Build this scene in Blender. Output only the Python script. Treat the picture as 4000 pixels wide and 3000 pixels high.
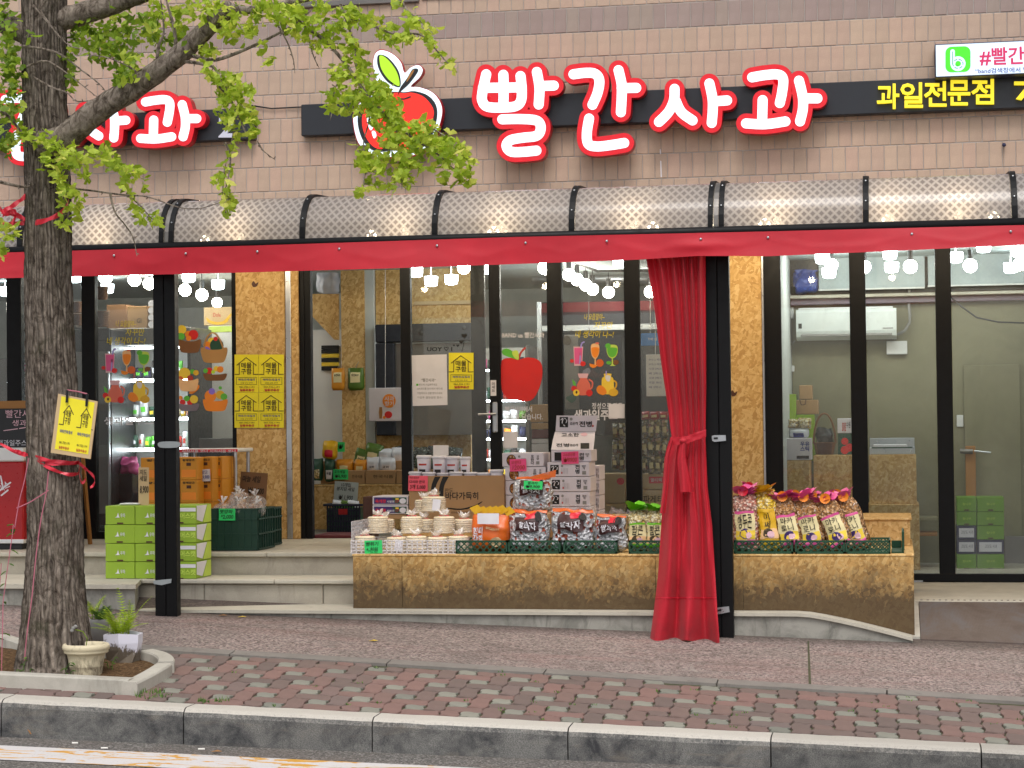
import bpy, math, random
import numpy as np
from mathutils import Vector, Matrix, noise
random.seed(7)
R = math.radians
for o in list(bpy.data.objects): bpy.data.objects.remove(o)
sc = bpy.context.scene
col = sc.collection
# ---------------------------------------------------------------- camera
FPX, YAW, PITCH, ROLL = 7960.0, -0.18569422, 0.02111145, -0.01137033
CAM = Vector((0.0, -16.168114, 1.64))
cF = Vector((math.sin(YAW)*math.cos(PITCH), math.cos(YAW)*math.cos(PITCH), math.sin(PITCH)))
_r = Vector((math.cos(YAW), -math.sin(YAW), 0)); _u = _r.cross(cF)
cR = _r*math.cos(ROLL) + _u*math.sin(ROLL); cU = -_r*math.sin(ROLL) + _u*math.cos(ROLL)
cam = bpy.data.objects.new('camera', bpy.data.cameras.new('camera')); col.objects.link(cam)
cam.matrix_world = Matrix(((cR.x, cU.x, -cF.x, CAM.x), (cR.y, cU.y, -cF.y, CAM.y), (cR.z, cU.z, -cF.z, CAM.z), (0, 0, 0, 1)))
cam.data.sensor_width = 36.0; cam.data.lens = FPX/4000*36.0
cam.data.clip_start = 0.1; cam.data.clip_end = 2000
sc.camera = cam
# ---------------------------------------------------------------- sky, sun, exposure
wd = bpy.data.worlds.new('World'); sc.world = wd; wd.use_nodes = True
nt = wd.node_tree; bg = nt.nodes['Background']
sky = nt.nodes.new('ShaderNodeTexSky'); sky.sky_type = 'NISHITA'; sky.sun_disc = False
sky.sun_elevation = R(58); sky.sun_rotation = R(172); sky.dust_density = 3.0; sky.air_density = 1.0
hs = nt.nodes.new('ShaderNodeHueSaturation'); hs.inputs['Saturation'].default_value = 0.28   # overcast: nearly grey sky
nt.links.new(sky.outputs[0], hs.inputs['Color']); nt.links.new(hs.outputs[0], bg.inputs[0])
bg.inputs[1].default_value = 0.15
sl = bpy.data.lights.new('sun', 'SUN'); sl.energy = 1.1; sl.angle = R(25); sl.color = (1, 0.965, 0.92)
so = bpy.data.objects.new('sun', sl); col.objects.link(so)
_az = R(172); _el = R(58)
_d = Vector((math.sin(_az)*math.cos(_el), math.cos(_az)*math.cos(_el), math.sin(_el)))   # towards the sun
so.rotation_euler = _d.to_track_quat('Z', 'Y').to_euler(); so.location = (0, -20, 20)
sc.view_settings.view_transform = 'Standard'; sc.view_settings.look = 'None'
sc.view_settings.exposure = 0.35; sc.view_settings.gamma = 1.0; sc.view_settings.use_curve_mapping = False
sc.cycles.use_denoising = True
sc.cycles.use_adaptive_sampling = True; sc.cycles.adaptive_threshold = 0.02
sc.cycles.max_bounces = 7; sc.cycles.diffuse_bounces = 3; sc.cycles.glossy_bounces = 3
sc.cycles.transmission_bounces = 4; sc.cycles.transparent_max_bounces = 12
sc.cycles.sample_clamp_indirect = 4.0; sc.cycles.caustics_reflective = False; sc.cycles.caustics_refractive = False

# ---------------------------------------------------------------- pixel -> place
def ray(x, y): return cF + cR*((x-2000)/FPX) - cU*((y-1500)/FPX)
def W(x, y, Y):                       # point seen at pixel x, y on the upright plane at depth Y
    d = ray(x, y); return CAM + d*((Y-CAM.y)/d.y)
def gz(X, Y): return -0.018 - 0.034*X + 0.093*(Y+5.25)          # pavement height
def rz(X, Y): return -0.168 - 0.0215*X + 0.012*(Y+5.45)          # road height
def onz(x, y, z):
    d = ray(x, y); return CAM + d*((z-CAM.z)/d.z)
def G(x, y, up=0.0):                  # point seen at pixel x, y on the pavement (raised by up)
    d = ray(x, y); o = CAM
    t = (-0.018+up-0.034*o.x+0.093*(o.y+5.25)-o.z)/(d.z+0.034*d.x-0.093*d.y); return o + d*t

# ---------------------------------------------------------------- things
def tag(o, label=None, cat=None, group=None, kind=None, category=None):
    cat = cat or category
    if label: o['label'] = label
    if cat: o['category'] = cat
    if group: o['group'] = group
    if kind: o['kind'] = kind
    return o
def T(name, label, cat, group=None, loc=(0, 0, 0)):
    o = bpy.data.objects.new(name, None); col.objects.link(o); o.location = loc; o.empty_display_size = .1
    return tag(o, label, cat, group)
def par(o, p):
    if p is not None:
        o.parent = p
        o.matrix_parent_inverse = Matrix.Translation(-Vector(p.location))
    return o
class MB:
    def __init__(s): s.v = []; s.f = []
    def add(s, vs, fs):
        n = len(s.v); s.v += [tuple(v) for v in vs]; s.f += [tuple(i+n for i in f) for f in fs]; return s
    def box(s, x0, x1, y0, y1, z0, z1, b=0.0, m=None):
        if x1 < x0: x0, x1 = x1, x0
        if b <= 0:
            vs = [(x, y, z) for x in (x0, x1) for y in (y0, y1) for z in (z0, z1)]
            fs = [(0, 1, 3, 2), (4, 6, 7, 5), (0, 4, 5, 1), (2, 3, 7, 6), (0, 2, 6, 4), (1, 5, 7, 3)]
        else:
            b = min(b, (x1-x0)*.45, (y1-y0)*.45, (z1-z0)*.45); vs = []; idx = {}
            for i in (0, 1):
                for j in (0, 1):
                    for k in (0, 1):
                        P_ = ((x0, x1)[i], (y0, y1)[j], (z0, z1)[k]); sg = (1-2*i, 1-2*j, 1-2*k)
                        for a in range(3):
                            q = [P_[c] + (sg[c]*b if c != a else 0) for c in range(3)]
                            idx[(i, j, k, a)] = len(vs); vs.append(q)
            fs = []
            for a in range(3):
                for e in (0, 1):
                    o1, o2 = [c for c in range(3) if c != a]; q = []
                    for u, w in ((0, 0), (1, 0), (1, 1), (0, 1)):
                        t = [0, 0, 0]; t[a] = e; t[o1] = u; t[o2] = w; q.append(idx[(*t, a)])
                    if (e == 1) == (a == 1): q.reverse()
                    fs.append(q)
            for a in range(3):
                o1, o2 = [c for c in range(3) if c != a]
                for u in (0, 1):
                    for w in (0, 1):
                        q = []
                        for e in (0, 1):
                            t = [0, 0, 0]; t[a] = e; t[o1] = u; t[o2] = w; q.append((idx[(*t, o1)], idx[(*t, o2)]))
                        fs.append((q[0][0], q[0][1], q[1][1], q[1][0]))
            for i in (0, 1):
                for j in (0, 1):
                    for k in (0, 1): fs.append(tuple(idx[(i, j, k, a)] for a in range(3)))
        if m is not None: vs = [m @ Vector(v) for v in vs]
        return s.add(vs, fs)
    def prism(s, pts, n):             # closed outline (list of Vector), extruded by vector n
        k = len(pts); n = Vector(n)
        return s.add([Vector(p) for p in pts] + [Vector(p)+n for p in pts],
                     [tuple(range(k)), tuple(range(2*k-1, k-1, -1))] + [(i, i+k, (i+1) % k+k, (i+1) % k) for i in range(k)])
    def tube(s, pts, rad, n=8, cap=True):
        pts = [Vector(p) for p in pts]; k = len(pts)
        if not hasattr(rad, '__len__'): rad = [rad]*k
        up = Vector((0.13, 0.21, 1)); vs = []; fs = []
        for i, p in enumerate(pts):
            t = (pts[min(i+1, k-1)]-pts[max(i-1, 0)])
            t = t.normalized() if t.length > 1e-9 else Vector((0, 0, 1))
            a = t.cross(up)
            if a.length < .05: a = t.cross(Vector((1, 0, 0)))
            a.normalize(); b = t.cross(a)
            for j in range(n):
                w = 2*math.pi*j/n; vs.append(p + (a*math.cos(w)+b*math.sin(w))*rad[i])
        for i in range(k-1):
            for j in range(n): fs.append((i*n+j, i*n+(j+1) % n, (i+1)*n+(j+1) % n, (i+1)*n+j))
        if cap: fs += [tuple(range(n-1, -1, -1)), tuple((k-1)*n+j for j in range(n))]
        return s.add(vs, fs)
    def lathe(s, c, prof, n=20, cap=True, jit=None):
        c = Vector(c); vs = []; fs = []; k = len(prof)
        for i, (r, z) in enumerate(prof):
            for j in range(n):
                w = 2*math.pi*j/n; rr = r if jit is None else r*jit(i, w)
                vs.append(c+Vector((rr*math.cos(w), rr*math.sin(w), z)))
        for i in range(k-1):
            for j in range(n): fs.append((i*n+j, i*n+(j+1) % n, (i+1)*n+(j+1) % n, (i+1)*n+j))
        if cap: fs += [tuple(range(n-1, -1, -1)), tuple((k-1)*n+j for j in range(n))]
        return s.add(vs, fs)
    def grid(s, fn, nu, nv, wrap=False):
        vs = [fn(i/nu, j/nv) for j in range(nv+1) for i in range(nu if wrap else nu+1)]
        w = nu if wrap else nu+1
        fs = [(j*w+i, j*w+(i+1) % w, (j+1)*w+(i+1) % w, (j+1)*w+i) for j in range(nv) for i in range(nu)]
        return s.add(vs, fs)
    def ball(s, c, r, n=10, sq=(1, 1, 1)):
        c = Vector(c)
        def f(u, v):
            a = 2*math.pi*u; b = math.pi*(v-.5)
            return c+Vector((r*sq[0]*math.cos(a)*math.cos(b), r*sq[1]*math.sin(a)*math.cos(b), r*sq[2]*math.sin(b)))
        return s.grid(f, n, max(4, n//2+1), True)
    def build(s, name, mat, p=None, smooth=False, **k):
        me = bpy.data.meshes.new(name); me.from_pydata(s.v, [], s.f)
        if smooth: me.polygons.foreach_set('use_smooth', [True]*len(me.polygons))
        me.update()
        if mat: me.materials.append(mat)
        o = bpy.data.objects.new(name, me); col.objects.link(o); par(o, p)
        if k: tag(o, **k)
        return o
def inst(o, name=None, parent=None, **k):          # a linked copy of one object
    c = o.copy(); col.objects.link(c); c.name = name or o.name
    for q in ('label', 'category', 'group'):
        if q in c and q not in k: pass
    par(c, parent); tag(c, **k); return c

# ---------------------------------------------------------------- materials
def S(h):
    c = [int(h[i:i+2], 16)/255 for i in (0, 2, 4)]
    return tuple(x/12.92 if x <= .04045 else ((x+.055)/1.055)**2.4 for x in c)
MT = {}
class NB:
    def __init__(s, name):
        s.m = bpy.data.materials.new(name); s.m.use_nodes = True; s.t = s.m.node_tree; s.b = s.t.nodes['Principled BSDF']; s.o = s.t.nodes['Material Output']
    def n(s, t, **k):
        n = s.t.nodes.new(t)
        for a, v in k.items():
            if a.startswith('i_'): n.inputs[int(a[2:])].default_value = v
            else: setattr(n, a, v)
        return n
    def l(s, a, b): s.t.links.new(a, b)
    def co(s, scale=(1, 1, 1), rot=(0, 0, 0), loc=(0, 0, 0)):
        c = s.n('ShaderNodeTexCoord'); m = s.n('ShaderNodeMapping'); m.inputs['Scale'].default_value = scale
        m.inputs['Rotation'].default_value = rot; m.inputs['Location'].default_value = loc
        s.l(c.outputs['Object'], m.inputs[0]); return m.outputs[0]
    def noise(s, v, sc_=5, det=4, rough=.6, dist=0):
        n = s.n('ShaderNodeTexNoise'); n.inputs['Scale'].default_value = sc_; n.inputs['Detail'].default_value = det
        n.inputs['Roughness'].default_value = rough; n.inputs['Distortion'].default_value = dist; s.l(v, n.inputs['Vector']); return n.outputs['Fac']
    def ramp(s, f, *stops, interp='LINEAR'):
        r = s.n('ShaderNodeValToRGB'); r.color_ramp.interpolation = interp
        e = r.color_ramp.elements
        while len(e) < len(stops): e.new(.5)
        for i, (p, c) in enumerate(stops):
            e[i].position = p; e[i].color = (*c, 1) if hasattr(c, '__len__') else (c, c, c, 1)
        s.l(f, r.inputs[0]); return r.outputs[0]
    def mix(s, f, a, b, mode='MIX'):
        m = s.n('ShaderNodeMix'); m.data_type = 'RGBA'; m.blend_type = mode
        for k, v in ((0, f), (6, a), (7, b)):
            if hasattr(v, 'links'): s.l(v, m.inputs[k])
            elif hasattr(v, '__len__'): m.inputs[k].default_value = (*v, 1)
            else: m.inputs[k].default_value = v if k == 0 else (v, v, v, 1)
        return m.outputs[2]
    def math(s, op, a, b=0.0):
        m = s.n('ShaderNodeMath'); m.operation = op
        for k, v in ((0, a), (1, b)):
            if hasattr(v, 'links'): s.l(v, m.inputs[k])
            else: m.inputs[k].default_value = v
        return m.outputs[0]
    def bump(s, h, st=.3, d=.01):
        b = s.n('ShaderNodeBump'); b.inputs['Strength'].default_value = st; b.inputs['Distance'].default_value = d
        s.l(h, b.inputs['Height']); s.l(b.outputs[0], s.b.inputs['Normal'])
    def base(s, c):
        if hasattr(c, 'links'): s.l(c, s.b.inputs['Base Color'])
        else: s.b.inputs['Base Color'].default_value = (*c, 1)
    def set(s, **k):
        for a, v in k.items(): s.b.inputs[{'rough': 'Roughness', 'metal': 'Metallic', 'spec': 'Specular IOR Level', 'trans': 'Transmission Weight', 'alpha': 'Alpha', 'coat': 'Coat Weight', 'sheen': 'Sheen Weight', 'sub': 'Subsurface Weight'}[a]].default_value = v
    def rnd(s):
        a = s.n('ShaderNodeObjectInfo').outputs['Random']; g = s.n('ShaderNodeNewGeometry').outputs['Random Per Island']
        return s.math('FRACT', s.math('ADD', a, g))
    def xyz(s, v):
        x = s.n('ShaderNodeSeparateXYZ'); s.l(v, x.inputs[0]); return x.outputs
def M(name, c, rough=.55, var=.10, vs=5.0, bump=0.0, bs=80.0, metal=0.0, rnd=0.0, dirt=0.0, spec=.5, coat=0.0):
    """plain painted / plastic / paper material: base colour with mottling, optional relief, dirt and piece-to-piece change"""
    if name in MT: return MT[name]
    if isinstance(c, str): c = S(c)
    b = NB(name); v = b.co(); n = b.noise(v, vs, 5, .62)
    cc = b.mix(1.0, c, b.ramp(n, (.25, 1-var), (.75, 1+var*.6)), 'MULTIPLY')
    if rnd: cc = b.mix(1.0, cc, b.ramp(b.rnd(), (0, 1-rnd), (1, 1+rnd*.5)), 'MULTIPLY')
    if dirt: cc = b.mix(b.ramp(b.noise(v, vs*2.3, 8, .7, .4), (.5, 0.0), (.72, dirt)), cc, (.05, .043, .035))
    b.base(cc); b.set(rough=rough, metal=metal, spec=spec, coat=coat)
    b.l(b.ramp(b.noise(v, vs*4, 4), (.3, max(0, rough-.1)), (.7, min(1, rough+.1))), b.b.inputs['Roughness'])
    if bump: b.bump(b.noise(v, bs, 6, .65), bump, .004)
    MT[name] = b.m; return b.m
def EM(name, c, s, sample=True):
    if name in MT: return MT[name]
    b = NB(name); c = S(c) if isinstance(c, str) else c; b.base(tuple(.6*q for q in c))
    b.b.inputs['Emission Color'].default_value = (*c, 1); b.b.inputs['Emission Strength'].default_value = s
    b.m.cycles.emission_sampling = 'FRONT' if sample else 'NONE'
    MT[name] = b.m; return b.m
# ---- special materials
def m_osb(name, stain):                          # strand board: layers of long flakes lying at all angles
    b = NB(name); v0 = b.co(); dn = b.n('ShaderNodeTexNoise'); dn.inputs['Scale'].default_value = 20; dn.inputs['Detail'].default_value = 3; b.l(v0, dn.inputs['Vector'])
    dm = b.n('ShaderNodeVectorMath'); dm.operation = 'MULTIPLY_ADD'; dm.inputs[1].default_value = (.022, .022, .022); b.l(dn.outputs['Color'], dm.inputs[0]); b.l(v0, dm.inputs[2])
    c = None; hh = None
    for k, ang in enumerate((.2, 1.45, .75, 2.2, -.35, 1.1)):
        rt = b.n('ShaderNodeMapping'); rt.inputs['Rotation'].default_value = (0, ang, 0); b.l(dm.outputs[0], rt.inputs[0])
        mp = b.n('ShaderNodeMapping'); mp.inputs['Scale'].default_value = (17+2*k, 24, 74-4*k); mp.inputs['Location'].default_value = (k*3.1, k*1.7, k*2.3); b.l(rt.outputs[0], mp.inputs[0])
        vo = b.n('ShaderNodeTexVoronoi'); vo.inputs['Scale'].default_value = 1.0; b.l(mp.outputs[0], vo.inputs['Vector']); x = b.xyz(vo.outputs['Color'])
        g = b.n('ShaderNodeMapping'); g.inputs['Scale'].default_value = (10, 20, 260); b.l(rt.outputs[0], g.inputs[0])
        f_ = b.math('ADD', b.math('MULTIPLY', x[1], .7), b.math('MULTIPLY', b.noise(g.outputs[0], 1.0, 2), .3))
        t = b.ramp(f_, (.15, S('b48c55')), (.35, S('c39b60')), (.55, S('cea86d')), (.8, S('d9b77e')), (.95, S('e4c994')))
        if k == 0: c, hh, lastx = t, x[2], x[1]
        else:
            m = b.math('GREATER_THAN', x[0], .5); c = b.mix(m, c, t); hm = b.n('ShaderNodeMix'); b.l(m, hm.inputs[0]); b.l(hh, hm.inputs[2]); b.l(x[2], hm.inputs[3]); hh = hm.outputs[0]
    c = b.mix(b.ramp(b.noise(b.co((9, 9, 9)), 1.0, 6, .7, 1.2), (.64, 0.0), (.78, .3)), c, S('6b4a2c'))
    if stain:                                   # splashed mud and weather stains creeping up from the bottom edge
        c = b.mix(1.0, c, (.86, .82, .74), 'MULTIPLY'); z = b.xyz(v0)[2]
        h = b.n('ShaderNodeMapRange'); h.inputs['From Min'].default_value = .78; h.inputs['From Max'].default_value = .36; b.l(z, h.inputs['Value'])
        sn = b.noise(b.co((5, 5, 4)), 1.0, 9, .72, .6); sn2 = b.noise(b.co((40, 40, 26)), 1.0, 6, .75, .5)
        st = b.math('ADD', b.math('MULTIPLY', h.outputs[0], .55), b.math('ADD', b.math('MULTIPLY', sn, .55), b.math('ADD', b.math('MULTIPLY', sn2, .3), b.math('MULTIPLY', hh, .12))))
        c = b.mix(b.ramp(st, (.50, 0.0), (.86, .88)), c, S('40362b'))
    b.base(c); b.set(rough=.75, spec=.25); b.bump(hh, .35, .003)
    MT[name] = b.m; return b.m
m_osb('osb', False); m_osb('osb_stained', True)
def m_stone(name, base, dark, stainz=None, sc_=1.0, speck=.25, st=.45):
    b = NB(name); v = b.co()
    n1 = b.noise(v, 3.0*sc_, 8, .7, .5); n2 = b.noise(v, 240, 3, .6); n3 = b.noise(b.co((3, 3, .7)), 2.2*sc_, 6, .7, 1.0)
    c = b.mix(b.ramp(n2, (.35, 0.0), (.7, speck)), base, tuple(x*.45 for x in base))
    c = b.mix(b.ramp(n1, (.42, 0.0), (.8, st)), c, dark)
    c = b.mix(b.ramp(n3, (.55, 0.0), (.8, st)), c, tuple(x*.6 for x in dark))
    b.base(c); b.set(rough=.8, spec=.3); b.bump(b.math('ADD', b.math('MULTIPLY', n2, .6), n1), .25, .006); MT[name] = b.m; return b
m_stone('step_stone', S('c3bdae'), S('857c6d'))
m_stone('step_riser', S('b3ab9c'), S('6f675a'), st=.6)
m_stone('plinth_stone', S('a09d94'), S('4a4b45'), st=.9, sc_=1.7)
m_stone('pit_stone', S('bcb7ac'), S('6b665b'), st=.5)
m_stone('border_stone', S('86807a'), S('5d5853'), st=.6)
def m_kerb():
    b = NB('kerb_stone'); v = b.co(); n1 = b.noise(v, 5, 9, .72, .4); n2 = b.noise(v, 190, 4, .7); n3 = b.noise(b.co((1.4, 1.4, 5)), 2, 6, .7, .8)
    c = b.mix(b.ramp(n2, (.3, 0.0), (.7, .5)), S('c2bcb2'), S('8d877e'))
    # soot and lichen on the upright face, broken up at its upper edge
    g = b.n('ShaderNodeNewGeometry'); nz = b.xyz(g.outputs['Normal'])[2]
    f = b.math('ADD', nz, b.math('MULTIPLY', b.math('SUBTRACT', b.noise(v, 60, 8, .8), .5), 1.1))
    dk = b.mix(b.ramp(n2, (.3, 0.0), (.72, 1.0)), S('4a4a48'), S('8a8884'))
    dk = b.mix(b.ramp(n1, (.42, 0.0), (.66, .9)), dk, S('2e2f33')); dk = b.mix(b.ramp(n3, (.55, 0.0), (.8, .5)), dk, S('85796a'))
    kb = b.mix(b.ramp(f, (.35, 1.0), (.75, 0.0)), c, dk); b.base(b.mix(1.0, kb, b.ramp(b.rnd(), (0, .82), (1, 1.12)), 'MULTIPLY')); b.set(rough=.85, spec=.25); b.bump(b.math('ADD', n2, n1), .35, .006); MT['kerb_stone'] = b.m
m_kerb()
def m_walk():
    b = NB('pavement_asphalt'); v = b.co()
    vo = b.n('ShaderNodeTexVoronoi'); vo.inputs['Scale'].default_value = 78; b.l(v, vo.inputs['Vector']); x = b.xyz(vo.outputs['Color'])
    c = b.ramp(x[0], (0, S('534946')), (.3, S('7a6b67')), (.55, S('968580')), (.8, S('ad9a94')), (1, S('86817a')))
    n = b.noise(v, 1.6, 7, .7, .5); c = b.mix(b.ramp(n, (.35, 0.0), (.75, .6)), c, S('77706a'))
    n5 = b.noise(b.co((.6, 2.2, 1)), 1.3, 6, .7, .4); c = b.mix(b.ramp(n5, (.5, 0.0), (.75, .5)), c, S('8a625d'))
    c = b.mix(b.ramp(b.noise(v, 30, 6, .75), (.58, 0.0), (.75, .45)), c, S('4f4541'))
    c = b.mix(b.ramp(b.noise(b.co((.5, 1.4, 1), loc=(2, 5, 0)), 2.3, 8, .72, 1.2), (.52, 0.0), (.72, .55)), c, S('5a514d'))
    c = b.mix(b.ramp(b.noise(b.co((1, 1, 1), loc=(9, 1, 0)), 5.5, 5, .6, .6), (.64, 0.0), (.7, .35)), c, S('a9a39b'))
    gv = b.n('ShaderNodeTexVoronoi'); gv.inputs['Scale'].default_value = 3.1; b.l(b.co(loc=(.3, .7, 0)), gv.inputs['Vector']); c = b.mix(b.math('MULTIPLY', b.math('LESS_THAN', gv.outputs['Distance'], .055), .6), c, S('3d3836'))
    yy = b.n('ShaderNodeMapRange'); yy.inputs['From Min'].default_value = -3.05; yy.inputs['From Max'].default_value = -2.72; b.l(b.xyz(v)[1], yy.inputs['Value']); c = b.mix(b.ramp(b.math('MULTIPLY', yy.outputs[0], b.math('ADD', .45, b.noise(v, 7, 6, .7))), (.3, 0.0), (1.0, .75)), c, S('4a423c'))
    b.base(c); b.set(rough=.9, spec=.25); b.bump(b.math('ADD', vo.outputs['Distance'], b.noise(v, 160, 3)), .5, .006); MT['pavement_asphalt'] = b.m
m_walk()
def m_road():
    b = NB('road_asphalt'); v = b.co()
    vo = b.n('ShaderNodeTexVoronoi'); vo.inputs['Scale'].default_value = 110; b.l(v, vo.inputs['Vector']); x = b.xyz(vo.outputs['Color'])
    c = b.ramp(x[0], (0, S('45423f')), (.5, S('63605d')), (.85, S('7d7974')), (1, S('a09c96')))
    c = b.mix(b.ramp(b.noise(v, 2.0, 7, .7), (.4, 0.0), (.75, .6)), c, S('6d625a'))
    b.base(c); b.set(rough=.9, spec=.25); b.bump(vo.outputs['Distance'], .5, .006); MT['road_asphalt'] = b.m
m_road()
def m_paint():                                   # worn white line with a yellow repaint flaking off it
    b = NB('road_paint'); v = b.co()
    n = b.noise(b.co((2.0, 6, 1), loc=(3.7, 1.2, 0)), 1.4, 7, .62, 1.4); w = b.noise(v, 60, 7, .75)
    c = b.mix(b.ramp(n, (.53, 0.0), (.56, 1.0)), S('c9c5c4'), S('c9963f'))
    c = b.mix(b.ramp(w, (.57, 0.0), (.72, .8)), c, S('6f6a64')); c = b.mix(b.ramp(b.noise(b.co((1, 7, 1)), 9, 5, .7), (.6, 0.0), (.75, .3)), c, S('a58a5a'))
    b.base(c); b.set(rough=.8, spec=.3); b.bump(w, .3, .003); MT['road_paint'] = b.m
m_paint()
def m_piece(name, stops, rough=.75, bs=120, wear=S('5b544c'), wa=.35, bump=.25):     # tiles, pavers: one tone per piece
    b = NB(name); v = b.co(); c = b.ramp(b.rnd(), *stops)
    c = b.mix(1.0, c, b.ramp(b.noise(v, 9, 6, .7), (.25, .88), (.75, 1.08)), 'MULTIPLY')
    c = b.mix(b.ramp(b.noise(v, 2.2, 7, .75, .6), (.55, 0.0), (.8, wa)), c, wear)
    n = b.noise(v, bs, 5, .7); c = b.mix(b.ramp(n, (.3, .25), (.6, 0.0)), c, wear)
    b.base(c); b.set(rough=rough, spec=.35); b.bump(n, bump, .003); MT[name] = b.m
m_piece('tile_beige', ((0, S('b89f8c')), (.35, S('bda490')), (.6, S('c1a391')), (.8, S('c1a893')), (1, S('ba9f8e'))), .5, 160, S('8f7a6c'), .22, .1)
m_piece('tile_dark', ((0, S('9a877f')), (.5, S('a08c86')), (1, S('a09084'))), .5, 160, S('7a6a64'), .2, .1)
m_piece('paver_red', ((0, S('6a5c57')), (.3, S('72615b')), (.6, S('7b635c')), (.85, S('84665f')), (1, S('706460'))), .85, 150, S('6b5d58'), .55, .4)
m_piece('paver_grey', ((0, S('807f75')), (.5, S('8c8a7e')), (1, S('75756c'))), .85, 150, S('74756d'), .45, .4)
M('mortar', 'a8a09a', .9, .15, 8, .3, 200)
M('joint_moss', '4a4a33', .95, .35, 9, .5, 90)
M('black_metal', '08080a', .5, .15, 4, .05, 300, metal=.0, spec=.22)
M('black_sign', '1b1e26', .45, .12, 3, .05, 200)
M('alu', 'b9bcc0', .35, .06, 6, 0, 0, metal=.85)
M('steel_dark', '77736f', .45, .2, 6, .1, 200, metal=.7)
M('white_paint', 'e2e0dc', .5, .05, 5)
def m_glass():
    b = NB('glass'); t = b.n('ShaderNodeBsdfTransparent'); t.inputs[0].default_value = (.94, .965, .955, 1)
    g = b.n('ShaderNodeBsdfGlossy'); g.inputs['Roughness'].default_value = .02; fr = b.n('ShaderNodeFresnel'); fr.inputs[0].default_value = 1.5
    ms = b.n('ShaderNodeMixShader'); b.l(fr.outputs[0], ms.inputs[0]); b.l(t.outputs[0], ms.inputs[1]); b.l(g.outputs[0], ms.inputs[2])
    df = b.n('ShaderNodeBsdfDiffuse'); df.inputs[0].default_value = (.75, .76, .75, 1); hz = b.n('ShaderNodeMixShader'); b.l(b.ramp(b.noise(b.co((1.2, 1, .5)), 2.2, 7, .68, .8), (.35, .015), (.75, .075)), hz.inputs[0]); b.l(ms.outputs[0], hz.inputs[1]); b.l(df.outputs[0], hz.inputs[2])
    b.l(hz.outputs[0], b.o.inputs[0]); b.t.nodes.remove(b.b); MT['glass'] = b.m
m_glass()
def m_clear(name, tint, dens, rough=.15):        # clear plastic film / basket
    b = NB(name); t = b.n('ShaderNodeBsdfTransparent'); t.inputs[0].default_value = (*tint, 1)
    b.base(tint); b.set(rough=rough, spec=.6); v = b.co(); nn = b.noise(v, 45, 4, .6, .5); b.bump(nn, .6, .01)
    ms = b.n('ShaderNodeMixShader'); b.l(b.ramp(nn, (.35, dens*.6), (.7, min(1, dens*1.5))), ms.inputs[0]); b.l(t.outputs[0], ms.inputs[1]); b.l(b.b.outputs[0], ms.inputs[2])
    b.l(ms.outputs[0], b.o.inputs[0]); MT[name] = b.m
m_clear('clear_plastic', (.93, .91, .92), .42); m_clear('clear_film', (.97, .95, .93), .2, .1); m_clear('white_film', (.95, .92, .9), .7, .2)
def m_poly():                                    # frosted polycarbonate with a printed diamond pattern
    b = NB('polycarbonate'); v = b.co(); x = b.xyz(v); S_ = math.pi/.056
    arc = b.math('MULTIPLY', x[2], 1.0)
    u = b.math('ABSOLUTE', b.math('SINE', b.math('MULTIPLY', b.math('ADD', x[0], arc), S_*1.0))); w = b.math('ABSOLUTE', b.math('SINE', b.math('MULTIPLY', b.math('SUBTRACT', x[0], arc), S_*1.0)))
    p = b.math('MULTIPLY', b.math('GREATER_THAN', u, .62), b.math('GREATER_THAN', w, .62))
    ln = b.math('MAXIMUM', b.math('GREATER_THAN', .16, u), b.math('GREATER_THAN', .16, w))
    df = b.n('ShaderNodeBsdfTranslucent'); d2 = b.n('ShaderNodeBsdfDiffuse'); t = b.n('ShaderNodeBsdfTransparent'); gl = b.n('ShaderNodeBsdfGlossy'); gl.inputs['Roughness'].default_value = .18
    cA = b.mix(p, S('a8a19e'), S('6f6764')); cA = b.mix(b.ramp(b.noise(b.co((1.5, 1.5, .6)), 2.0, 7, .7, .6), (.45, 0.0), (.75, .35)), cA, S('8a8078')); cA = b.mix(b.math('MULTIPLY', ln, .35), cA, S('e5e0dc'))
    b.l(cA, df.inputs[0]); b.l(b.mix(.5, cA, S('b0a8a4')), d2.inputs[0]); t.inputs[0].default_value = (.92, .9, .88, 1)
    m1 = b.n('ShaderNodeMixShader', i_0=.5); b.l(df.outputs[0], m1.inputs[1]); b.l(d2.outputs[0], m1.inputs[2])
    m2 = b.n('ShaderNodeMixShader'); b.l(b.math('MULTIPLY', p, .012), m2.inputs[0]); b.l(m1.outputs[0], m2.inputs[1]); b.l(t.outputs[0], m2.inputs[2])
    fr = b.n('ShaderNodeFresnel'); fr.inputs[0].default_value = 1.45; m3 = b.n('ShaderNodeMixShader'); b.l(fr.outputs[0], m3.inputs[0]); b.l(m2.outputs[0], m3.inputs[1]); b.l(gl.outputs[0], m3.inputs[2])
    b.l(m3.outputs[0], b.o.inputs[0]); b.t.nodes.remove(b.b); MT['polycarbonate'] = b.m
m_poly()
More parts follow.
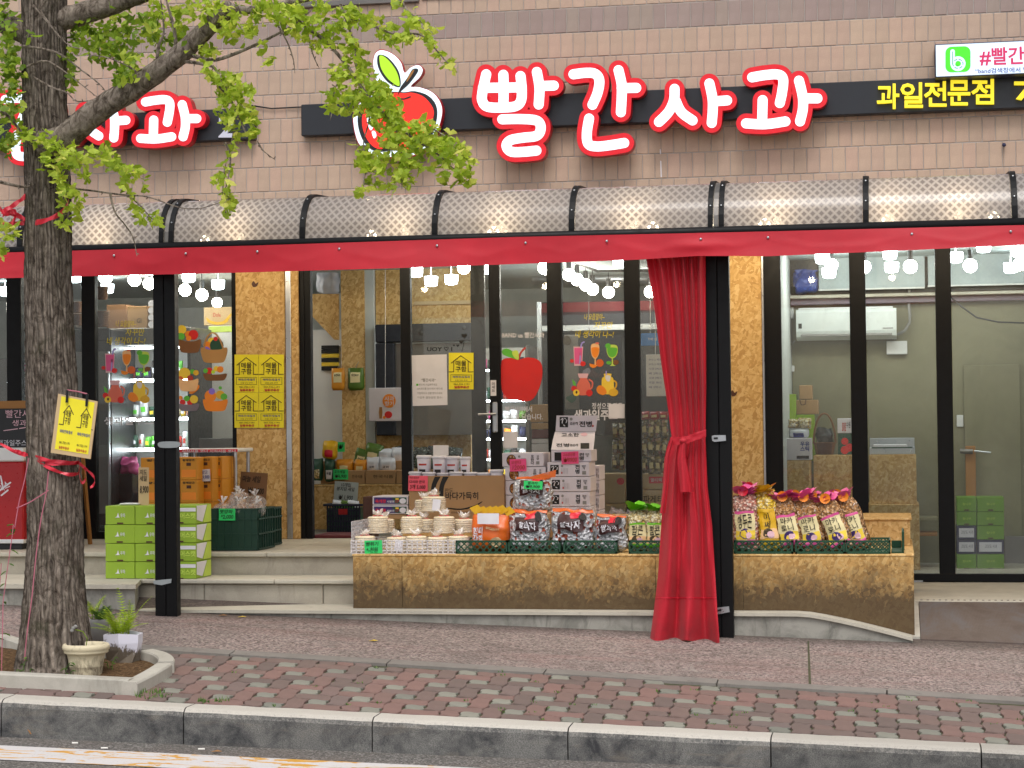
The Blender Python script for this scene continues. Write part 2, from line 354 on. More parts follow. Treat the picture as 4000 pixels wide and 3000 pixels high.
def m_cloth(name, c, tr=.25):                    # coated red fabric, lets some light through
    b = NB(name); v = b.co(); n = b.noise(v, 2.0, 6, .6); w = b.noise(v, 420, 2, .5)
    cc = b.mix(1.0, S(c), b.ramp(n, (.3, .86), (.7, 1.1)), 'MULTIPLY')
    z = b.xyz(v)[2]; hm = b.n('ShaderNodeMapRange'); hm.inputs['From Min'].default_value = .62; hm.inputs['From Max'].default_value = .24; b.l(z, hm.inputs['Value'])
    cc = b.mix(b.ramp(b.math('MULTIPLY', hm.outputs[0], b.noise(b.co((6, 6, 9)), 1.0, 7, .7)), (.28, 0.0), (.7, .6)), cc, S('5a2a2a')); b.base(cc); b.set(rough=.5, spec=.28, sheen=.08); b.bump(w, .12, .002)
    t = b.n('ShaderNodeBsdfTranslucent'); b.l(cc, t.inputs[0]); ms = b.n('ShaderNodeMixShader', i_0=tr); b.l(b.b.outputs[0], ms.inputs[1]); b.l(t.outputs[0], ms.inputs[2]); b.l(ms.outputs[0], b.o.inputs[0]); MT[name] = b.m
m_cloth('red_cloth', 'bb2231', .06)
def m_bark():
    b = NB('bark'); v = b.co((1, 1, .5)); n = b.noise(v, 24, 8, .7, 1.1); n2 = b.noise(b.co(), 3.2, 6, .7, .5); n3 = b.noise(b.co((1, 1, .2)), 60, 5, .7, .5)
    g = b.n('ShaderNodeNewGeometry'); pt = b.ramp(g.outputs['Pointiness'], (.46, 0.0), (.53, 1.0))  # furrow mask: darkens the creases, partly crevice shade put into the bark colour
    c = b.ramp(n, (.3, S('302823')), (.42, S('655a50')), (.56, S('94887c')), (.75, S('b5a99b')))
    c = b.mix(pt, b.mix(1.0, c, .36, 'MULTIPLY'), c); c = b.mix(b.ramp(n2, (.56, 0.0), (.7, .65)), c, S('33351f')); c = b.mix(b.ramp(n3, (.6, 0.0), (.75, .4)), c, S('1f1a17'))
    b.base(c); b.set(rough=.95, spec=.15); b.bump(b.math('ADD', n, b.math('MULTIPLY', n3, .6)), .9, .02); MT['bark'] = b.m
m_bark()
def m_leaf(name, stops, tr=.45):
    b = NB(name); c = b.ramp(b.rnd(), *stops); c = b.mix(1.0, c, b.ramp(b.noise(b.co(), 60, 3), (.3, .85), (.7, 1.1)), 'MULTIPLY'); b.base(c); b.set(rough=.5, spec=.35)
    t = b.n('ShaderNodeBsdfTranslucent'); b.l(b.mix(1.0, c, (1.1, 1.12, .75), 'MULTIPLY'), t.inputs[0]); ms = b.n('ShaderNodeMixShader', i_0=tr); b.l(b.b.outputs[0], ms.inputs[1]); b.l(t.outputs[0], ms.inputs[2]); b.l(ms.outputs[0], b.o.inputs[0]); MT[name] = b.m
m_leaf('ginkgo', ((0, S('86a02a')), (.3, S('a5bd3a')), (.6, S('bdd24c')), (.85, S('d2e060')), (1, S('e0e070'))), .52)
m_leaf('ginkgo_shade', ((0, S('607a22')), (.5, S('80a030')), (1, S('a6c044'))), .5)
m_leaf('fern', ((0, S('7f9a1f')), (.5, S('a0bb2a')), (1, S('bccf45'))), .35); m_leaf('weed', ((0, S('3f6128')), (.5, S('577a36')), (1, S('789a4a'))), .3)
def m_foil():
    b = NB('foil'); v = b.co(); vo = b.n('ShaderNodeTexVoronoi'); vo.inputs['Scale'].default_value = 42; b.l(v, vo.inputs['Vector']); x = b.xyz(vo.outputs['Color'])
    n = b.noise(v, 34, 5, .7, 1.5); c = b.mix(b.math('GREATER_THAN', x[0], .86), b.ramp(n, (.35, S('a9a9b0')), (.6, S('f2f2f5'))), S('a8503c'))
    b.base(c); b.set(rough=.3, metal=.3); b.bump(b.math('ADD', b.math('MULTIPLY', vo.outputs['Distance'], 1.6), n), 1.0, .02); MT['foil'] = b.m
m_foil()
def m_snack(name, cells, sc_, base=None):        # loose snacks seen through a clear bag
    b = NB(name); v = b.co(); vo = b.n('ShaderNodeTexVoronoi'); vo.inputs['Scale'].default_value = sc_; b.l(v, vo.inputs['Vector']); x = b.xyz(vo.outputs['Color'])
    c = b.ramp(x[0], *cells); c = b.mix(b.ramp(vo.outputs['Distance'], (.35, 0.0), (.75, .75)), c, tuple(q*.35 for q in cells[0][1]))
    c = b.mix(b.ramp(b.noise(v, 30, 4, .6, 1.2), (.6, 0.0), (.68, .75)), c, (.85, .82, .8))
    b.base(c); b.set(rough=.25, spec=.6); b.bump(b.math('ADD', vo.outputs['Distance'], b.noise(v, 40, 4)), .9, .015); MT[name] = b.m
m_snack('popcorn', ((0, S('c7a25c')), (.5, S('e0cf9a')), (1, S('f0e7c8'))), 62); m_snack('macaroni', ((0, S('9a6a38')), (.5, S('c08a55')), (1, S('d9b183'))), 60)
m_snack('crumb_pink', ((0, S('b9584a')), (.5, S('d9a08a')), (1, S('ecd7c6'))), 60); m_snack('corn_yellow', ((0, S('d9a21c')), (.5, S('ecc93a')), (1, S('f3e6b0'))), 55)
m_snack('onion', ((0, S('8a5632')), (.5, S('b98552')), (1, S('dcb98c'))), 17); m_snack('mixed_pack', ((0, S('3d4a26')), (.35, S('a58a3a')), (.6, S('d9d2b8')), (.85, S('8c2f28')), (1, S('d8d8d8'))), 34)
m_snack('dark_seaweed', ((0, S('0e1712')), (.6, S('1b2a1f')), (1, S('33453a'))), 22); m_snack('cracker', ((0, S('8d4e1d')), (.5, S('b0702f')), (1, S('c98f47'))), 70)
def m_puff():
    b = NB('rice_puff'); v = b.co((1, 1, 1)); n = b.noise(v, 70, 5, .7); z = b.noise(b.co((8, 8, 110)), 1.0, 3)
    c = b.mix(b.ramp(n, (.3, .0), (.7, .8)), S('f6ead0'), S('ead4a8')); c = b.mix(b.ramp(z, (.35, .45), (.5, 0.0)), c, S('d8ba88')); b.base(c); b.set(rough=.7, spec=.3, sub=0.0); b.bump(b.math('ADD', n, z), .6, .006); MT['rice_puff'] = b.m
m_puff()
for nm, c_, r_ in (('cardboard', 'a9855d', .85), ('cardboard_dark', '7c5a3d', .85), ('cardboard_pale', 'c7ab82', .85), ('box_white', 'd9d2d8', .6), ('box_green', '8fae2c', .6), ('box_green_dk', '6f9a2a', .6), ('box_orange', 'd08a1e', .6),
                   ('paper_white', 'dedbe0', .7), ('paper_yellow', 'efe02a', .65), ('tag_green', '2fd06a', .6), ('tag_pink', 'ee4f86', .6), ('tag_red', 'f0596a', .6), ('ink', '16130f', .7), ('ink_brown', '43341a', .7), ('ink_red', 'b8392c', .6), ('ink_blue', '2b3a8c', .6),
                   ('crate_green', '173c30', .5), ('tray_green', '14422b', .45), ('basket_navy', '151a33', .5), ('plastic_white', 'dcdcdc', .4), ('plastic_red', 'a81c22', .35), ('plastic_black', '17181b', .4), ('maroon', '5b2026', .8), ('wood', 'a4723a', .65), ('wood_dark', '4a2616', .6),
                   ('label_brown', '3b191a', .5), ('orange_bag', 'd8641a', .35), ('yellow_ribbon', 'e2b32c', .35), ('lime_ribbon', '6fbf1e', .35), ('pink_ribbon', 'e05a98', .4), ('hot_red', 'd51d36', .4), ('white_bag', 'd3d6de', .4), ('green_bag', '4c6b1e', .4), ('yellow_bag', 'e2b01e', .35), ('amber_bag', 'd98f22', .4),
                   ('pot_cream', 'd6cbae', .8), ('pot_grey', '8b8985', .6), ('soil', '2a211b', .95), ('wicker', '7c5230', .75), ('wall_white', 'c9cdc9', .8), ('wall_olive', '8d8a6c', .85), ('ceiling_grey', 'b4bdbd', .8), ('floor_grey', '6f6d66', .5), ('tape_grey', '9aa0a2', .5), ('cloth_dark', '23242b', .8),
                   ('skin_peach', 'e0705c', .5), ('lime', 'b9e03a', .5), ('fruit_orange', 'f08a1c', .5), ('fruit_red', 'd8241f', .5), ('fruit_green', '5fb83a', .5), ('fruit_purple', '8a6fd8', .5), ('melon_green', '1f4a36', .5), ('basket_tan', 'b98b52', .6), ('straw_lilac', 'a59ae0', .4), ('lemon', 'f2cf3e', .5), ('peach_cream', 'f0c08a', .5), ('pale_pink', 'e3b6c0', .5), ('ac_white', 'd6dbd8', .35), ('mauve', '7d7480', .7), ('navy', '23264a', .5), ('blue_bag', '1f3f8f', .35), ('ribbon_red', 'd3283c', .35), ('twine_pink', 'b76a7a', .7), ('label_cream', 'e6d6a2', .5), ('purple_box', '3a2466', .5), ('lime_print', 'c4dc5a', .55), ('straw_dry', '8a7550', .9), ('cig', 'e6e2da', .7), ('hair_dark', '2b2626', .8), ('sky_blue', '2d7fd0', .5)):
    M(nm, c_, r_, .09, 6.0, .06, 140)
def A(n): return MT[n]
# ---------------------------------------------------------------- shape helpers in picture terms
def rect(x0, y0, x1, y1, Y):                      # pixel rectangle -> X0, X1, Z0, Z1 on the plane Y
    xm, ym = (x0+x1)/2, (y0+y1)/2
    return W(x0, ym, Y).x, W(x1, ym, Y).x, W(xm, y1, Y).z, W(xm, y0, Y).z
def pbox(name, x0, y0, x1, y1, Y, dep, mat, p=None, b=.004, zb=None, **k):
    X0, X1, Z0, Z1 = rect(x0, y0, x1, y1, Y)
    if zb is not None: Z0 = zb
    return MB().box(X0, X1, Y, Y+dep, Z0, Z1, b).build(name, A(mat) if isinstance(mat, str) else mat, p, **k)
def smooth(pts, n=6, closed=True):
    out = []; k = len(pts)
    for i in range(k if closed else k-1):
        p = [Vector((*pts[(i+j) % k if closed else min(max(i+j, 0), k-1)], 0)) for j in (-1, 0, 1, 2)]
        for s in range(n):
            t = s/n
            q = .5*((2*p[1])+(p[2]-p[0])*t+(2*p[0]-5*p[1]+4*p[2]-p[3])*t*t+(3*p[1]-p[0]-3*p[2]+p[3])*t**3)
            out.append((q.x, q.y))
    if not closed: out.append(pts[-1])
    return out
def plate(name, pts, Y, th, mat, p=None, **k):    # flat cut-out from a pixel outline, front face at Y, thickness th
    return MB().prism([W(x, y, Y) for x, y in pts], (0, th, 0)).build(name, A(mat) if isinstance(mat, str) else mat, p, **k)
def ell(cx, cy, rx, ry, n=20): return [(cx+rx*math.cos(2*math.pi*i/n), cy+ry*math.sin(2*math.pi*i/n)) for i in range(n)]
def quad(x0, y0, x1, y1): return [(x0, y0), (x1, y0), (x1, y1), (x0, y1)]
TXC = {}
def glyphs(body, bold=0.0, sh=0.0):
    key = (body, bold, sh)
    if key not in TXC:
        cu = bpy.data.curves.new('t', 'FONT'); cu.body = body; cu.size = 1; cu.offset = bold; cu.shear = sh; cu.resolution_u = 2; cu.space_line = 1.0
        cu.align_x = 'CENTER'
        ob = bpy.data.objects.new('t', cu); me = bpy.data.meshes.new_from_object(ob)
        v = np.array([q.co[:2] for q in me.vertices]); f = [tuple(q.vertices) for q in me.polygons]
        if len(v) == 0: v = np.zeros((1, 2))
        lo, hi = v.min(0), v.max(0); v = (v-lo)/np.maximum(hi-lo, 1e-6)
        TXC[key] = (v, f); bpy.data.objects.remove(ob); bpy.data.curves.remove(cu); bpy.data.meshes.remove(me)
    return TXC[key]
def TX(name, body, x0, y0, x1, y1, Y, mat, p, bold=0.012, sh=0.0, rot=0.0, th=0.0, fn=None):
    v, f = glyphs(body, bold, sh); mb = MB(); cx, cy = (x0+x1)/2, (y0+y1)/2; c, s = math.cos(R(rot)), math.sin(R(rot))
    vs = []
    for a, b in v:
        px, py = x0+(x1-x0)*a-cx, y1+(y0-y1)*b-cy
        px, py = px*c-py*s, px*s+py*c
        vs.append(fn(cx+px, cy+py) if fn else W(cx+px, cy+py, Y))
    mb.add(vs, f)
    if th:
        n = len(vs); ed = {}
        for q in f:
            for i in range(len(q)):
                e = (q[i], q[(i+1) % len(q)])
                if (e[1], e[0]) in ed: del ed[(e[1], e[0])]
                else: ed[e] = 1
        mb.v += [(a[0], a[1]+th, a[2]) for a in vs]
        mb.f += [(e[1], e[0], e[0]+n, e[1]+n) for e in ed]
    return mb.build(name, A(mat) if isinstance(mat, str) else mat, p)
def strokes(name, lines, r, Y, th, mat, p, tr=lambda x, y: (x, y), nseg=7, k=12):   # rounded strokes from pixel poly-lines
    mb = MB(); c = 0
    for ln in lines:
        q = smooth([tr(*a) for a in ln], nseg, False) if len(ln) > 2 else [tr(*a) for a in ln]
        for (ax, ay), (bx, by) in zip(q, q[1:]):
            an = math.atan2(by-ay, bx-ax); o = []
            for i in range(k+1): w = an+math.pi/2+math.pi*i/k; o.append((ax+r*math.cos(w), ay+r*math.sin(w)))
            for i in range(k+1): w = an-math.pi/2+math.pi*i/k; o.append((bx+r*math.cos(w), by+r*math.sin(w)))
            dy = (c % 9)*.0004; c += 1
            mb.prism([W(x, y, Y)+Vector((0, dy, 0)) for x, y in o], (0, th, 0))
    return mb.build(name, A(mat) if isinstance(mat, str) else mat, p)
class Bag:
    """soft filled bag: base centre c, width w, height h, depth d, leaning by lean (deg, in the picture plane)"""
    def __init__(s, c, w, h, d, lean=0, back=0, seed=0, cr=.012, top=.62, pw=2.6, neck=.93):
        s.c = Vector(c); s.w, s.h, s.d, s.cr, s.top, s.pw, s.neck = w, h, d, cr, top, pw, neck; s.sd = Vector((seed*3.17, seed*1.7, seed*.6))
        s.m = Matrix.Rotation(R(lean), 3, 'Y') @ Matrix.Rotation(R(back), 3, 'X')
    def prof(s, v):
        e = 1.0
        if v < .12: e = .80+.20*math.sqrt(max(0, 1-(1-v/.12)**2))
        if v > s.top: t = (v-s.top)/(1-s.top); e = 1-(1-s.neck)*t
        return e
    def dp(s, v):
        e = min(1.0, .45+v/.16*.55) if v < .16 else 1.0
        if v > s.top: t = (v-s.top)/(1-s.top); e *= max(.05, 1-t**.9)
        return e
    def at(s, u, v, sgn=-1, off=0.0):
        x = u*s.w/2*s.prof(v); y = sgn*s.d/2*s.dp(v)*max(0.0, 1-abs(u)**s.pw)**.5; z = v*s.h
        q = Vector((x, y, z)); n = noise.noise_vector(q*16+s.sd)*s.cr + noise.noise_vector(q*42+s.sd)*s.cr*.45
        q += n; q.y += sgn*off
        return s.c + s.m @ q
    def body(s, name, mat, p, nu=14, nv=14):
        def f(a, v):
            a *= 2; return s.at(-1+2*a, v, -1) if a <= 1 else s.at(1-2*(a-1), v, 1)
        mb = MB().grid(f, nu*2, nv, True); n = nu*2; mb.f.append(tuple(range(n-1, -1, -1)))
        return mb.build(name, A(mat), p, smooth=True)
    def patch(s, name, u0, u1, v0, v1, mat, p, off=.004, n=8): return MB().grid(lambda a, b: s.at(u0+(u1-u0)*a, v0+(v1-v0)*b, -1, off), n, n).build(name, A(mat), p, smooth=True)
    def text(s, name, body, u0, u1, v0, v1, mat, p, off=.006, bold=.02, sh=0):
        v, f = glyphs(body, bold, sh); return MB().add([s.at(u0+(u1-u0)*a, v0+(v1-v0)*b, -1, off) for a, b in v], f).build(name, A(mat), p)
    def blob(s, name, u, v, ru, rv, mat, p, off=.006): return MB().add([s.at(u+ru*math.cos(i*.5236), v+rv*math.sin(i*.5236), -1, off) for i in range(12)], [tuple(range(12))]).build(name, A(mat), p)

# ================================================================ the ground
def sheet(name, mat, xs, ys, zf, **k):
    mb = MB(); mb.v = [(x, y, zf(x, y)) for y in ys for x in xs]; w = len(xs)
    mb.f = [(j*w+i, j*w+i+1, (j+1)*w+i+1, (j+1)*w+i) for j in range(len(ys)-1) for i in range(w-1)]
    return mb.build(name, A(mat), None, kind='structure', **k)
sheet('road', 'road_asphalt', [-300, -60, -20, 20, 60, 300], [-300, -60, -20, -5.40], lambda x, y: rz(max(-30, min(30, x)), max(-20, y)))
sheet('ground', 'road_asphalt', [-300, -30, 30, 300], [-5.35, 60, 300], lambda x, y: rz(max(-30, min(30, x)), -5)-.12)
PAV_B = lambda X: -4.115-.062*(X+2.0)             # back edge of the block paving
def strip(name, mat, f0, f1, zo, x0=-30, x1=30, n=60, p=None, **k):
    xs = [x0+(x1-x0)*i/n for i in range(n+1)]; mb = MB()
    for x in xs: mb.v += [(x, f0(x), gz(x, f0(x))+zo), (x, f1(x), gz(x, f1(x))+zo)]
    mb.f = [(2*i, 2*i+2, 2*i+3, 2*i+1) for i in range(n)]
    return mb.build(name, A(mat), p, **k)
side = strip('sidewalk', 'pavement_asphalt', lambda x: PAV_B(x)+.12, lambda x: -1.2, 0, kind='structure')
bed = strip('paving', 'joint_moss', lambda x: -5.30, lambda x: PAV_B(x)+.02, -.012, kind='structure')
# the seam across the asphalt walk
mb = MB(); a, b_ = G(3157, 2505), G(3163, 2680)
mb.add([(a.x-.005, a.y, gz(a.x, a.y)+.003), (a.x+.006, a.y, gz(a.x, a.y)+.003), (b_.x+.009, b_.y, gz(b_.x, b_.y)+.003), (b_.x-.006, b_.y, gz(b_.x, b_.y)+.003)], [(0, 1, 2, 3)]).build('joint', A('joint_moss'), side)
# border stones between walk and paving
x = -9.2
while x < 4.5:
    L = random.uniform(.93, 1.05)*1.05; mb = MB(); q = []
    for xx in (x+.004, x+L-.004): q += [(xx, PAV_B(xx)), (xx, PAV_B(xx)+.125)]
    z = [gz(*e)+.006 for e in q]
    mb.prism([Vector((q[0][0], q[0][1], z[0])), Vector((q[1][0], q[1][1], z[1])), Vector((q[3][0], q[3][1], z[3])), Vector((q[2][0], q[2][1], z[2]))], (0, 0, -.08)).build('border_stone', A('border_stone'), bed)
    x += L
# interlocking pavers: columns of long red and short grey blocks
def paver_mesh(w, l, zig, seed):
    rn = random.Random(seed); g = .0042; pts = []
    a, b = w/2-g, l/2-g; z = zig
    n = 6
    for i in range(n+1): pts.append((-a+2*a*i/n, -b+z*math.sin(math.pi*2*i/n)))
    for i in range(1, n): pts.append((a+z*math.sin(math.pi*2*i/n), -b+2*b*i/n))
    for i in range(n+1): pts.append((a-2*a*i/n, b+z*math.sin(math.pi*2*(1-i/n))))
    for i in range(1, n): pts.append((-a+z*math.sin(math.pi*2*(1-i/n)), b-2*b*i/n))
    k = len(pts); mb = MB(); s_ = .955
    mb.v = [(x*s_, y*(1-(1-s_)*w/l), .0) for x, y in pts]+[(x, y, -.006) for x, y in pts]+[(x, y, -.05) for x, y in pts]
    mb.f = [tuple(range(k))]+[(j*k+i, (j+1)*k+i, (j+1)*k+(i+1) % k, j*k+(i+1) % k) for j in range(2) for i in range(k)]
    me = bpy.data.meshes.new('paver'); me.from_pydata(mb.v, [], mb.f); return me
PW = .1125
pm = {('red', 2): paver_mesh(PW, PW*2, .009, 1), ('grey', 1): paver_mesh(PW, PW, .009, 2), ('redh', 2): paver_mesh(PW*2, PW, .009, 3)}
for (c, n), me in pm.items(): me.materials.append(A('paver_grey' if c == 'grey' else 'paver_red'))
pieces = []
gp = lambda x, y, u=.07: tuple(G(x, y, u)[:2])
ARC = smooth([gp(505, 2665), gp(575, 2630), gp(640, 2590), gp(648, 2568), gp(620, 2549), gp(575, 2537)], 4, False)
PIT = [(-6.6, -5.05), (-4.40, -5.05)]+ARC[::2]+[(-6.6, -3.97)]
def in_pit(x, y):
    c = False; n = len(PIT)
    for i in range(n):
        (x1, y1), (x2, y2) = PIT[i], PIT[(i+1) % n]
        if (y1 > y) != (y2 > y) and x < (x2-x1)*(y-y1)/(y2-y1)+x1: c = not c
    return c
NI, NJ = 100, 13
for i in range(NI):
    for j in range(NJ):
        X, Yc = -8.0+(i+.5)*PW, -5.245+(j+.5)*PW; r = (2*i+j) % 5
        ok = lambda x, y: y+PW*.5 < PAV_B(x)+.035 and not in_pit(x, y)
        here = ok(X, Yc)
        if r == 0 and here: pieces.append((X, Yc, 'grey' if random.random() > .06 else 'red1', 1))
        elif r == 4:
            o2 = ok(X+PW, Yc)
            if here and o2: pieces.append((X+PW/2, Yc, 'redh', 2))
            elif here: pieces.append((X, Yc, 'red1', 1))
            elif o2: pieces.append((X+PW, Yc, 'red1', 1))
        elif r == 2:
            o2 = ok(X, Yc+PW) and j+1 < NJ
            if here and o2: pieces.append((X, Yc+PW/2, 'red', 2))
            elif here: pieces.append((X, Yc, 'red1', 1))
        elif r == 3 and j == 0 and here: pieces.append((X, Yc, 'red1', 1))
pm[('red1', 1)] = pm[('grey', 1)].copy(); pm[('red1', 1)].materials.clear(); pm[('red1', 1)].materials.append(A('paver_red'))
vis = lambda x, y: -5.6 < x < 1.25
pieces.sort(key=lambda q: (not vis(q[0], q[1]), q[1]))
rest = {'red': MB(), 'grey': MB()}
for i, (x, y, k_, ln) in enumerate(pieces):
    z = gz(x, y)+random.uniform(-.0025, .003); rx = .093+random.uniform(-.012, .012); ry = .034+random.uniform(-.012, .012); rr = random.uniform(-.02, .02)
    me = pm[(k_, ln)]
    if i < 300 and vis(x, y):
        o = bpy.data.objects.new('paver', me); col.objects.link(o); o.location = (x, y, z); o.rotation_euler = (rx, ry, rr); par(o, bed)
    else:
        m = Matrix.Translation((x, y, z)) @ Matrix.Rotation(ry, 4, 'Y') @ Matrix.Rotation(rx, 4, 'X')
        rest['grey' if k_ == 'grey' else 'red'].add([m @ v.co for v in me.vertices], [tuple(p.vertices) for p in me.polygons])
for k_ in rest:
    if rest[k_].v: rest[k_].build('distant_pavers', A('paver_'+k_), bed, kind='stuff')
# moss tufts in the joints
mb = MB()
for i in range(90):
    c = G(random.uniform(560, 3990), random.uniform(2600, 2860)) if i > 24 else G(random.uniform(535, 640), random.uniform(2700, 2735)) if i < 14 else G(random.uniform(760, 900), 2741+random.uniform(-3, 4))
    if c.y < -5.26 or c.y > PAV_B(c.x) or in_pit(c.x, c.y): continue
    for j in range(5):
        h = random.uniform(.006, .016) if i > 24 else random.uniform(.012, .035); dx, dy = random.uniform(-.02, .02), random.uniform(-.012, .012)
        mb.add([(c.x+dx-.004, c.y+dy, c.z-.004), (c.x+dx+.004, c.y+dy, c.z-.004), (c.x+dx+random.uniform(-.012, .012), c.y+dy+random.uniform(-.008, .008), c.z+h)], [(0, 1, 2)])
mb.build('joint_weeds', A('weed'), None, label='tiny green weeds growing in the paving joints', category='weeds', kind='stuff')
# kerb stones
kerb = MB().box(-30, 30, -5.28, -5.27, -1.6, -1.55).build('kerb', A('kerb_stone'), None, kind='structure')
J = 1.07; x = -3.87-6*J
while x < 4.6:
    L = J-.007; y0, y1 = -5.455, -5.262
    prof = [(y1, -.25), (y1, -.0), (y0+.05, -.002), (y0+.028, -.008), (y0+.012, -.022), (y0+.003, -.045), (y0, -.27)]
    mb = MB(); n = 18; rows = []
    for i in range(n+1):
        xx = x+L*i/n
        for (py, pz) in prof:
            e = noise.noise(Vector((xx*7, py*9, pz*9)))*.0035
            mb.v.append((xx, py+e*(py < y1), gz(xx, -5.25)+pz+e))
    k = len(prof); mb.f = [(i*k+j, i*k+(j+1) % k, (i+1)*k+(j+1) % k, (i+1)*k+j) for i in range(n) for j in range(k)]+[tuple(range(k)), tuple(n*k+j for j in range(k-1, -1, -1))]
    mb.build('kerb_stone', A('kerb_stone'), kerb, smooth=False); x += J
# painted line at the road edge
mb = MB(); xs = [-30+i*.5 for i in range(121)]
ly = lambda x: -5.72-.028*(x+5)
for x in xs: mb.v += [(x, ly(x)-.40, rz(x, ly(x)-.4)+.004), (x, ly(x), rz(x, ly(x))+.004)]
mb.f = [(2*i, 2*i+2, 2*i+3, 2*i+1) for i in range(120)]
mb.build('road_line', A('road_paint'), None, kind='structure')
# ================================================================ tree pit
pit = MB(); inner = [(-5.2+(x+5.2)*.99, -4.5+(y+4.5)*.98) for x, y in PIT]
pit.v = [(x, y, gz(x, y)+.012+.012*noise.noise(Vector((x*9, y*9, 0)))) for x, y in inner]+[(-5.0, -4.45, gz(-5, -4.45)+.04)]
n = len(inner); pit.f = [(i, (i+1) % n, n) for i in range(n)]
def m_pit():
    b = NB('pit_soil'); v = b.co(); n1 = b.noise(v, 40, 7, .75, .6); n2 = b.noise(b.co((60, 14, 20)), 1.0, 5, .7, 1.0)
    c = b.ramp(n1, (.3, S('3a2d22')), (.5, S('6b533b')), (.7, S('94785a'))); c = b.mix(b.ramp(n2, (.6, 0.0), (.68, .8)), c, S('b49a72'))
    b.base(c); b.set(rough=.95, spec=.1); b.bump(b.math('ADD', n1, n2), 1.0, .02); MT['pit_soil'] = b.m
m_pit()
pit_o = pit.build('tree_pit', A('pit_soil'), None, kind='structure')
def kerb_seg(pts, wdt, h, nm='pit_kerb_stone'):    # bent kerb stone following a ground line
    mb = MB(); k = len(pts)
    for i, (x, y) in enumerate(pts):
        a = Vector(pts[max(0, i-1)]); b = Vector(pts[min(k-1, i+1)]); t = (b-a).normalized(); nn = Vector((-t.y, t.x))*wdt/2; z = gz(x, y)
        e = .01
        for s_, zz in ((-1, -.08), (-1, h-e), (-.86, h), (.86, h), (1, h-e), (1, -.08)): mb.v.append((x+nn.x*s_, y+nn.y*s_, z+zz))
    mb.f = [(i*6+j, i*6+(j+1) % 6, (i+1)*6+(j+1) % 6, (i+1)*6+j) for i in range(k-1) for j in range(6)]+[tuple(range(5, -1, -1)), tuple((k-1)*6+j for j in range(6))]
    return mb.build(nm, A('pit_stone'), pit_o)
kerb_seg([(-6.6, -5.05), (-5.5, -5.05), (-4.33, -5.05)], .1, .075)
arc = ARC; kerb_seg(arc[:9], .1, .07); kerb_seg(arc[9:], .1, .07)
kerb_seg([(-6.6, -3.97), (-5.6, -3.98), gp(200, 2536), gp(480, 2538)], .1, .06)
# ================================================================ steps and plinth
def slab(name, x0, x1, y0, y1, z0, z1, mat, p, nose=.0, b=.006): return MB().box(x0, x1, y0, y1, z0, z1, b).build(name, A(mat), p)
steps = MB().box(-9.2, -3.60, -1.76, 0.14, .2, .705, 0).build('steps', A('step_riser'), None, kind='structure')
slab('tread', -9.2, -6.3, -1.795, .14, .708, .74, 'step_stone', steps); slab('tread', -6.296, -4.55, -1.795, .14, .708, .74, 'step_stone', steps); slab('tread', -4.546, -3.2, -1.795, .14, .708, .74, 'step_stone', steps)
slab('riser', -9.2, -4.88, -2.22, -1.765, .25, .543, 'step_riser', steps); slab('riser', -4.876, -4.0, -2.222, -1.765, .25, .543, 'step_riser', steps); slab('riser', -3.996, -3.2, -2.22, -1.765, .25, .543, 'step_riser', steps)
slab('tread', -9.2, -5.9, -2.255, -1.765, .546, .576, 'step_stone', steps); slab('tread', -5.896, -4.35, -2.255, -1.765, .546, .576, 'step_stone', steps); slab('tread', -4.346, -3.2, -2.255, -1.765, .546, .576, 'step_stone', steps)
# broad landing on the left, level with the second step
cx0 = W(553, 2271, -2.255).x; cx1 = onz(503, 2290, .576).x
mb = MB().prism([Vector((-9.2, -2.70, .543)), Vector((cx1-.02, -2.70, .543)), Vector((cx0-.02, -2.26, .543)), Vector((-9.2, -2.26, .543))], (0, 0, -.4)); mb.build('landing', A('plinth_stone'), steps)
mb = MB().prism([Vector((-9.2, -2.735, .577)), Vector((cx1, -2.735, .577)), Vector((cx0, -2.26, .577)), Vector((-9.2, -2.26, .577))], (0, 0, -.031)); mb.build('landing_slab', A('step_stone'), steps)
# low plinth along the whole front: its top dips to the pavement at the right end
def pl_top(x): return .402 if x < -.62 else .402-(.402-.245)*min(1, max(0, (x+.62)/.72))**1.25
xs = [cx1+.01]+[-4.5+.25*i for i in range(15)]+[-.75+.09*i for i in range(10)]; xs = [x for x in xs if x < .09]+[.09]
mb = MB(); mc = MB(); k = len(xs)
for x in xs:
    t = pl_top(x); mb.v += [(x, -2.70, -.1), (x, -2.70, t-.022), (x, -1.9, t-.022), (x, -1.9, -.1)]; mc.v += [(x, -2.722, t-.02), (x, -2.722, t+.001), (x, -1.9, t+.001), (x, -1.9, t-.02)]
for q in (mb, mc): q.f = [(i*4+j, i*4+(j+1) % 4, (i+1)*4+(j+1) % 4, (i+1)*4+j) for i in range(k-1) for j in range(4)]+[(0, 1, 2, 3), tuple((k-1)*4+j for j in (3, 2, 1, 0))]
plinth = mb.build('plinth', A('plinth_stone'), None, kind='structure'); mc.build('coping', A('step_stone'), plinth)
